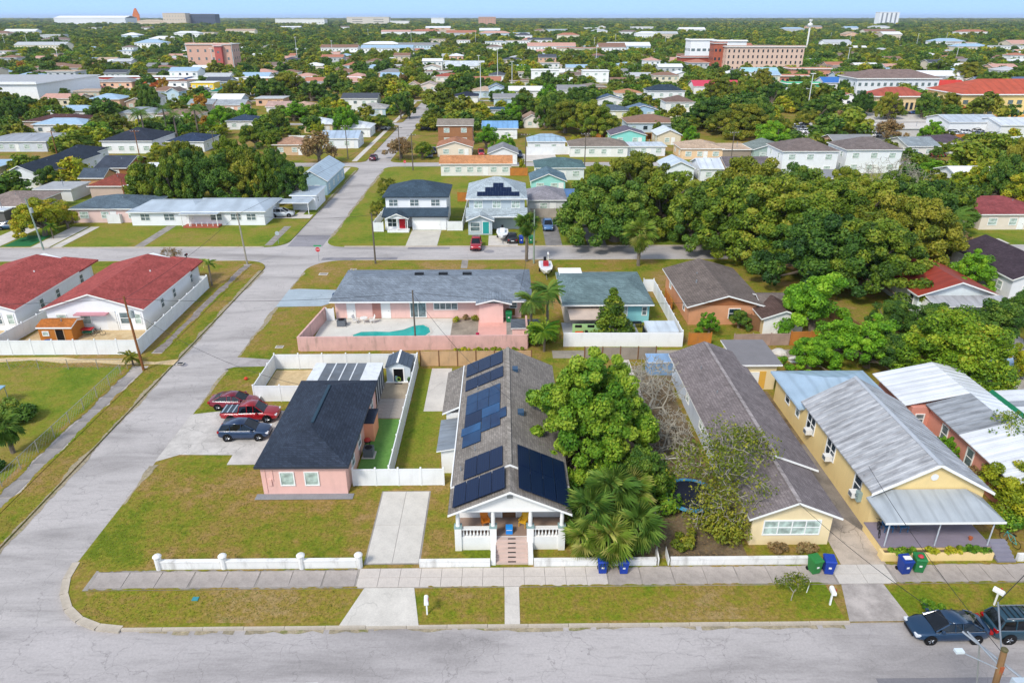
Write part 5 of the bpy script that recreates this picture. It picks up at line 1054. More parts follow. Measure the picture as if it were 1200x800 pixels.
prect('driveway',-16.5,-11.2,115.3,124.9,concrete('white_drive','#cbc5b8',.15,.4,.3),.03); prect('driveway',-2.6,2.4,115.3,121.4,CONCL,.03)
panel_fence('white vinyl fence left of the navy-roofed two-storey house', [(-23.4,124.2),(-21.5,124.2)], 1.7,2); panel_fence('white vinyl fence between the two two-storey houses', [(-10.1,124.8),(-7.4,124.8),(-7.2,142)], 1.7,2.4); panel_fence('grey side fence running back left of the navy-roofed two-storey house', [(-23.4,124.3),(-22.9,134)], 1.6,2.4)
sv = thing('grey_two_storey','two-storey pale grey house with solar panels on its front roof slope and teal door','house',(-6.2,122.0,0)); NICK.append(('grey two-storey house',-1,130)); FOOT.append((-8,118,4.5,145))
GYW = paint('#b9c4c9',.05,.6); MB().box(0,10,3.8,16,0,5.5).box(0,4.2,0,3.8,0,2.6).build('wall', GYW, sv)
GRR = shingle('#a9b4b8'); roof(sv,'hip',-.5,10.5,3.2,16.4,5.65,2.6,'x',GRR,inset=.75); roof(sv,'shed',-.5,10.5,1.4,3.9,2.9,1.0,'x',GRR,name='porch_roof'); roof(sv,'gable',-.4,4.6,-.6,2.6,2.65,1.0,'y',GRR,name='entry_roof')
MB().add([(0,-.02,2.55),(4.2,-.02,2.55),(2.1,-.02,3.4),(0,.2,2.55),(4.2,.2,2.55),(2.1,.2,3.4)],[(0,1,2),(5,4,3),(0,2,5,3),(1,4,5,2)]).build('entry_gable', GYW, sv)
for u in (1.7,5.0,8.4): window(sv,'S',(0,10,3.8,16),u,3.9,1.4,1.2,G_BLIND,2)
window(sv,'S',(0,4.2,0,3.8),1.2,.7,1.6,1.5,G_GREY,1,True); door(sv,'S',(0,4.2,0,3.8),3.1,.25,1.1,2.1,paint('#2a9b98')); 
slp = 2.6/6.6
for row,(nn) in enumerate((8,5,2)):
    for k in range(nn):
        x = 5.3-nn*.95/2+.95*k; y0 = 3.9+row*1.3; z0 = 5.65+(y0-3.2)*slp+.1; z1 = z0+1.2*slp
        MB().add([(x,y0,z0),(x+.92,y0,z0),(x+.92,y0+1.2,z1),(x,y0+1.2,z1),(x,y0,z0-.05),(x+.92,y0,z0-.05),(x+.92,y0+1.2,z1-.05),(x,y0+1.2,z1-.05)],[(0,1,2,3),(7,6,5,4),(0,4,5,1),(3,2,6,7),(0,3,7,4),(1,5,6,2)]).build('solar_panel', SOL, sv)
# white ranch house with carport wing
rn = thing('ranch_house','long white ranch house with pale blue-grey low roof and small red-brick porch','house',(-68.4,128.9,0)); NICK.append(('long white ranch house',-56,133)); FOOT.append((-70,127,-37,152))
RW = paint('#f1f2f2',.04,.6); RR_ = metalroof('#b7c3cc','X',2.0,.12,.6,1.0,'#97a3ab')
MB().box(0,24.4,0,9.5,0,2.55).build('wall', RW, rn); roof(rn,'hip',-.5,13.0,-.6,9.8,2.65,1.0,'x',RR_,inset=.6); roof(rn,'hip',9.5,24.9,-.5,10.3,2.72,1.05,'x',RR_,name='right_roof',inset=.6)
er = (0,24.4,0,9.5)
for u,w_ in ((2.6,1.6),(7.0,1.8),(15.6,2.0),(19.2,1.8),(22.0,1.6)): window(rn,'S',er,u,1.0,w_,1.1,G_GREY,2)
door(rn,'S',er,10.9,.3,.95,2.1); roof(rn,'flat',9.6,16.6,-2.0,-.55,2.6,0,'x',RR_,name='porch_roof',th=.1); MB().box(10.0,16.4,-1.8,-.02,0,.3).build('porch_step', paint('#b0604a',.15,.8), rn)
for x in (9.9,11.2,16.3): MB().box(x-.06,x+.06,-1.75,-1.6,.3,2.5).build('porch_post', TRIM, rn)
for k in range(5): MB().box(11.4+k,11.48+k,-1.72,-1.66,.3,1.0).build('rail_post', TRIM, rn)
gg = house(-41.9,140.2,4.6,8.0,'white flat-roofed garage at the right end of the ranch house',wall='#f0f1f1',kind='flat',rf=RR_,h=2.9,wins=False,cat='garage',name='garage',nick='white flat garage'); window(gg,'E',(0,4.6,0,8),2,1.3,.7,.9,G_GREY)
t = thing('carport','low flat white carport roof between ranch house and garage','carport',(-46,136.5,0)); roof(t,'flat',1.5,8.3,0,3.6,2.3,0,'x',RR_,th=.12)
for a in (1.8,8.1): MB().box(a-.05,a+.05,.1,.2,0,2.2).build('post', TRIM, t)
prect('driveway',-45,-37,133.6,136.4,CONCL,.03); car('suv','#c9ced2',-42.6,135.2,.05,'silver sport utility in front of the flat carport by the ranch house')
gh = house(-80.3,131.0,13.5,9.5,'white-fronted house with slate-grey hip roof and pink side wall left of the ranch',kind='hip',axis='y',rf='#5c6b75',wall='#e8c9c0',h=2.6,rise=1.6,nick='slate-roofed house')
panel_fence('white vinyl fence right of the slate-roofed house', [(-73.6,130.4),(-71.3,130.4),(-69.2,142)], 1.7,2.4)
prect('driveway',-88.5,-84.5,115.3,130,CONCL,.03); prect('driveway',-79,-76,115.3,128,CONCL,.03); prect('driveway',-75.6,-74,115.3,128,CONCL,.03); prect('artificial_lawn',-84,-79.5,116,122.5,paint('#1f6a3a',.1,.9),.012)
# compact rows: (px left, px right, py base, depth, label, options)
B2 = dict(storeys=2)
DEF = [
 (619,662,250,9,'grey-white pavilion roof house with open porch behind the timber gate',dict(rf='#8f8c92',kind='hip',h=2.6,wall='#d8d8d6',nick='open-porch house')),
 (664,680,246,7,'narrow blue sheet-metal carport right of the open-porch house',dict(kind='flat',rf=metalroof('#3f6fa3','X',.5,.3),h=2.5,wall='#e3e6e8',wins=False,cat='carport',name='carport')),
 (623,662,226,8,'aqua gabled cottage with grey-green roof behind the open-porch house',dict(rf='#5f7680',wall='#9fdcd2',h=2.5,nick='aqua gabled cottage')),
 (628,684,211,9,'house with long dark green-grey roof above the turquoise pool umbrella',dict(rf='#566f70',kind='hip',axis='x',wall='#dfe4e2',nick='green-grey-roofed house',nw=3)),
 (517,599,206,8,'long house with burnt-orange gabled roof behind the two-storey pair',dict(rf='#c58a5e',kind='gable',axis='x',wall='#e9e5dc',nick='orange-roofed long house',nw=6,rise=1.3)),
 (513,553,184,9,'lower brown-roofed wing with cream porch in front of the brick two-storey',dict(rf='#a9765a',wall='#e8d9c3',h=2.6,rise=1.5,nick='brown-roofed porch wing')),
 (514,554,170,8,'two-storey brown brick house with grey-brown hip roof on the corner',dict(rf='#8d8378',kind='gable',axis='x',wallm=paint('#a4724f',.15,.8),h=2.8,storeys=2,rise=1.4,nick='brick two-storey house',nodoor=True)),
 (566,606,163,10,'white house with bright pale-blue metal roof',dict(kind='gable',axis='x',rf=metalroof('#7fb0dc','X',.5,.15),wall='#eef0ef',h=3.2,nick='pale-blue-roofed house')),
 (573,606,193,8,'small white house with grey gable right of the brown porch wing',dict(rf='#8a8a8c',wall='#ecebe7')),
 (619,662,178,7,'white house with pale-blue ribbed metal roof behind a white fence',dict(kind='hip',axis='x',rf=metalroof('#a9c2d2','X',.5,.2),wall='#f0f1f0',nick='house behind the long white fence')),
 (668,735,184,9,'house with wide taupe hip roof and white front right of the long white fence',dict(kind='hip',axis='x',rf='#83776c',wall='#eeece6',nick='taupe-roofed house',nw=4)),
 (733,779,183,7,'white flat-roofed carport house with pale roof',dict(kind='flat',rf=metalroof('#cfd6da','X',.5,.2),wall='#e6e8ea',h=2.6,wins=True)),
 (798,846,187,10,'long tan-roofed ranch with peach walls and parked vehicles, its left half',dict(kind='hip',axis='x',rf='#bca48c',wall='#ecc9a0',nick='tan-roofed ranch',nw=3)),
 (846,879,187,10,'open carport half of the tan-roofed ranch on white posts',dict(kind='flat',rf='#bca48c',wall='#9a8c7c',h=2.6,wins=False)),
 (882,925,188,9,'grey-green gabled house at the right of the tan-roofed ranch',dict(kind='gable',axis='y',rf='#7d8782',wall='#9fb3a8')),
 (716,756,170,9,'turquoise gabled house with dark brown roof',dict(kind='gable',rf='#6b6470',wall='#8fdccf',nick='turquoise gabled house')),
 (770,797,170,9,'small cream house with pale rounded roof and covered boat',dict(kind='gable',rf=metalroof('#dde3e8','Y',.5,.1),wall='#ded0b4')),
 (695,738,139,10,'pale yellow house with dark blue-grey hip roof by the white fence',dict(kind='hip',axis='x',rf='#56646f',wall='#ece6c8',nick='pale yellow hip-roofed house',nw=3)),
 (758,801,124,10,'tall white two-storey house with navy hip roof, the one farther back',dict(kind='hip',axis='x',rf='#34424f',wall='#f1f1ee',h=3.0,storeys=2,rise=2.2,nick='tall navy-topped white house')),
 (779,812,138,10,'white two-storey house with brown hip roof in front of the navy-topped one',dict(kind='hip',axis='x',rf='#77635a',wall='#f3f0e6',h=2.8,storeys=2,rise=2.0,nick='brown-topped two-storey house')),
 (737,770,138,9,'pale blue house with bright blue tarpaulin awning',dict(kind='gable',rf='#6a7f96',wall='#a8c8de',nick='blue-awning house')),
 (722,752,117,10,'cream house with orange-brown hip roof left of the tall navy-topped house',dict(kind='hip',rf='#b98563',wall='#ece8de')),
 (700,729,125,9,'small blue-roofed white house in the trees left of the tall navy-topped house',dict(kind='gable',rf='#4f647c',wall='#e8eaea')),
 (677,710,109,9,'tan house with brown low roof behind the two white flat blocks',dict(kind='hip',rf='#8f8478',wall='#cf9a70')),
 (623,655,96,10,'left one of two white flat-roofed two-storey blocks with three windows',dict(kind='flat',rf=WHITE,wall='#f4f4f1',h=3.2,storeys=2,nodoor=True,nw=3,nick='left white flat block')),
 (683,713,97,10,'right one of two white flat-roofed two-storey blocks with three windows',dict(kind='flat',rf=WHITE,wall='#f4f4f1',h=3.2,storeys=2,nodoor=True,nw=3,nick='right white flat block')),
 (914,978,205,11,'left one of two matching white two-storey houses with brown hip roofs',dict(kind='hip',axis='x',rf='#766a65',wall='#eef0f1',h=2.8,storeys=2,rise=2.2,nick='left brown-hipped white house')),
 (988,1052,203,11,'right one of two matching white two-storey houses with brown hip roofs',dict(kind='hip',axis='x',rf='#756b67',wall='#eef0f1',h=2.8,storeys=2,rise=2.2,nick='right brown-hipped white house')),
 (1062,1098,184,12,'grey-roofed cream bungalow behind the right white two-storey house',dict(kind='gable',axis='x',rf='#8e979b',wall='#ece7da',nick='grey-roofed cream bungalow')),
 (1101,1140,180,12,'dark-roofed bungalow with white carport front',dict(kind='hip',axis='x',rf='#5b4f57',wall='#e6e6e6',nick='dark-roofed bungalow')),
 (1037,1105,163,12,'low grey commercial shed with white flat roof by the vehicle yard',dict(kind='flat',rf=CONCL,wall='#c9c6c2',h=3.2,wins=False,cat='building',name='building')),
 (1110,1172,156,14,'long white metal-roofed warehouse below the yellow school',dict(kind='gable',axis='x',rf=metalroof('#c3ccd4','X',.8,.2),wall='#e7e8e6',h=3.4,wins=False,cat='building',name='building',nick='long white warehouse')),
 (1170,1230,160,14,'white shed roof at the right edge below the yellow school',dict(kind='gable',axis='x',rf=metalroof('#dfe4e8','X',.8,.2),wall='#e7e8e6',h=3.4,wins=False,cat='building',name='building')),
 (8,50,221,26,'white house with long charcoal roof left of the timber cottage',dict(kind='gable',axis='y',rf='#333c48',wall='#eceeef',h=3.0,rise=2.0,nick='long charcoal-roofed house')),
 (63,96,199,14,'white bungalow with charcoal hip roof and arched entry',dict(kind='hip',axis='x',rf='#333b47',wall='#e9ecec',h=3.0,rise=2.0,nick='arched-entry bungalow')),
 (122,180,180,16,'modern white house with tall charcoal hip roof and square porch frame',dict(kind='hip',axis='x',rf='#343a46',wall='#f1f2f2',h=3.4,rise=2.6,nick='modern white house',nw=4)),
 (198,240,178,12,'white house with low navy hip roof behind the oak row',dict(kind='hip',axis='x',rf='#34425a',wall='#e9eaea',h=2.8)),
 (116,150,210,12,'timber cottage with charcoal gabled roof and brick-brown walls',dict(kind='gable',axis='x',rf='#454c58',wall='#9c6a3c',h=2.6,rise=1.8,nick='timber cottage')),
 (97,123,221,6,'small tan and white outbuilding with dark roof below the timber cottage',dict(kind='gable',axis='x',rf='#4f5a66',wall='#c99a6c',h=2.3,wins=False,cat='outbuilding')),
 (-30,33,258,12,'house with wide tan shingle roof at the left frame edge',dict(kind='hip',axis='x',rf='#8f8078',wall='#b9a99c',h=2.6,nick='tan-roofed house')),
 (-14,8,262,5,'white carport roof with dark red car at the left frame edge',dict(kind='flat',rf=metalroof('#d5dce1','X',.5,.1),wall='#6d6a68',h=2.4,wins=False,cat='carport',name='carport')),
 (108,150,232,9,'house with faded red flat roof behind the slate-roofed house',dict(kind='hip',rf='#8b4a3e',wall='#c9b2a4',h=2.5,wins=False)),
 (150,178,232,9,'white flat-roofed shed right of the faded red roof',dict(kind='flat',rf=paint('#dfe0de'),wall='#d2d2d2',h=2.6,wins=False,cat='shed',name='shed')),
 (45,86,236,7,'long grey-white flat shed between tan-roofed house and slate-roofed house',dict(kind='flat',rf=paint('#a9abac',.2,.7,.4),wall='#e3e3df',h=2.5,wins=False,cat='shed',name='shed')),
 (-20,56,178,16,'sprawling grey flat-roofed house at the left frame edge',dict(kind='hip',axis='x',rf=metalroof('#a8abb0','X',1,.3),wall='#cfd4da',h=2.8,nick='sprawling grey house',rise=1.0)),
 (30,98,151,14,'wide house with dark maroon low roof and white drive',dict(kind='hip',axis='x',rf='#5b3f3e',wall='#b59a86',h=2.4,wins=False,nick='maroon-roofed house')),
 (141,186,142,10,'beige house with grey hip roof behind the modern white house',dict(kind='hip',axis='x',rf='#8d959b',wall='#dcd2c2')),
 (186,232,145,10,'cream house with brown hip roof beside the grey-roofed beige one',dict(kind='hip',axis='x',rf='#8a7466',wall='#efe4d0',nick='cream brown-roofed house')),
 (149,172,128,9,'brown-roofed cottage with blue doors behind the palm clump',dict(kind='gable',rf='#7b6a5e',wall='#b9a08c')),
 (170,186,134,9,'white two-storey house half hidden by the spreading tree',dict(kind='gable',rf='#8a8a8a',wall='#ecebe6',storeys=2)),
 (198,212,124,8,'narrow pale-blue two-storey house right of the spreading tree',dict(kind='gable',rf='#7a6d66',wall='#c3d8e2',storeys=2)),
 (222,250,131,9,'white bungalow with pale grey roof left of the pink-walled one',dict(kind='gable',axis='x',rf='#9aa3a8',wall='#eae6e0')),
 (254,287,132,9,'pink-walled bungalow with pale grey roof',dict(kind='gable',axis='x',rf='#a0a6aa',wall='#e8b9a0',nick='pink-walled bungalow')),
 (246,268,115,9,'small white building with teal-green roof in the trees',dict(kind='hip',axis='x',rf='#2d7a68',wall='#e8e4da',nick='teal-roofed building')),
 (267,300,152,10,'white house with navy roof right of the tree row',dict(kind='hip',axis='x',rf='#3b4a60',wall='#e9e9e7')),
 (313,340,134,10,'left half of a long white house with pinkish shallow roof',dict(kind='gable',axis='x',rf='#bb9d92',wall='#f0ece6',h=2.7)),
 (340,369,134,10,'right half of the long pinkish-roofed house with coral wall',dict(kind='hip',axis='x',rf='#c2a08c',wall='#e9c2b2',h=2.7,nick='long pinkish-roofed house')),
 (357,390,156,9,'cream house with bright white hip roof among bushes',dict(kind='hip',axis='x',rf=metalroof('#dfe6ea','X',.6,.1),wall='#ecd6ae')),
 (320,358,182,9,'peach-brown hip-roofed house left of the rust-leaved tree',dict(kind='hip',axis='x',rf='#b08a72',wall='#d3b48f',nick='peach-brown house')),
 (378,420,174,9,'white house with pale-blue low roof near the second crossroads',dict(kind='gable',axis='x',rf=metalroof('#b3c4d4','X',.6,.15),wall='#e9edef',nick='pale-blue low-roofed house')),
 (402,434,161,10,'white cottage with broad white roof and two small windows',dict(kind='hip',axis='x',rf=metalroof('#e3e6e6','X',.6,.1),wall='#f3f2ee',nick='white-roofed cottage')),
 (420,452,136,10,'pale blue house with grey roof behind the green verge',dict(kind='hip',axis='x',rf='#a7a49f',wall='#b9d0de',nick='pale blue corner house')),
 (349,384,229,18,'pale blue gable-ended house with light metal roof beside the street',dict(kind='gable',axis='y',rf=metalroof('#b9c9d2','Y',.5,.2),wall='#a8c3cc',h=3.0,rise=2.2,nick='pale blue street-side house')),
 (493,513,107,9,'small house with pink-grey roof beside the street end',dict(kind='gable',rf='#b5a39c',wall='#e5d6cb')),
 (478,490,107,9,'tan cottage left of the street end',dict(kind='gable',rf='#c4a48c',wall='#dfd2c3')),
 (533,560,121,10,'white house with dark navy hip roof right of the long street',dict(kind='hip',axis='x',rf='#2f3546',wall='#ededea',nick='navy hip-roofed white house')),
 (573,590,119,10,'tall narrow pale-blue two-storey house with grey roof',dict(kind='gable',rf='#73838f',wall='#cfe0ea',storeys=2,nick='tall pale-blue house')),
 (575,608,138,9,'low white building with teal-dark flat roof in front of the tall pale-blue house',dict(kind='flat',rf='#3a5568',wall='#e3e6e6')),
 (511,540,96,10,'red-roofed house at the end of the long street',dict(kind='hip',axis='x',rf='#a4584a',wall='#eee3d8',nick='red-roofed house at the street end')),
 (522,567,84,14,'white gabled church-like house with pale roofs beyond the street end',dict(kind='gable',axis='x',rf='#c6ccd0',wall='#f0f0ee',h=3.6,rise=3)),
 (614,632,150,10,'brown-roofed cottage with dark garage left of the dark oak mass',dict(kind='gable',rf='#a08572',wall='#efe6da',nick='brown-roofed cottage')),
 (779,812,212,9,'pale blue-white gabled house peeping out behind the left oaks',dict(kind='gable',axis='y',rf=metalroof('#ccd8e0','Y',.5,.15),wall='#e6ebee')),
 (820,845,212,9,'small white metal-roofed house behind the oak grove',dict(kind='gable',axis='x',rf=metalroof('#dde4ea','X',.5,.15),wall='#e6e8ea')),
 (850,902,210,9,'peach house with dark grey roof behind the oak grove',dict(kind='gable',axis='x',rf='#6e6668',wall='#e6c0a0')),
 (1146,1230,269,13,'cream house with faded red hip roof at the right frame edge',dict(kind='hip',axis='y',rf='#8e4a4a',wall='#e7d9c6',h=2.8,rise=1.8,nick='faded-red-roofed house')),
]
for pxl,pxr,py,dp,lab,k in DEF: 
    kk = dict(k); nm = kk.pop('name','house'); H(pxl,pxr,py,dp,lab,name=nm,**kk)
# house at the right with rusty red roof and porch
rr = thing('red_roof_cottage','white cottage with rusty red roof and deep white porch at the right','house',(53.2,84.5,0)); NICK.append(('rusty-red-roofed cottage',58,90)); FOOT.append((52,80,65,98))
b = MB(); gable_walls(b,0,9.6,0,11.5,0,2.7,1.6,'y'); b.build('wall', paint('#e3ebec',.05,.6,.1), rr); roof(rr,'gable',-.5,10.1,-.6,12,2.75,1.8,'y',metalroof('#a3402c','Y',.4,.6,.6,1.0,'#7a3328'))
roof(rr,'shed',.4,10.2,-3.3,-.62,2.35,.45,'x',metalroof('#b9b9ba','X',.4,.3),name='porch_roof',th=.12); MB().box(.6,10,-3,-.02,0,.4).build('porch_slab', CONCD, rr); MB().box(.5,4.2,-2.9,-.02,.4,2.25).build('porch_wall', WHITE, rr)
for x in (4.4,6.4,9.9): MB().box(x-.08,x+.08,-3.0,-2.84,.4,2.3).build('porch_post', TRIM, rr)
window(rr,'W',(0,9.6,0,11.5),10,1.0,.9,1.2,G_DARK); window(rr,'S',(.5,4.2,-2.9,0),2.6,1.1,.7,1.0,G_DARK); door(rr,'S',(0,9.6,0,11.5),6.5,.4,.9,1.9,paint('#8fb3c4'))
H(1180,1260,352,14,'house with very dark brown roof and white side wall at the right edge',kind='gable',axis='y',rf='#463b42',wall='#e2e4e6',h=3.0,rise=2.0,nick='dark-brown-roofed house')
prect('driveway',74,86,115.5,118.5,CONCL,.03)
for (x,y,hx,lab) in ((83.5,126.5,'#2a7a4a','green wheeled bin left of the blue ones at the faded-red-roofed house'),(85.6,126.3,'#1f3f9c','blue wheeled bin against the faded-red-roofed house'),(77.8,115.9,'#1f4fa8','lone blue wheeled bin at the kerb below the faded-red-roofed house'),(4.6,116.6,'#1f7a4a','green wheeled bin behind the tall palm of the second street'),(3.0,116.6,'#1d3f9c','blue wheeled bin behind the tall palm of the second street')): bin_(x,y,hx,lab,0,1.25,.01)
def px3(a,b,y): p = at(a,y); q = at(b,y); return p.x, (p.y+q.y)/2, q.x-p.x
# long yellow school, brick block and other large buildings
def bigbuilding(x, y, W, D, Hh, label, wall, rf, kind='hip', rise=3, rows=2, cols=12, wcol=None, nick=None, rot=0, name='building', winh=1.4, winw=1.4, axis='x', base=None, sides=4, z0w=1.2):
    t = thing(name, label, 'building', (x,y,0), rot); wm = paint(wall,.06,.7,.1); MB().box(0,W,0,D,0,Hh).build('wall', wm, t)
    rm = rf if not isinstance(rf,str) else shingle(rf); roof(t,kind,-.8,W+.8,-.8,D+.8,Hh+.3,rise,axis,rm,th=.4)
    if kind == 'flat': MB().box(-.3,W+.3,-.3,-.05,Hh+.3,Hh+1).box(-.3,-.05,-.05,D,Hh+.3,Hh+1).build('parapet', wm, t)
    if base: MB().box(-.05,W+.05,-.06,0,0,.8).build('plinth', paint(base), t)
    for r in range(rows):
        zz = z0w+(Hh-1)*r/rows
        for c in range(cols): window(t,'S',(0,W,-.0,D),W*(c+.5)/cols,zz,winw,winh,wcol or G_GREY,1,False,wm)
        for c in range(sides): window(t,'W' if x > 0 else 'E',(0,W,0,D),D*(c+.5)/sides,zz,winw,winh,wcol or G_GREY,1,False,wm)
    FOOT.append((x-3,y-3,x+W+3,y+D+3)); 
    if nick: NICK.append((nick,x+W/2,y+D/2))
    return t
sch = bigbuilding(174,281,62,24,8.2,'long yellow two-storey school with orange-red tiled hip roof','#f4d68e',metalroof('#c05a40','X',1.0,.3,.8,1.0,'#9a4a3a'),'hip',4.5,2,18,None,'yellow school',base='#e0a84a',winh=1.5,winw=2.0)
roof(sch,'shed',-2,2.2,-3.2,-.05,3.2,.8,'x',metalroof('#c05a40','X',1.0,.3,.8,1.0,'#9a4a3a'),name='entry_roof'); MB().box(-1.6,-1.2,-2.9,-2.5,0,3.1).box(1.4,1.8,-2.9,-2.5,0,3.1).build('entry_pier', paint('#f4d68e'), sch)
bigbuilding(152,302,20,12,5.5,'tan arcaded wing with red roof left of the yellow school','#e2c79c',metalroof('#b05a48','X',1.0,.3,.8,1.0,'#9a4a3a'),'hip',3,1,10,G_DARK,None,winh=2.8,winw=1.2,z0w=.4)
bigbuilding(*px3(849,939,84),20,16,'four-storey peach brick building with rows of arched dark windows','#dcbda8','#3d434c','flat',0,4,16,G_DARK,'peach brick building',winh=1.9,winw=1.1)
bigbuilding(*px3(834,848.4,83),12,18,'red brick stair tower wing at the left end of the peach brick building','#ad6048',CONCL,'flat',0,3,3,G_DARK,None,winh=1.9)
bigbuilding(*px3(797,832,81),14,8,'low red-brown brick building with white band left of the peach brick building','#a9543f',WHITE,'flat',0,1,5,G_GREY,'low red-brown brick building')
bigbuilding(*px3(926,972,92),12,5.5,'orange stucco row building with white parapet right of the peach brick building','#cf947a',CONCL,'flat',0,1,7,G_DARK,'orange stucco row',name='shop')
bigbuilding(*px3(898,946,98),10,4,'low shop row with coral fascia board','#d08a76',CONCL,'flat',0,1,9,G_DARK,None,name='shop')
bigbuilding(*px3(921,959,107),9,3.6,'mint-green shop with white flat roof behind the car park','#4fc08f',WHITE,'flat',0,1,4,G_BLIND,'mint-green shop',name='shop')
bigbuilding(*px3(1001,1097,113),20,8,'big white two-storey block with brown hip roof behind the car park','#e4e7ea','#84716a','hip',3.4,2,13,G_GREY,'big white brown-roofed block',winh=1.5)
bigbuilding(-290,341,80,54,7.5,'large white warehouse with grey flat roof at the left','#f0f0ee',paint('#aeb0b2',.2,.7,.3),'flat',0,0,0,None,'large white warehouse',sides=0)
bigbuilding(-228,556,32,18,17,'peach-coloured three-storey apartment block with red bay','#dcae98','#c9bdb2','flat',0,3,6,G_GREY,'peach apartment block',winh=1.8)
bigbuilding(-207,553,5,3,16,'tall red bay projecting from the peach apartment block','#c06058',CONCL,'flat',0,3,1,G_GREY,None,sides=0)
# far skyline landmarks
def skyline(pxl, pxr, pyt, Y, D, label, wall, rf, kind='flat', rise=0, rows=0, cols=0, wcol=None, nick=None, **k):
    if Y > 1000: Y *= 1.9; D *= 1.6
    zc = Y*math.cos(TILT)+20; x0 = (pxl-600)/FPX*zc+Y*math.sin(YAW); x1 = (pxr-600)/FPX*zc+Y*math.sin(YAW)
    top = CAMH+(20-pyt)/FPX*zc/math.cos(TILT)*.95
    return bigbuilding(x0, Y, x1-x0, D, top-rise-(1 if kind=='flat' else 0), label, wall, rf, kind, rise, rows, cols, wcol, nick, **k), x1-x0, top
tw, tW, tH = skyline(1030,1053,15,1500,22,'white residential tower with vertical dark bands near the right horizon','#f2f2f2',WHITE,nick='white tower',sides=0)
for k in range(4): MB().box(tW*(.1+.23*k),tW*(.18+.23*k),-.4,-.01,2,tH-3).build('window_strip', paint('#8a8f98',.1), tw)
skyline(70,152,19,1560,60,'huge white domed arena hall on the left horizon','#e8e9ea',paint('#f4f5f5',.04,.5),'gable',7,nick='white arena hall',sides=0,axis='x')
t = thing('sign_mast','orange pointed mast top behind the white arena hall','sign mast',(-1470,3150,0)); MB().loft([[(-9,0,0),(9,0,0),(9,4,0),(-9,4,0)],[(-14,0,40),(14,0,40),(14,4,40),(-14,4,40)],[(-2,0,66),(5,0,66),(5,4,66),(-2,4,66)]]).build('mast', paint('#d8742e',.1,.6), t)
skyline(165,196,23,1500,30,'tan pavilion roofs right of the white arena hall','#d9c3a8','#cbb59a','hip',4,nick=None,sides=0)
skyline(196,222,16,1500,30,'stepped beige office block on the left skyline','#d9c7b2',CONCL,rows=4,cols=8,wcol=G_GREY,nick='beige office block',winh=2.4,winw=2.4,sides=2)
skyline(228,256,17,1520,30,'dark blue glass office block on the left skyline','#4b5468',CONCL,rows=3,cols=10,wcol=G_DARK,nick='dark glass office block',winh=3,winw=3.5,sides=2)
skyline(325,382,22,1500,30,'long low white hospital-like building on the left skyline','#eceae4',WHITE,rows=2,cols=14,wcol=G_GREY,winh=2,winw=3,sides=2)
skyline(408,457,20,1480,30,'wide beige office slab with dark window bands, left of centre on the skyline','#d8cfc0',CONCL,rows=4,cols=2,wcol=G_DARK,nick='beige office slab',winh=1.8,winw=36,sides=0)
skyline(458,480,24,1450,20,'low white hall right of the beige office slab','#eeeae6',WHITE,sides=0)
skyline(506,521,21,1450,20,'small white building left of the peach box tower on the skyline','#efefec',WHITE,sides=0)
skyline(561,581,20,1400,18,'peach box tower near the centre of the skyline','#c99c86',CONCL,rows=5,cols=6,wcol=G_GREY,nick='peach box tower',winh=2,winw=2,sides=2)
skyline(740,765,30,1001,16,'white and red-banded building beyond the middle of the treetops','#eeeceb',WHITE,rows=2,cols=6,wcol=paint('#a05046'),nick='red-banded white building',winh=1.4,winw=3.6,sides=0)
skyline(685,702,31,1001,14,'white building with small roof box among the middle treetops','#f2f2f0',WHITE,rows=1,cols=4,wcol=G_GREY,sides=0)
skyline(806,832,42,620,18,'left part of the white modern blocks behind the peach brick building','#f3f3f2',WHITE,rows=2,cols=4,wcol=G_GREY,nick='white modern blocks',winh=2,winw=3)
skyline(838,870,43,590,18,'right part of the white modern blocks behind the peach brick building','#f3f3f2',WHITE,rows=2,cols=4,wcol=G_GREY,winh=2,winw=3)
t = thing('mast','slim white mast with a broad ring top on the right skyline','mast',(370,930,0)); MB().tube((0,0,0),(0,0,30),1.0,1.0,8).build('pole', WHITE, t); MB().lathe([(2,0),(3,1.5),(3,3),(2,4)],(0,0,24),12).build('ring', WHITE, t); MB().lathe([(1.6,0),(2,1),(2,2)],(0,0,30),10).build('top_ring', WHITE, t)
# ================================================================= POLES, WIRES, SIGNS
def pole(x, y, h, label, r=.13, arms=1, lean=(0,0), mat=None, lamp=None, trans=False, z=0, rz=0):
    t = thing('utility_pole', label, 'utility pole', (x,y,z), rz); m = mat or POLEW
    top = (lean[0],lean[1],h); MB().tube((0,0,-.2),top,r*1.15,r*.75,8).build('pole', m, t)
    for k in range(arms): MB().box(lean[0]-1.1,lean[0]+1.1,lean[1]-.06,lean[1]+.06,h-.5-.9*k,h-.38-.9*k).build('cross_arm', m, t)
    for k in range(arms):
        for a in (-1,-.4,.4,1): MB().lathe([(.05,0),(.06,.08),(.03,.16)],(lean[0]+a,lean[1],h-.38-.9*k),6).build('insulator', WHITE, t)
    if trans: MB().lathe([(.24,0),(.26,.05),(.26,.75),(.1,.85)],(lean[0]+.4,lean[1],h-2.4),10).build('transformer', paint('#a9b0ad'), t)
    if lamp: MB().tube((lean[0],lean[1],h-1.6),(lean[0]+lamp[0],lean[1]+lamp[1],h-1.1),.04,.04,6).build('lamp_arm', STEEL, t); MB().box(lean[0]+lamp[0]-.12,lean[0]+lamp[0]+.12,lean[1]+lamp[1]-.35,lean[1]+lamp[1]+.35,h-1.2,h-1.05).build('lamp_head', paint('#c9ced0'), t)
    return t
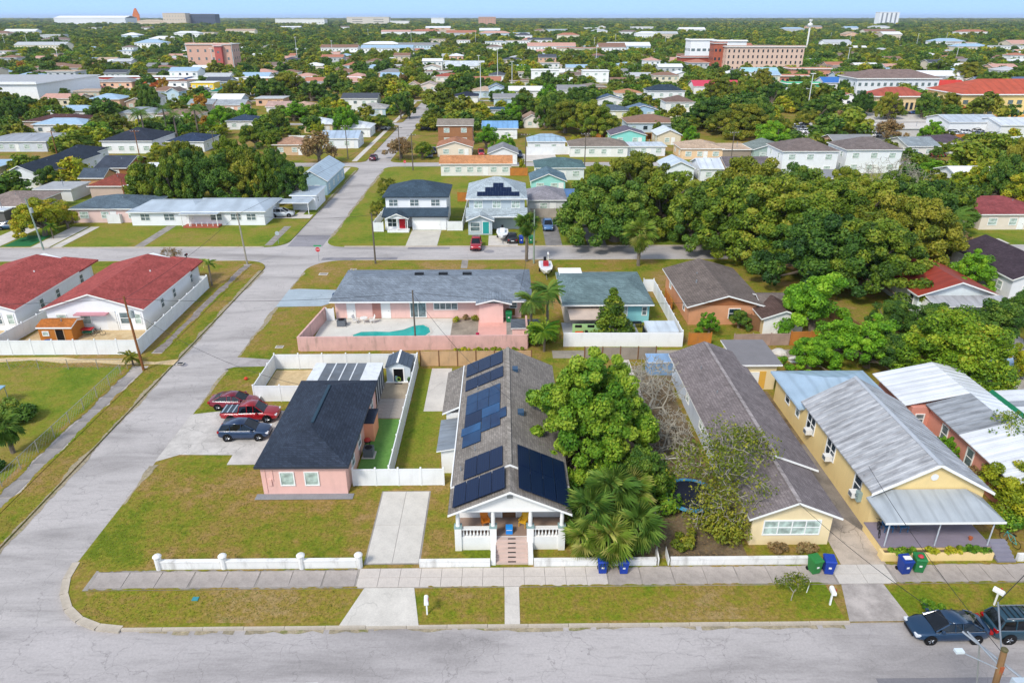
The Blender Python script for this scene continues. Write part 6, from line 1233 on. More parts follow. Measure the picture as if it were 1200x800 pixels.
POLES = [(-39.3,69.6,8.6,'dark wooden utility pole at the alley mouth beside the white corner fence',dict(mat=WOODD,arms=0,trans=True,lean=(-.25,0))),
 (-39.9,106.0,8.2,'wooden utility pole at the corner of the second street, left of the crossroads',dict(arms=0,mat=BARKG,lean=(-.3,0))),
 (-20.0,106.1,8.0,'grey-green utility pole in front of the navy-roofed two-storey house',dict(arms=0)),
 (-10.2,74.55,7.3,'thin utility pole at the pink pool wall',dict(arms=0,r=.1)),
 (4.7,105.9,8.5,'utility pole beside the tall palm at the second street',dict(arms=0,mat=paint('#8d9a86'))),
 (-76.3,114.4,8.5,'leaning pole with white transformer at the left end of the second street',dict(arms=0,trans=True,lean=(-.6,0),mat=paint('#8a9a8c'))),
 (-22.6,180,9,'utility pole by the third street in front of the brown-roofed porch wing',dict(arms=1)),
 (-27.5,193,9,'utility pole on the corner of the third street crossroads',dict(arms=1)),
 (-42,196,9,'utility pole left of the long street beyond the third street',dict(arms=1)),
 (-41.5,300,9,'utility pole left of the long street near its far end',dict(arms=1)),
 (5.6,180,9,'utility pole at the left end of the long white fence',dict(arms=1)),
 (20.5,181,9,'utility pole behind the taupe-roofed house lawn',dict(arms=1)),(58,183,9,'utility pole before the tan-roofed ranch',dict(arms=1)),
 (-72,182,9.5,'utility pole with arms near the modern white house',dict(arms=1)),(-92,184,9.5,'dark utility pole behind the long charcoal-roofed house',dict(arms=1,mat=WOODD)),(-112,183,9.5,'dark utility pole by the purple car',dict(arms=1,mat=WOODD)),
 (-60,152,8,'utility pole right of the timber cottage',dict(arms=1)),(-73,137,7,'thin brown pole by the timber cottage wall',dict(arms=0,mat=WOODD))]
PT = {}
for i,(x,y,h,l,k) in enumerate(POLES): pole(x,y,h,l,**k); PT[i] = Vector((x+k.get('lean',(0,0))[0],y,h-.3))
WIREM = paint('#2b2b2d',.1,.6)
def wire(a, b, label, sag=.6, r=.02, n=14):
    a = Vector(a); b = Vector(b); t = thing('overhead_wire', label, 'wire', (a.x,a.y,0)); m = MB(); p = None
    for i in range(n+1):
        f = i/n; q = Vector((a.x+(b.x-a.x)*f, a.y+(b.y-a.y)*f, a.z+(b.z-a.z)*f-4*sag*f*(1-f)))-Vector((a.x,a.y,0))
        if p is not None: m.tube(p,q,r,r,4,caps=False)
        p = q
    m.build('cable', WIREM, t)
wire(PT[0],PT[3],'overhead wire along the alley between the dark wooden pole and the pool wall pole'); wire(PT[3],(23,72.5,6.5),'overhead wire from the pool wall pole toward the orange brick house')
wire(PT[0],(-90,70.5,7.5),'overhead wire from the dark wooden pole to the left frame edge'); wire(PT[1],PT[2],'overhead wire between the two poles at the second street crossroads'); wire(PT[2],PT[4],'overhead wire over the pool house roof along the second street')
wire(PT[5],PT[1],'overhead wire behind the red roofs along the second street'); wire(PT[6],PT[10],'overhead wire along the third street from the porch wing'); wire(PT[10],PT[11],'overhead wire over the long white fence'); wire(PT[0]+Vector((0,0,-1)),(-19.5,60,3.2),'service wire drooping from the dark wooden pole to the black-roofed pink house',1.2)
wire(PT[0],PT[1],'overhead wire along the left side street past the white corner fence'); wire(PT[1],PT[7],'overhead wire along the long street from the second to the third crossroads'); wire(PT[3],(.5,52,5.9),'service wire from the pool wall pole down to the solar-panelled bungalow',.8); wire(PT[4],(2,84,3.4),'service wire from the tall palm pole to the pink pool house',.5)
# near pole at the bottom right: top with steel arms, its foot below the frame
t = thing('near_utility_pole','wooden utility pole with steel braces and small lamp at the bottom right corner','utility pole',(23.2,22.9,0)); 
MB().tube((0,0,-.1),(0,.9,8.2),.17,.14,10).build('pole', paint('#8a6a48',.3,.85,.4), t); MB().lathe([(.15,0),(.16,.1),(.1,.16)],(0,.9,8.2),10).build('pole_cap', paint('#5f5a3c'), t)
MB().tube((0,.85,7.3),(-.55,2.6,7.6),.05,.05,6).build('brace', STEEL, t); MB().tube((-.7,2.7,7.5),(.9,-.3,7.2),.06,.06,6).build('cross_arm', STEEL, t); MB().tube((.1,.6,7.0),(2.0,4.3,7.8),.04,.04,6).build('span_bar', STEEL, t); MB().tube((-.35,1.9,7.5),(-.15,1.5,5.4),.04,.04,6).build('strut', STEEL, t)
MB().tube((-.2,.7,7.3),(-1.6,1.4,7.6),.03,.03,6).build('lamp_arm', STEEL, t); MB().box(-1.85,-1.45,1.3,1.55,7.55,7.68).build('lamp_head', paint('#d3dde2',.05,.4), t); MB().box(-.07,.1,.64,.75,5.9,7.4).build('conduit', paint('#a85a38',.15,.7), t)
MB().box(.15,.75,-.1,.2,6.6,7.3).build('junction_box', paint('#b9c6cf',.1,.4), t)
wire((23.2,24,8.0),(27.1,43.9,4.6),'service wire from the bottom right pole to the yellow porch house',.4,.02); wire((22.6,25.4,7.6),(20.5,40.8,4.0),'service wire from the bottom right pole to the long grey-roofed house front',.4,.02); wire((25.2,27.2,7.8),(48,44,8),'overhead wire running off right from the bottom right pole',.4,.02)
# signs
def sign(x, y, h, label, hexc, text, cat='sign', shape='oct', rz=0, tc='#ffffff', s=.38):
    t = thing('street_sign', label, cat, (x,y,0), rz); MB().tube((0,0,0),(0,0,h),.035,.035,6).build('post', STEEL, t)
    if shape == 'oct': b = MB(); pts = [(s*math.cos(R(22.5+45*i)), -.05, h-s+s*math.sin(R(22.5+45*i))) for i in range(8)]; b.loft([pts,[(x_, -.03, z_) for x_,y_,z_ in pts]]); b.build('sign_plate', paint(hexc,.04,.4), t)
    else: MB().box(-.65,.65,-.05,-.03,h-.12,h+.14).build('sign_plate', paint(hexc,.04,.4), t)
    if text:
        cu = bpy.data.curves.new('lettering','FONT'); cu.body = text; cu.size = .26; cu.align_x = 'CENTER'; cu.align_y = 'CENTER'; cu.extrude = .003; cu.materials.append(paint(tc,.02,.4))
        o0 = bpy.data.objects.new('text', cu); me_ = bpy.data.meshes.new_from_object(o0); bpy.data.objects.remove(o0); o = put('lettering', me_, t); o.location = (0,-.056,h-s if shape=='oct' else h+.01); o.rotation_euler = (math.pi/2,0,0)
    return t
st = sign(-29.1,110.0-2.6,2.3,'red stop sign with green street name plate at the second crossroads','#c8202a','STOP'); MB().box(-.6,.6,.0,.02,2.42,2.62).build('name_plate', paint('#2a9a5c'), st)
sign(-24.9,182.6,2.1,'small red stop sign at the third street crossroads','#d8323c','STOP')
sign(-38.2,117,2.2,'round grey back of a road sign at the ranch house corner','#aab4b4',None)
# verge details
def plate(x, y, label, s=.35, m=None, z=.012, name='utility_cover'):
    t = thing(name, label, 'utility cover', (x,y,z)); MB().box(-s*1.3,s*1.3,-s,s,0,.03).build('frame', CONCL, t); MB().box(-s,s,-s*.7,s*.7,.03,.045).build('cover', m or CONCD, t)
plate(-26.2,75.4,'square concrete cover in the lawn left of the pink wall'); plate(-27.0,101.2,'square cover in the corner lawn behind the pool house driveway',.5); plate(-22.9,103.2,'pale round cover on the corner lawn by the yellow hydrant',.35)
plate(-36.0,71.2,'dark drain cover in the alley mouth across the street',.3,DARK)
t = thing('fire_hydrant','yellow fire hydrant on the corner lawn behind the pool house','fire hydrant',(-22.4,101.0,0)); MB().lathe([(.16,0),(.12,.08),(.12,.55),(.15,.6),(.1,.72),(.03,.8)],(0,0,0),10).build('barrel', paint('#e2d32c'), t); MB().tube((-.2,0,.45),(.2,0,.45),.06,.06,8).build('outlet', paint('#e2d32c'), t)
t = thing('red_ball','small red object in the grass by the white fence corner','ball',(-27.4,67.2,0)); MB().lathe([(.1,0),(.2,.12),(.2,.22),(.08,.34)],(0,0,0),10).build('ball', paint('#d2452c'), t)
t = thing('blue_meter_lid','small teal meter lid in the verge near the corner kerb','meter lid',(-20.5,35.9,.01)); MB().box(-.2,.2,-.16,.16,0,.05).build('lid', paint('#3f8f98'), t)
t = thing('dark_wheelbarrow','dark blue cover on the pool house driveway','cover',(-22.9,92.4,.03)); MB().loft([[(-.8,-.4,0),(-.8,0,.2),(-.8,.4,0)],[(0,-.6,0),(0,0,.7),(0,.6,0)],[(.8,-.3,0),(.8,0,.3),(.8,.3,0)]]).build('cover', paint('#1f3a5c'), t)
for (x0,x1,lab) in ((-16.6,-15.3,'left'),(-13.9,-12.2,'middle'),(-11.6,-10.9,'right')):
    t = struct(MB().box(x0,x1,29.25,29.4,-.1135,-.110).build('road_marking', paint('#eeeeee',.15,.7,.4)))
for x,y,r in ((-2.4,112.6,.9),(3.5,112.6,.7),(-35.5,71.0,.4)): struct(MB().lathe([(r,0),(r,.002)],(x,y,-.112),14).build('drain_cover', ASPHD))
# chain-link fence at the left
t = thing('chain_link_fence','old chain-link fence with grey posts along the left sidewalk','fence',(-41.2,46,0))
pm = MB().tube((0,0,0),(0,0,1.25),.04,.04,6).mesh('post', BARKG)
for k in range(10): put('post', pm, t, (0,2.5*k,0))
w_ = MB()
for k in range(45): w_.tube((0,.5*k,0.05),(0,.5*k+1.0,1.15),.006,.006,3,caps=False).tube((0,.5*k+1.0,0.05),(0,.5*k,1.15),.006,.006,3,caps=False)
w_.build('wire_mesh', STEEL, t)['kind'] = 'stuff'; MB().tube((0,0,1.2),(0,22.5,1.2),.02,.02,6).build('top_rail', STEEL, t)
t = thing('chain_link_fence','chain-link fence running left along the alley behind the open lawn','fence',(-41.2,69.9,0))
for k in range(9): put('post', pm, t, (-3.2*k,0,0))
MB().tube((0,0,1.2),(-26,0,1.2),.02,.02,6).build('top_rail', STEEL, t)
w_ = MB()
for k in range(50): w_.tube((-.5*k,0,.05),(-.5*k-1,0,1.15),.006,.006,3,caps=False).tube((-.5*k-1,0,.05),(-.5*k,0,1.15),.006,.006,3,caps=False)
w_.build('wire_mesh', STEEL, t)['kind'] = 'stuff'
t = thing('blue_tarp','pale blue tarpaulin roof corner at the left frame edge','tarpaulin',(-49.5,61.3,0)); MB().box(-2,0,0,1.6,1.7,1.78).build('sheet', paint('#8fb3c9'), t); MB().tube((-.1,.1,0),(-.1,.1,1.7),.04).tube((-.1,1.5,0),(-.1,1.5,1.7),.04).build('post', STEEL, t)
# ================================================================= VEGETATION
PO = oak_protos('oak',4,16,9.5,1.5,210,290,.21,[L_OAK,L_DEEP,L_OLIVE,L_OAK],3,clumpr=.068,flat=.25)
PM = oak_protos('mid',5,8,7,1.2,80,240,.165,[L_OAK,L_DEEP,L_LIME,L_OLIVE,L_YEL],9,clumpr=.11,flat=.3)
PF = oak_protos('far',6,9,8,1.4,34,58,.6,[L_OAK,L_DEEP,L_OLIVE,L_BRIGHT,L_YEL,L_DEEP],21,clumpr=.18,flat=.3)
PR_ = oak_protos('rust',1,8,6,1.2,30,90,.3,[L_RUST],41,clumpr=.16)
# big tree beside the bungalow: dense rosettes
big = oak_protos('big',1,11,9.2,1.0,260,340,.145,[L_BRIGHT],51,clumpr=.07,flat=.35)[0]
plant_tree(big,6.5,51.0,1.17,1.2,label='large bright-green leafy tree overhanging the right slope of the solar-panelled bungalow',rz=.6,name='leafy_tree')
big2 = oak_protos('mango',1,12,8.5,1.2,150,340,.16,[L_MANGO],61,clumpr=.1,flat=.3)[0]; big2b = oak_protos('citrus',1,7,6,1.0,90,300,.16,[L_LIME],71,clumpr=.12,flat=.3)[0]
plant_tree(big2,46.4,66.0,1.12,.98,label='broad yellow-green tree with amber tips behind the coral-walled house',name='leafy_tree')
plant_tree(big2b,37.4,78.4,1.3,1.25,label='round bright-green tree right of the small white-gabled garage',name='leafy_tree')
cn = oak_protos('cone',1,5.2,6.3,.5,60,150,.2,[L_OAK],81,clumpr=.16,cone=True)[0]; plant_tree(cn,12.9,78.0,1.1,.95,label='dense cone-shaped tree standing in the aqua house yard',name='conical_tree')
# palms
PAL = []
for i,(x,y,h,lab) in enumerate(((6.0,40.9,3.0,'fan palm at the left of the clump by the low white wall'),(7.3,39.15,1.8,'lowest fan palm in front of the clump by the low white wall'),(9.3,40.0,2.3,'fan palm at the right of the clump by the low white wall'),(7.8,42.2,3.7,'tallest fan palm at the back of the clump by the low white wall'),(5.5,39.5,1.6,'small yellowing fan palm at the left front of the clump'),(9.2,43.0,3.0,'fan palm half hidden behind the right one of the clump'))):
    palm(x,y,h,[2.1,2.0,2.0,2.2,1.5,2.0][i],48,'fan',lab,[L_PALMD,L_PALM,L_PALMD,L_PALMD,L_PALM,L_PALM][i],.2,'fan palms by the low white wall',nl=22,skirt=True,seed=i)
plant_tree(PM[1],10.4,45.2,.62,.78,label='dark green leafy tree between the fan palms and the trampoline')
shrub(11.8,46.2,1.6,3.0,2.2,L_BRIGHT,'dense green bush right of the fan palm clump',.18,18,150); shrub(9.5,46.3,3.2,1.6,3.8,L_BRIGHT,'tall dense green thicket between the big leafy tree and the fan palms',.18,40,170); shrub(6.3,44.2,.9,2.0,2.4,L_DEEP,'dark green bush between the bungalow and the fan palms',.16,14,150)
shrub(12.8,40.8,1.2,.9,1.0,L_OLIVE,'straggly olive bush behind the pointed gate jambs',.13,9,120); shrub(15.9,41.2,1.5,1.5,2.6,L_OLIVE,'olive-yellow hedge at the left corner of the long grey-roofed house',.14,14,120,name='hedge',cat='hedge')
palm(3.6,107.0,6.0,2.1,46,'fan','tall fan palm at the kerb of the second street behind the pool house',L_PALMD,.22,skirt=True,z=0); palm(20.8,104.6,5.0,2.6,64,'fan','bushy yellow-green fan palm on the lawn behind the aqua house',L_PALM,.24,skirt=True)
shrub(4.4,76.2,1.5,1.6,2.6,L_BRIGHT,'dense green undergrowth beneath the feather palms at the pink wall',.2,18,130)
palm(3.2,77.6,4.8,1.9,38,'feather','feather palm with two heads at the right end of the pink wall',L_PALMD,.16,seed=3); palm(5.2,78.5,5.5,1.9,38,'feather','feather palm between the pool shed and the aqua house',L_PALMD,.16,seed=4); palm(4.6,73.8,2.6,1.6,32,'feather','short feather palm behind the pale timber fence',L_BRIGHT,.13,seed=6)
palm(-41.8,96.4,3.4,1.25,14,'feather','slim palm at the far corner of the white fence by the red-roofed house',L_PALM,.12); palm(-43.4,53.5,2.6,1.7,26,'fan','grey-green palm at the left frame edge inside the chain-link fence',L_PALMD,.18)
palm(-41.0,70.8,1.0,1.2,12,'feather','small palm shrub beside the dark wooden pole',L_OLIVE,.1); palm(57.5,103,7.0,3.2,26,'feather','tall feather palm among the oaks right of the rusty-red-roofed cottage',L_PALMD,.2); palm(67.5,104,7.5,2.8,26,'feather','tall feather palm behind the rusty-red-roofed cottage',L_PALMD,.18)
palm(-78.2,120.6,2.2,1.2,16,'feather','small feather palm before the slate-roofed house',L_BRIGHT,.1); palm(-103,128,6.5,1.8,22,'fan','fan palm at the left frame edge before the charcoal-roofed house',L_OLIVE,.2)
for i,(x,y,h) in enumerate(((-108,222,9),(-103,226,10),(-98,221,8.5),(-94,227,9.5),(-112,228,8))): palm(x,y,h,3.4,20,'feather',['feather palm at the left of the tall palm clump','tallest feather palm in the clump behind the maroon roof','shorter feather palm at the front of the palm clump','feather palm at the right of the tall palm clump','feather palm at the back left of the palm clump'][i],L_PALMD,.25,'tall palm clump behind the maroon roof',nl=14)
# bare tree and its fallen branches, wispy tree
def bare(x, y, label, h, seed, mat=None, sp=.75, depth=4, r=.14, n=3, leaves=None, lean=(0,0,1), nm='bare_tree', lsz=.12, per=26, cr=.5, L0=None):
    rnd = random.Random(seed); b = MB(); tips = []; branches(b,(0,0,-.1),lean,(L0 or h*.33),r,depth,rnd,sp,n,2,0,0,tips,5)
    t = thing(nm, label, 'tree', (x,y,0)); b.build('trunk', mat or BARKG, t)
    if leaves: put('crown', leaf_mesh('crown', tips, [cr]*len(tips), per, lsz, leaves, seed), t)
    return t
bare(13.2,56.5,'large bare grey tree with spreading twigs right of the big leafy tree',7.0,5,depth=5,r=.27,sp=.95)
bare(12.6,52.6,'second bare grey tree leaning over the leaf-littered yard',5.0,15,depth=5,r=.15,sp=1.0,lean=(.5,-.4,.6)); bare(14.5,60.5,'pale bare tree behind the others by the long grey roof',5.5,25,depth=5,r=.13,sp=.9,lean=(.3,.2,1))
bare(16.6,45.0,'wispy olive tree leaning over the trampoline and the long grey roof',9.0,8,BARKG,.8,5,.16,3,L_OLIVE,(.05,.1,1),'wispy_tree',.13,14,.75,L0=2.6)
bare(15.7,42.6,'second wispy olive tree in front of the trampoline',5.5,33,BARKG,.9,5,.1,3,L_OLIVE,(.1,0,1),'wispy_tree',.12,9,.7,L0=1.6)
bare(14.8,54.0,'low bare tree with a wide tangle of pale branches by the long house wall',5.0,45,depth=5,r=.26,sp=1.05,lean=(-.2,-.3,.8)); bare(12.4,59.5,'thin bare tree at the back of the leaf-littered yard',6.0,55,depth=5,r=.15,sp=.85)
bare(73,141,'bare grey tree behind the big oaks at the right',9,9,depth=5,r=.25,sp=.8,L0=3.4); bare(80,146,'bare grey-pink tree above the faded-red-roofed house',10,19,depth=5,r=.25,sp=.9,L0=3.6); bare(85,138,'leaning bare trunk behind the faded-red-roofed house',8,29,depth=4,r=.25,lean=(-.5,0,.8),L0=3.2)
bare(43.3,50.2,'feathery pale-green tree over the right metal roofs',5.5,12,BARKG,.8,4,.1,3,L_OAK,(0,0,1),'feathery_tree',.14,22,.5); bare(-51.5,106,'small leafless shrub-tree between the two red-roofed houses',3,6,depth=4,r=.08,L0=1.0,leaves=L_RUST,per=6,lsz=.12,cr=.3)
bare(18.85,35.3,'young slender tree with sparse golden leaves on the verge left of the mailbox',1.9,2,BARKG,.6,3,.035,3,L_OLIVE,(0,0,1),'young_tree',.09,22,.28,L0=.75)
t = thing('tree_stake','thin pale stake on the verge right of the young tree','stake',(20.15,36.0,0)); MB().tube((0,0,0),(.1,0,1.0),.03,.03,6).build('stake', WHITE, t)
# shrubs near
shrub(19.6,40.0,.6,.3,.75,L_RUST,'rust-tipped bush left of the yellow front window',.1,8,110,seed=2); shrub(21.6,39.9,.9,.35,.8,L_RUST,'rust-tipped bush under the yellow front window near the bins',.1,10,110,seed=4)
shrub(-46.6,58.8,2.0,1.5,1.9,L_DEEP,'dark round bush on the open lawn at the left frame edge',.2,16,170); shrub(-43.4,50.7,.9,.8,1.0,L_DEEP,'small dark bush below the grey-green palm',.16,8,120)
shrub(27.8,34.6,.9,.5,.6,L_BRIGHT,'low bright-green weeds on the verge near the worn apron',.14,8,90,seed=6)
for i,(x0) in enumerate((-4.3,-2.0,.0,1.7)): shrub(x0-1.5+1,73.7,1.2,.3,.6,L_YEL,['leftmost','second','third','rightmost'][i]+' yellow-green weed patch under the pink wall',.12,8,90,seed=i)
plant_tree(PM[4],39.0,44.8,.72,.62,label='yellow-green bushy tree beside the yellow porch at the right',z=0); plant_tree(PM[2],41.6,42.2,.6,.5,label='dark-leaved bush tree at the right frame edge below the coral-walled house'); plant_tree(PR_[0],40.2,47.6,.55,.55,label='reddish tangled tree between yellow and coral-walled houses'); plant_tree(PM[4],46.8,46.2,.6,.7,label='golden-green tree over the lower coral-walled roof'); plant_tree(PM[2],37.6,50.6,.3,.42,label='slim green shrub tree beside the coral wall')
shrub(37.8,42.2,1.0,1.4,1.6,L_BRIGHT,'green bush right of the purple-grey steps',.14,12,120); shrub(36.4,45.0,.8,1.0,1.2,L_RUST,'brown-red vine on the right wall of the yellow house',.12,9,100)
# trees placed from the photograph: px, py of the foot, width, height, prototype set, description
T = [ # big oaks in the second street block
 (720,282,19,14,'O1','spreading dark oak'),(775,268,18,13,'O0','broad olive oak'),(700,250,10,10,'O3','dense green oak'),(745,240,16,12,'O2','grey-green oak'),(812,285,15,12,'O1','dense green oak'),
 (850,293,20,15,'O0','huge spreading oak'),(905,300,20,15,'O3','broad green oak'),(880,262,19,14,'O2','olive-crowned oak'),(945,285,20,14,'O0','broad yellow-green oak'),(960,330,18,13,'O1','mossy spreading oak'),(1010,340,17,12,'O3','mossy grey-green oak'),
 (1000,285,20,14,'O0','huge olive oak'),(1045,312,17,13,'O2','wide green oak'),(1060,275,16,12,'O1','dark green oak'),(1100,272,13,10,'M0','bright-edged tree'),(930,255,17,12,'O1','round-topped oak'),(985,248,12,9,'O3','dense olive oak'),(1040,252,11,9,'O0','olive oak'),
 (180,238,10,10,'M0','leafy oak'),(205,240,11,11,'O0','yellow-green oak'),(235,236,12,12,'O1','dark oak'),(262,238,11,11,'M1','dense green oak'),(290,236,11,12,'M3','tall olive oak'),(318,236,10,11,'O0','yellow-tipped oak'),(345,240,8,9,'M1','dark green tree'),(222,222,12,11,'O2','dark-crowned oak'),(275,224,12,12,'O3','broad oak'),(325,222,10,10,'O1','green oak'),
 (53,276,9,7,'M4','yellow-green shade tree'),(80,268,5,5,'M4','yellow-green small tree'),(1172,238,12,11,'O1','dark layered oak'),(1190,226,11,12,'O2','olive oak'),(1150,232,9,8,'M4','yellow-brown bush tree'),(1190,250,10,8,'M4','golden scrub tree'),
 (1130,340,7,6,'M2','bright green bush tree'),(1112,300,7,5,'R0','red-tipped shrub tree'),(1128,310,6,5,'M0','green shrub tree'),(1110,355,6,4,'M2','light green bush'),(1085,400,7,5,'M1','dark garden tree'),(1040,395,6,5,'M1','dark green bush tree'),(1165,405,8,6,'M1','dark feathery tree'),(1190,385,6,5,'M1','deep green tree'),
 (985,420,7,5,'M2','green hedge tree'),(948,432,6,4,'M2','leafy bush tree'),(1015,430,8,6,'M2','yellow-tipped tree'),(1045,440,6,5,'M1','green bush tree'),(1195,440,4,4,'M4','yellow-green bush tree'),(830,392,3,3,'M2','pale green garden shrub'),(865,384,3,2.5,'M1','green garden shrub'),
 (570,174,8,7,'M2','round green tree'),(592,182,6,6,'M2','bright round tree'),(470,186,9,6,'R0','rusty-leaved tree'),(495,186,7,5,'M0','green bush tree'),(375,192,10,9,'R0','rust-leaved spreading tree'),(405,160,9,10,'M2','dense round tree'),(374,164,6,6,'M4','small golden-green tree'),(325,158,10,9,'M0','green tree'),(345,142,12,7,'M2','leafy green tree'),
 (470,140,7,10,'M1','columnar dark tree'),(480,138,6,8,'M0','olive slender tree'),(528,112,9,9,'M1','dark round tree'),(548,108,9,10,'M1','dark green tree'),(563,112,8,9,'M1','deep green tree'),(598,150,9,9,'M2','bright green tree'),(612,140,11,10,'M1','dark green tree'),(640,150,14,12,'O1','big dark oak'),(662,156,16,12,'O2','wide grey-green oak'),(690,160,17,13,'O3','broad dark oak'),(672,130,13,10,'O1','dark spreading oak'),(643,122,10,9,'M2','bright green tree'),(675,174,5,4,'M4','yellow-green bush'),
 (612,204,2,4,'M4','thin tree'),(835,152,20,13,'O1','massive dark oak'),(865,160,18,12,'O2','massive grey-green oak'),(885,150,14,11,'O1','dark oak'),(905,178,12,9,'M2','deep green tree'),(810,170,6,6,'M2','bright green bush tree'),(770,146,6,5,'M2','round green bush'),(770,155,5,4,'M0','olive shrub'),(960,140,15,10,'O1','dark parking-lot oak'),(1010,135,12,10,'O1','dark parking-lot oak'),(1040,140,11,10,'O2','dark parking-lot tree'),(985,115,9,9,'O1','tall green tree'),(1080,138,14,10,'O1','dense tree'),(1110,136,12,9,'O2','rust-edged tree'),(945,150,10,7,'M3','sparse olive tree'),(912,165,10,8,'M3','olive tree'),
 (1040,165,10,7,'R0','rust-brown tree'),(1090,168,8,7,'M2','bright green tree'),(1062,190,5,4,'M1','round dark bush'),(1096,188,4,4,'M1','clipped round bush'),(75,163,6,5,'M4','yellow-green tree'),(42,130,6,5,'M4','small golden palm-like tree'),(62,128,7,5,'M0','green street tree'),(78,118,6,6,'M1','dark street tree'),(20,140,12,9,'O1','very dark oak'),(5,150,10,9,'O1','very dark oak'),(222,156,7,7,'M2','round bright tree'),(252,162,7,7,'M2','bright green tree'),(262,150,9,8,'M2','fresh green tree'),(180,134,12,12,'O1','wide spreading tree'),(290,148,9,8,'M2','leafy green tree'),(240,122,8,6,'M2','green tree'),(275,118,14,9,'O2','olive broad tree'),(292,112,12,9,'M4','golden-olive tree'),
 (300,175,10,8,'M0','green tree'),(318,180,9,8,'M0','yellow-green tree'),(90,214,4,5,'M1','dark slim tree'),(62,218,4,5,'M1','dark slim tree'),(55,222,5,5,'M1','leafy garden tree'),(452,246,4,3,'M0','spreading hedge bush'),(442,252,3,3,'M3','olive hedge bush'),(455,228,5,4,'M3','olive hedge bush'),(318,119,18,12,'O1','massive dark oak'),(342,114,19,13,'O2','massive grey-green oak'),(366,119,15,11,'O1','broad dark oak'),(300,113,14,11,'O0','olive oak'),(392,108,13,10,'O1','dark round oak'),(840,122,16,13,'O2','tall grey-green oak'),(872,119,17,13,'O0','tall olive oak'),(905,124,15,12,'O1','tall dark oak'),(928,130,13,11,'O3','tall green oak'),(858,106,15,12,'O1','tall dark oak'),(890,105,14,11,'O2','tall grey-green oak'),(740,108,10,9,'O1','dark tree'),(640,104,12,10,'O1','dark tree'),(600,100,11,9,'O2','grey-green tree'),(545,92,12,9,'O1','dark tree'),(480,100,14,10,'O3','green tree'),(455,110,14,10,'O1','dark tree'),(430,118,13,10,'M0','yellow-green tree'),(1160,110,18,13,'O1','dark oak'),(1130,96,18,13,'O2','dark oak'),(1190,100,18,13,'O1','dark oak'),(1100,88,17,12,'O0','olive oak'),
]
SETS = {'O':(PO,16,9.5),'M':(PM,8,7),'R':(PR_,8,6)}
for px,py,wd,ht,k,ds in T:
    if not wd: continue
    p,bw,bh = SETS[k[0]]; a = at(px,py); plant_tree(p[int(k[1])], a.x, a.y, wd/bw*(1.12 if wd > 14 else 1), ht/bh*(.88 if wd > 14 else 1), desc=ds)
    if wd > 11: FOOT.append((a.x-3,a.y-3,a.x+3,a.y+3))
# vehicles further away: kind, colour, px, py, heading, label
CV = [('sedan','#6a1f3c',438,187,1.57,'dark red car driving at the third street crossroads'),('suv','#b01a28',558,290,-1.57,'red car nose-out on the lawn of the grey two-storey house'),('suv','#5a83b5',642,268,-1.57,'blue and white pickup on the drive of the open-porch house'),
 ('sedan','#1c1f24',600,282,1.6,'dark car behind the boat of the grey two-storey house'),('suv','#2c3c52',508,180,-1.5,'dark blue car on the drive left of the brown porch wing'),('sedan','#7e8690',503,184,-1.4,'grey car in front of the dark blue one at the porch wing'),('suv','#c21f2c',564,182,-1.5,'red van on the drive right of the brown porch wing'),('sedan','#7a2233',580,181,-1.5,'maroon car right of the red van'),
 ('suv','#27405e',608,184,-1.5,'blue car at the drive left of the long white fence'),('suv','#15171a',826,184,1.57,'black pickup on the lawn of the tan-roofed ranch'),('sedan','#1f3a68',844,184,1.57,'dark blue car on the lawn of the tan-roofed ranch'),('sedan','#e4e6e8',1055,183,.3,'white car beside the dark blue one at the cream bungalow'),('sedan','#1f3e8c',1075,185,.2,'dark blue car before the cream bungalow'),('sedan','#b1283c',1098,184,.2,'red car before the cream bungalow'),
 ('suv','#b83f86',47,175,.3,'magenta car parked beyond the charcoal-roofed house'),('suv','#a81f26',16,258,.2,'dark red car under the left carport'),('sedan','#1f4a6a',14,268,.2,'dark blue car in front of the red one at the left edge'),('sedan','#c9cdd2',72,122,0,'silver car on the street by the large white warehouse'),('sedan','#d9dbde',80,121,0,'white car on the street by the large white warehouse'),
 ('suv','#e9eaeb',448,152,0,'white van beside the white-roofed cottage'),('sedan','#30343c',498,152,0,'black car at the corner of the third crossroads, left one'),('sedan','#3a3f4a',506,152,0,'black car at the corner of the third crossroads, right one'),('sedan','#e8e9ea',515,102,0,'white truck at the end of the long street'),('sedan','#e9e9e6',503,104,0,'white car on the verge near the street end'),('sedan','#2e7a52',506,110,0,'green car on the verge near the street end'),
 ('suv','#e4e5e7',557,138,1.5,'white car beside the brick two-storey house'),('suv','#1d3f86',1010,136,.5,'blue truck in the car park by the big white block'),('sedan','#9fb6c9',988,132,1.3,'pale blue car in the car park'),('sedan','#33485e',985,126,1.3,'dark blue car in the car park'),('sedan','#e2e4e6',955,112,0,'white car by the mint-green shop'),('sedan','#7c2034',921,110,0,'maroon car left of the mint-green shop'),('sedan','#1d3a9c',950,108,0,'bright blue car at the mint-green shop'),('sedan','#2c2d33',967,111,0,'black car right of the mint-green shop'),
 ('sedan','#a12a3a',203,99,0,'red car in the far car park left of the peach block'),('sedan','#dfe1e4',212,102,0,'white car in the far car park left of the peach block'),('sedan','#2f4b7a',260,92,0,'blue car before the peach apartment block'),('sedan','#6b2f8c',262,88,0,'purple car before the peach apartment block'),('suv','#dcdee0',1128,150,0,'white boat-like van on the yard below the yellow school'),('sedan','#2f3c55',1060,134,0,'dark car in the row below the red arcade'),('sedan','#3a5f9c',1072,134,0,'blue car in the row below the red arcade'),('suv','#e6b23a',1004,143,0,'orange-yellow van at the edge of the vehicle yard')]
for k,hx,px,py,rz,lab in CV: a = at(px,py); car(k,hx,a.x,a.y,rz,lab)
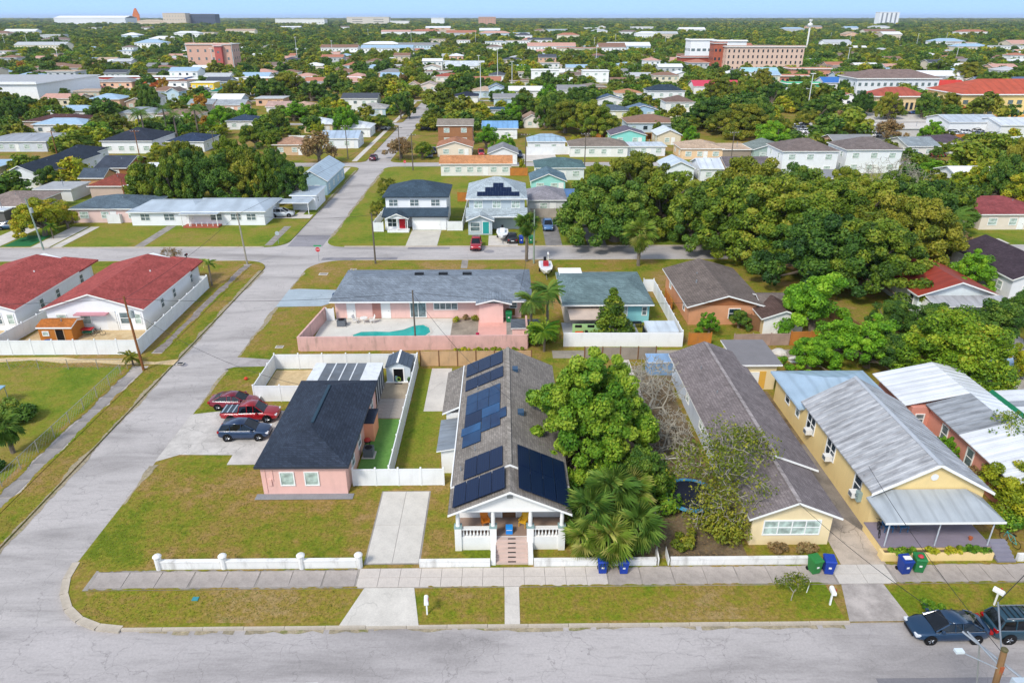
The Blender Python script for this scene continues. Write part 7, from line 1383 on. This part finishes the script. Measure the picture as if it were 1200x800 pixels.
prect('car_park', 90,150,225,262, CONCL,.02); prect('car_park',140,215,235,262,concrete('yard_light','#c9c4bd',.25,.3,.1),.024)
rv = random.Random(5); YARD = ['white','silver','pale grey','dark','cream']
for i in range(46):
    x = 98+rv.random()*62; y = 228+rv.random()*26; hx = rv.choice(['#e9eaea','#e6e7e9','#d9dcdf','#8f979f','#3c424a','#efe9dc']); nm = {'#e9eaea':'white','#e6e7e9':'white','#d9dcdf':'silver','#8f979f':'grey','#3c424a':'dark','#efe9dc':'cream'}[hx]
    c = car(rv.choice(['suv','sedan','suv']),hx,x,y,rv.choice([0,1.57])+rv.uniform(-.1,.1),'x',z=.03); c['label'] = nm+' vehicle parked in the crowded vehicle yard'; c['group'] = 'vehicles in the crowded yard'; TREES.append((c, nm+' vehicle')); c['_yard'] = 1
# boats
def boat(x, y, label, s=1.0, rz=1.57, red=False):
    t = thing('boat', label, 'boat', (x,y,.3), rz); t.scale = (s,s,s); b = MB()
    b.loft([[(-2.6,-.95,.8),(-2.6,-.75,.2),(-2.6,.75,.2),(-2.6,.95,.8)],[(0,-1.05,.85),(0,-.7,.1),(0,.7,.1),(0,1.05,.85)],[(1.8,-.8,.95),(1.8,-.35,.25),(1.8,.35,.25),(1.8,.8,.95)],[(2.9,-.05,1.1),(2.9,-.02,.8),(2.9,.02,.8),(2.9,.05,1.1)]]); b.build('hull', WHITE, t)
    MB().box(-2.4,1.2,-.75,.75,.86,.9).build('deck', paint('#cfd6dc'), t); MB().box(-.6,.3,-.4,.4,.9,1.5).build('console', paint('#b02a35') if red else WHITE, t); MB().box(-2.9,-2.6,-.2,.2,.5,1.4).build('outboard_motor', BLACK, t)
    for s_ in (-.8,.8): MB().tube((-.8,s_,-.05),(-.8,s_+.2*(1 if s_>0 else -1),-.05),.28,.28,12).build('trailer_wheel', RUBBER, t)
    MB().tube((-1.5,0,.0),(3.6,0,.0),.05,.05,6).build('trailer_frame', STEEL, t); return t
boat(-.2,119.5,'white open boat on a trailer in front of the grey two-storey house',1.0,-1.57); boat(6.3,101.2,'white boat with red console on the lawn behind the pool house',1.0,-1.57,True); a = at(755,178); boat(a.x,a.y,'white covered boat beside the pale-roofed carport',1.0,0)
t = thing('patio_umbrella','turquoise-blue garden umbrella in the trees behind the open-porch house','umbrella',(17.0,147,0)); MB().lathe([(1.9,2.3),(1.0,2.75),(.05,3.0)],(0,0,0),10).build('canopy', paint('#1f9fd6',.05,.5), t); MB().tube((0,0,0),(0,0,2.8),.04).build('pole', STEEL, t)
panel_fence('long white fence in front of the pale-blue ribbed roof house', [(at(617,182).x,at(617,182).y),(at(672,181).x,at(672,181).y)], 2.2,3.0); prect('lawn',15,40,192,201,GREENL); prect('driveway',5,14.5,191.3,203,CONCL,.03); prect('lawn',49,66,191.5,201,GREENL,.01)
panel_fence('grey timber fence across the front yard of the open-porch house', [(5.2,133.5),(12.5,133.5)], 1.8,2.4,paint('#b0a597',.15,.8,.3),cap=False); prect('driveway',7.1,9.9,115.3,133,concrete('dark_drive','#8f8b88',.4,.6,.5),.03); prect('driveway',14.2,17.4,115.3,134,concrete('dark_drive2','#95918d',.4,.6,.5),.03); prect('lawn',9.95,14.1,115.5,131,GREENL,.012)
panel_fence('orange-brown timber fence behind the grey two-storey house', [(at(598,206).x,at(598,206).y),(at(618,206).x,at(618,206).y)], 1.9,2.4,WDO,cap=False); panel_fence('orange-brown timber fence behind the navy-roofed two-storey house', [(-9.5,147),(-5,147)], 1.9,2.4,WDO,cap=False)
t = thing('blue_awning','bright blue awning over the door of the blue-awning house','awning',(at(752,126).x,at(752,126).y-.5,0)); MB().box(-2.2,5.4,-1.2,0,3.0,3.6).build('canopy', paint('#1d6fd0',.05,.5), t)

t = thing('tarpaulin','crumpled pale blue tarpaulin in the yard right of the broad yellow-green tree','tarpaulin',(55.5,70.5,0)); MB().loft([[(-1.6,-1,0),(-1.6,0,.5),(-1.6,1,0)],[(0,-1.4,0),(0,.2,.9),(0,1.3,0)],[(1.7,-.9,0),(1.7,0,.3),(1.7,1.1,0)]]).build('sheet', paint('#a9c2d6',.2,.6), t)
t = thing('scrap_pile','heap of white scrap sheets in the yard right of the broad yellow-green tree','scrap pile',(57.5,66.8,0))
for k in range(7): MB().add([(-1.2,-.7,0),(1.1,-.6,.05),(1.0,.7,.1),(-1.1,.8,.02),(-1.2,-.7,.06),(1.1,-.6,.11),(1.0,.7,.16),(-1.1,.8,.08)],[(3,2,1,0),(4,5,6,7),(0,1,5,4),(1,2,6,5),(2,3,7,6),(3,0,4,7)]).build('sheet', [WHITE,paint('#b9bdc2'),paint('#c98a6a')][k%3], t, (.6*((k*7)%5-2),.5*((k*3)%4-1.5),.14*k), k*.7)
car('suv','#c9d0d6',53.8,74.0,.4,'pale van in the cluttered yard right of the broad yellow-green tree'); car('sedan','#5b7898',57.0,76.5,.2,'grey-blue car in the cluttered yard behind the pale van')
prect('yard_paving',50.5,62,60.5,79,concrete('yard_paving_c','#b9b2a8',.35,.6,.5),.012)

# ================================================================= THE NEIGHBOURHOOD BEYOND
rs = random.Random(99)
def free(x, y, m=0):
    if XW-3-m < x < XE+3+m and y < 445: return False
    for a, b in YS:
        if a-2.5-m < y < b+2.5+m: return False
    for x0,y0,x1,y1 in FOOT:
        if x0-m < x < x1+m and y0-m < y < y1+m: return False
    return True
def infr(x, y, m=60):
    if y < 40: return False
    px, py = proj(x, y, 4); return -m < px < 1200+m
ROOFS = [('grey','#8b8b8c'),('brown','#8a6a58'),('tan','#b79f88'),('white','#dfe1e2'),('terracotta','#b0745c'),('charcoal','#4a4f58'),('pale grey','#b9bcbe'),('pale blue','#9db8cc'),('white','#e4e4e2'),('brown-grey','#7f6d64'),('pinkish','#c79a8a')]
WALLS = [('white','#eeeeea'),('cream','#e9dfc6'),('white','#f2f2f0'),('peach','#e5b99a'),('pale blue','#c5d6e0'),('beige','#d5c7b0'),('grey','#c4c6c6'),('white','#ebebe6')]
AUTO = []
def far_house(x, y, W, D, h=2.8, storeys=1):
    rn_, rc_ = rs.choice(ROOFS); wn, wc = rs.choice(WALLS); kd = rs.choice(['hip','gable','hip','gable','flat'] if storeys < 3 else ['flat'])
    t = thing('house','','house',(x,y,0)); b = MB(); H_ = h*storeys; ax_ = 'x' if W > D else rs.choice(['x','y']); rise = min(W,D)*.16
    wm = paint(wc,.06,.7,.1)
    if kd == 'gable': gable_walls(b,0,W,0,D,0,H_,rise*.85,ax_)
    else: b.box(0,W,0,D,0,H_)
    b.build('wall', wm, t); rm = paint(rc_,.15,.8,.15)
    roof(t,kd,-.5,W+.5,-.5,D+.5,H_+.15,rise,ax_,rm)
    n = max(2,int(W/3.4))
    for s in range(storeys):
        for i in range(n):
            u = W*(i+.5)/n
            if y < 520: window(t,'S',(0,W,0,D),u,.9+s*h,1.4,1.2,rs.choice([G_DARK,G_GREY,G_BLIND]),1,False,wm)
    if y >= 520:
        b = MB()
        for s in range(storeys):
            for i in range(n): u = W*(i+.5)/n; b.box(u-.6,u+.6,-.04,0,.9+s*h,2.1+s*h)
        b.build('window', G_GREY, t)['kind'] = 'stuff'
    FOOT.append((x-1.5,y-1.5,x+W+1.5,y+D+1.5)); desc = '%s %s-roofed %s' % (wn, rn_, 'house' if storeys < 2 else 'two-storey house')
    AUTO.append((t, desc))
    below = [b_ for a_,b_ in YS if b_ < y]
    if below and y-below[-1] < 14 and y < 420:
        dx = W*rs.choice([.15,.8]); prect('driveway', x+dx-1.6, x+dx+1.6, below[-1]+.1, y-.05, CONCL, .022)
        if rs.random() < .45: hx_, nm_ = rs.choice([('#e6e7e8','white'),('#b9bec3','silver'),('#8c2230','red'),('#22406a','blue'),('#26282c','black')]); c_ = car(rs.choice(['sedan','suv']), hx_, x+dx, y-3.2, 1.57, 'x', z=.022); c_['group'] = 'cars on the driveways beyond'; AUTO.append((c_, nm_+' car'))
    return t
cnt = 0
rows_ = []
for (a,b),(c,d) in zip(YS[2:]+[(437,443)], YS[3:]+[(505,511),(575,581)]): rows_ += [b+9, c-20]
rows_ += [455,478,525,548,600,625,652,690,725,765,810,860,920]
for Y0 in sorted(set(rows_)):
    if Y0 < 192: continue
    xw = Y0*.75+30; x = -xw; stp = 18 if Y0 < 450 else 24 if Y0 < 600 else 42 if Y0 < 700 else 90
    while x < xw:
        x += stp*rs.uniform(.75,1.35); W = rs.uniform(11,17); D = rs.uniform(9,13)
        y = Y0+rs.uniform(-2,3)
        if all(free(x+u*W, y+v*D, 2) for u in (0,.5,1) for v in (0,.5,1)) and infr(x+W/2,y) and rs.random() < .8:
            far_house(x,y,W,D,3.0,2 if rs.random() < .14 else 1); cnt += 1
# left-over gaps of the nearer blocks
for i in range(400):
    x = rs.uniform(-190,190); y = rs.choice([152,197,160,206,172])+rs.uniform(-6,6); W = rs.uniform(10,14); D = 9
    if abs(x) > 60 and all(free(x+u*W, y+v*D, 2.5) for u in (0,.5,1) for v in (0,.5,1)) and infr(x+W/2,y) and y < 250: far_house(x,y,W,D); cnt += 1
for i in range(70):   # larger pale buildings out among the trees
    y = 760+1300*rs.random()**1.3; x = rs.uniform(-.72,.74)*y; W = rs.uniform(16,60); far_house(x,y,W,rs.uniform(14,24),3.4 if y < 1100 else 5.5,2)
# beyond the nearest 280 houses the rest are one mass of distant roofs
n_named = sum(1 for o in bpy.data.objects if o.name.split('.')[0] == 'house'); hs = sorted([a_ for a_ in AUTO if a_[0].name.split('.')[0] == 'house'], key=lambda a_: -a_[0].location.y)
drop = hs[:max(0, n_named-280)]; DB = MB(); dm = []
for t, d in drop:
    for ch in list(t.children):
        for sub in [ch]+list(ch.children):
            off = t.location+ch.location*(1 if sub is not ch else 0)+sub.location; me = sub.data; mi = []
            for m in me.materials:
                if m not in dm: dm.append(m)
                mi.append(dm.index(m))
            base = len(DB.v); DB.v += [tuple(v.co+off) for v in me.vertices]; DB.f += [tuple(i+base for i in p.vertices) for p in me.polygons]; DB.m += [mi[p.material_index] for p in me.polygons]
            bpy.data.objects.remove(sub) if sub is not ch else None
        bpy.data.objects.remove(ch)
    bpy.data.objects.remove(t)
if drop:
    ids = set(id(a_) for a_ in drop); AUTO[:] = [a_ for a_ in AUTO if id(a_) not in ids]
    dh = DB.build('distant_houses', dm); tag(dh, 'small pale-roofed houses scattered far out among the treetops', 'houses', kind='stuff')
# vehicles along the left commercial street
for i in range(34):
    x = -235+rs.random()*125; y = 372+rs.random()*36; hx,nm = rs.choice([('#e4e5e6','white'),('#9c2733','red'),('#2b3d66','blue'),('#c4c8cc','silver'),('#2a2c30','black')]); c = car(rs.choice(['sedan','suv']),hx,x,y,rs.choice([0,1.57]),'x'); c['group'] = 'vehicles on the far commercial strip'; AUTO.append((c, nm+' car'))
prect('car_park',-250,-100,368,412,CONCL,.02); prect('car_park',125,190,268,300,CONCL,.018); prect('car_park',92,190,309,322,CONCL,.018)
for (x,y,W,hx,lab) in ((-258,418,30,'#5fc2c9','turquoise market stall row on the far commercial strip'),(-206,420,26,'#e0733f','orange-fronted shop on the far commercial strip'),(-235,440,38,'#b8473a','low shop with red awning on the far commercial strip'),(-176,424,34,'#ecebe6','long white shop on the far commercial strip'),(-196,436,14,'#2b5fa8','blue-fronted shop on the far commercial strip'),(-300,420,20,'#e9e9e5','white gabled shop with blue disc sign at the far left'),(-165,400,12,'#e6c63a','yellow kiosk on the far commercial strip'),(-150,430,18,'#c98a5a','tan kiosk row on the far commercial strip'),(-110,430,30,'#dfe2e4','pale shed on the far commercial strip')):
    house(x,y,W,9,lab,wall=hx,kind='flat',rf=WHITE,h=3.4,cat='shop',name='shop',wins=True,nw=4,sides=False)
for (x,y,W,hx,rc,lab) in ((95,372,26,'#e9e9e6','#c9455a','white shop with pink-red roof beyond the big white block'),(168,392,30,'#e6e6e6','#3a6fb4','white building with blue gabled roof beyond the shop row'),(205,372,26,'#dcdcdc','#c83c30','shop with bright red roof behind the yellow school'),(236,372,18,'#2f9a62','#3a9a6a','small green building behind the yellow school'),(250,392,44,'#c9c9c9','#5a6a86','long blue-grey roofed building behind the yellow school'),(198,420,34,'#d8d4cc','#4e5562','dark-roofed long building right of the peach brick building'),(245,440,26,'#eeeeee','#e9e9e9','white gabled hall far right'),(150,470,22,'#e0e4e4','#9cc4c8','pale teal-roofed hall behind the peach brick building')):
    house(x,y,W,12,lab,wall=hx,kind='gable',axis='x',rf=paint(rc,.1,.7),h=3.6,rise=2.4,cat='building',name='building',nw=4,sides=False)
for k in range(26):   # back-yard fences of the middle blocks
    Y0 = rs.choice([152,157,226,229,303,306,386]); x = rs.uniform(-.6,.6)*Y0; L_ = rs.uniform(10,22)
    if all(free(x+u*L_,Y0,.5) for u in (0,.25,.5,.75,1)):
        wh_ = rs.random() < .5; f_ = panel_fence('x', [(x,Y0),(x+L_,Y0)], 1.8, 3.0, None if wh_ else rs.choice([WDO,WDF])); AUTO.append((f_, ('white' if wh_ else 'timber')+' back-yard fence')); f_['group'] = 'back-yard fences beyond'
# trees: up to ~300 singled out in all, the rest one mass
pts = []
def hides(x, y, h):
    # a tree this tall in front of a building would hide it from the street side
    for x0,y0,x1,y1 in FOOT:
        if y < y0 < y+h*y/35*.8 and x0-3 < x*(y0/y) < x1+3: return True
def try_tree(x, y, m): 
    if not free(x,y,m) or not infr(x,y): return
    if hides(x,y,4.5 if y < 350 else 4.0) and rs.random() < (.84 if y < 330 else .72): return
    for (a,b,r) in pts[-1200:]:
        if (a-x)**2+(b-y)**2 < r: return
    pts.append((x,y,22+y*.03)); return True
single = []; rest = []
for i in range(16000):
    u = rs.random(); y = 140+620*u**.8; x = rs.uniform(-.8,.8)*y
    if y < 235 and abs(x) < 85: continue
    if 225 < y < 262 and 88 < x < 216: continue
    if 366 < y < 414 and -252 < x < -98: continue
    if try_tree(x,y,1.5): (single if len(single) < 172 and y < 430 and rs.random() < .6 else rest).append((x,y))
for i in range(260):
    y = rs.uniform(45,235); x = rs.uniform(-.75,.8)*y
    if (x > 62 or x < -62) and free(x,y,1.0) and y > 130 and not (hides(x,y,4.5) and rs.random() < .9) and not (x>85 and y>225): single.append((x,y)) if len(single) < 205 else rest.append((x,y))
NM = ['dark-branched green tree','deep green tree','olive-brown tree','bright green tree','yellow-green tree','dense dark tree']
for x,y in single:
    k = rs.randrange(6); s = rs.uniform(.6,1.1)*(1 if y > 240 else .75); plant_tree(PF[k] if y > 250 else PM[k%5], x, y, s*1.12*(1 if y > 250 else 1.2), s*.8, desc=(NM[k] if y > 250 else ['leafy tree','deep green tree','bright green tree','olive tree','yellow-green tree'][k%5]))
PAU = oak_protos('autumn',2,7,7,1.4,26,80,.4,[L_AUT,L_RUST],91,clumpr=.16)
for i in range(22):
    y = rs.uniform(230,640); x = rs.uniform(-.68,.7)*y
    if free(x,y,2): plant_tree(PAU[i%2],x,y,rs.uniform(.8,1.3),rs.uniform(.8,1.2),desc=['amber autumn tree','rust-brown tree'][i%2])
lmm = [MB().tube((0,0,0),(0,0,1),.011,.007,6).mesh('pole', paint('#d8dad8')), MB().box(-1.0,1.0,-.3,.3,0,.25).mesh('lamp_head', WHITE)]
for i in range(34):
    y = rs.uniform(280,1150); x = rs.uniform(-.68,.7)*y
    if free(x,y,1): h_ = rs.uniform(13,19); t = put('light_mast',None,None,(x,y,0)); tag(t,'x','light mast','tall pale light masts among the trees'); p_ = put('pole',lmm[0],t,scale=(22,22,h_)); put('lamp_head',lmm[1],t,(0,0,h_)); AUTO.append((t,'tall pale light mast'))
# the far mass: one object, crowns instanced on points
P3 = []; S3 = []
for x,y in rest: P3.append((x,y,0)); s = rs.uniform(.6,1.1)*(1.5 if rs.random() < .14 else 1); S3.append((s,s,s*.78))
r2 = np.random.default_rng(4)
def ring(y0, y1, n, s0, s1, hz):
    y = np.sqrt(y0*y0+(y1*y1-y0*y0)*r2.random(n)); x = (r2.random(n)*1.66-.82)*y; s = s0+(s1-s0)*r2.random(n)
    return x, y, s, hz
for y0,y1,n,s0,s1,hz in ((700,1000,2300,.7,1.2,.85),(1000,2000,8500,1.1,2.0,.75),(2000,4500,11000,2.4,4.2,.5),(4500,12000,12000,7,12,.22)):
    X, Yy, Ss, hz = ring(y0,y1,n,s0,s1,hz)
    for x,y,s in zip(X,Yy,Ss):
        if any(x0-4 < x < x1+4 and b0-14 < y < b1+3 for x0,b0,x1,b1 in FOOT if b0 > 540): continue
        P3.append((x,y,0)); q = hz*r2.uniform(.8,1.2); S3.append((s,s,s*q))
me = bpy.data.meshes.new('woodland'); me.from_pydata(P3,[],[])
a_ = me.attributes.new('size','FLOAT_VECTOR','POINT'); a_.data.foreach_set('vector', [c for v in S3 for c in v])
a_ = me.attributes.new('spin','FLOAT','POINT'); a_.data.foreach_set('value', r2.random(len(P3))*6.28)
a_ = me.attributes.new('pick','INT','POINT'); a_.data.foreach_set('value', r2.integers(0,6,len(P3)).astype(np.int32))
wo = bpy.data.objects.new('woodland', me); COL.objects.link(wo); wo['kind'] = 'stuff'; wo['label'] = 'mass of treetops stretching to the horizon'; wo['category'] = 'woodland'
CROWN = {}
for t,d in TREES:
    for ch in t.children:
        if ch.name.startswith('crown'): CROWN.setdefault(ch.data.name, ch)
srcs = [CROWN[p[1].name] for p in PF if p[1].name in CROWN]
ng = bpy.data.node_groups.new('scatter','GeometryNodeTree'); ng.interface.new_socket('Geometry',in_out='INPUT',socket_type='NodeSocketGeometry'); ng.interface.new_socket('Geometry',in_out='OUTPUT',socket_type='NodeSocketGeometry')
N = ng.nodes; gi = N.new('NodeGroupInput'); go = N.new('NodeGroupOutput'); jn = N.new('GeometryNodeJoinGeometry')
def attr(nm, ty):
    n = N.new('GeometryNodeInputNamedAttribute'); n.data_type = ty; n.inputs[0].default_value = nm; return n.outputs[0]
sz = attr('size','FLOAT_VECTOR'); sp = attr('spin','FLOAT'); pk_ = attr('pick','INT'); cx = N.new('ShaderNodeCombineXYZ'); ng.links.new(sp,cx.inputs[2])
for i, o in enumerate(srcs):
    oi = N.new('GeometryNodeObjectInfo'); oi.inputs['Object'].default_value = o; oi.transform_space = 'ORIGINAL'; oi.inputs['As Instance'].default_value = True
    cp_ = N.new('FunctionNodeCompare'); cp_.data_type = 'INT'; cp_.operation = 'EQUAL'; md = N.new('ShaderNodeMath'); md.operation = 'MODULO'; ng.links.new(pk_, md.inputs[0]); md.inputs[1].default_value = len(srcs)
    ng.links.new(md.outputs[0], cp_.inputs[2]); cp_.inputs[3].default_value = i
    ip = N.new('GeometryNodeInstanceOnPoints'); ng.links.new(gi.outputs[0], ip.inputs['Points']); ng.links.new(cp_.outputs[0], ip.inputs['Selection']); ng.links.new(oi.outputs['Geometry'], ip.inputs['Instance']); ng.links.new(cx.outputs[0], ip.inputs['Rotation']); ng.links.new(sz, ip.inputs['Scale'])
    ng.links.new(ip.outputs[0], jn.inputs[0])
ng.links.new(jn.outputs[0], go.inputs[0]); md_ = wo.modifiers.new('scatter','NODES'); md_.node_group = ng
# short grass tufts on the near lawns
L_GRASS = leafmat('grass_blades', ['#5f7a22','#78862c','#8a8a38','#988848','#8f9440'], .8, .3)
V = []; F_ = []; Tn = []
r3 = np.random.default_rng(8)
def tufts(x0,x1,y0,y1,dens,poly=None,bad=()):
    n = int((x1-x0)*(y1-y0)*dens); X = r3.uniform(x0,x1,n); Y = r3.uniform(y0,y1,n)
    for x,y in zip(X,Y):
        if any(a < x < b and c < y < d for a,b,c,d in bad): continue
        if math.hypot(x+24.2,y-39.5) > 5.8 and x < -24.2 and y < 39.5: continue
        h = r3.uniform(.02,.05); tn = r3.random()
        for k in range(3):
            a = r3.uniform(0,6.28); w_ = .035; dx,dy = math.cos(a),math.sin(a); i = len(V); V.extend([(x-dy*w_,y+dx*w_,0),(x+dy*w_,y-dx*w_,0),(x+dx*h*.7,y+dy*h*.7,h)]); F_.append((i,i+1,i+2)); Tn.append(min(1,max(0,tn+r3.normal()*.1)))
tufts(-29.9,-10.1,38.9,51.2,26,bad=((-20.1,-12.0,46.3,60),(-24.5,-10,38.4,39.1))); tufts(-29.9,-24,60.8,69,14); tufts(-27.5,-10.6,33.9,36.6,40); tufts(-5.3,-.2,33.9,36.6,40); tufts(1.1,21.5,33.9,36.6,36); tufts(26.2,45,33.9,36.5,34)
tufts(-5.9,-3.7,39.1,48,24); tufts(-9.2,-5.8,48.8,60,20); tufts(-39,-37,40,72,22); tufts(-62,-41.4,46,69,7); tufts(5,17,39.2,52,10); tufts(-39,-37,72,106,8); tufts(-30,-24,72,87,8)
gm = bpy.data.meshes.new('grass'); gm.from_pydata(V,[],F_); gm.materials.append(L_GRASS); a_ = gm.attributes.new('tint','FLOAT','FACE'); a_.data.foreach_set('value',Tn)
go_ = put('grass', gm, None, (0,0,.004)); go_['kind'] = 'stuff'; go_['label'] = 'short patchy grass on the near lawns and verges'; go_['category'] = 'grass'
# fallen leaves under the bare trees
V = []; F_ = []
for i in range(3800):
    x = r3.uniform(5.2,17.4); y = r3.uniform(39.3,66); a = r3.uniform(0,6.28); s = .07; z = r3.uniform(0,.05); j = len(V); V.extend([(x+s*math.cos(a+q),y+s*math.sin(a+q),z+.02*(q%2)) for q in (0,1.5,3.1,4.6)]); F_.append((j,j+1,j+2,j+3))
lm = bpy.data.meshes.new('leaf_litter'); lm.from_pydata(V,[],F_); lm.materials.append(paint('#8a7250',.3,.9)); lo = put('leaf_litter', lm, None, (0,0,.012)); lo['kind'] = 'stuff'
# ================================================================= labels for the things placed in numbers
ORD = ['leftmost','second','third','fourth','fifth','sixth','seventh','eighth','ninth','tenth','eleventh','twelfth','thirteenth','fourteenth','fifteenth','sixteenth','seventeenth','eighteenth','nineteenth','twentieth','rightmost']
def autolabel(items, grp):
    keys = {}
    for t, d in items:
        if t.get('_yard'):
            k = (d, 'in', 'crowded vehicle yard')
        else:
            x, y = t.location.x, t.location.y; best = min(NICK, key=lambda n: ((n[1]-x)**2+(n[2]-y)**2))
            dx, dy = x-best[1], y-best[2]; rel = ('right of' if dx > 0 else 'left of') if abs(dx) > abs(dy) else ('behind' if dy > 0 else 'in front of'); k = (d, rel, best[0])
        keys.setdefault(k, []).append(t)
    for (d, rel, nk), ts in keys.items():
        ts.sort(key=lambda t: proj(t.location.x, t.location.y, 0)[0]); n = len(ts)
        for i, t in enumerate(ts):
            if n == 1: l = '%s %s the %s' % (d, rel, nk)
            else: o = 'rightmost' if i == n-1 else (ORD[i] if i == 0 else ORD[min(i,19)]+' from left'); l = '%s %s %s the %s' % (o, d, rel, nk)
            t['label'] = l
            if '_yard' in t: del t['_yard']
            if 'group' not in t: t['group'] = grp
autolabel(TREES, 'trees among the houses'); autolabel(AUTO, 'houses of the neighbourhood beyond')
for o in bpy.data.objects:
    if o.name.split('.')[0] == 'utility_pole' and 'near' not in o.name: o['group'] = 'utility poles along the streets'
print('OBJECTS', len(bpy.data.objects), 'houses', cnt, 'single trees', len(TREES), 'rest', len(rest), 'mass', len(P3))

# ================================================================= the air
hz = MB().box(-9000,9000,-500,15000,-1.2,62).mesh('haze', [])
hm = bpy.data.materials.new('haze'); hm.use_nodes = True; hn = hm.node_tree; hn.nodes.clear(); ho = hn.nodes.new('ShaderNodeOutputMaterial'); pv_ = hn.nodes.new('ShaderNodeVolumePrincipled')
pv_.inputs['Color'].default_value = (.86,.92,1,1); pv_.inputs['Density'].default_value = .00006; pv_.inputs['Anisotropy'].default_value = .2; hn.links.new(pv_.outputs[0], ho.inputs['Volume'])
hz.materials.append(hm); ho_ = put('haze', hz); ho_['kind'] = 'stuff'
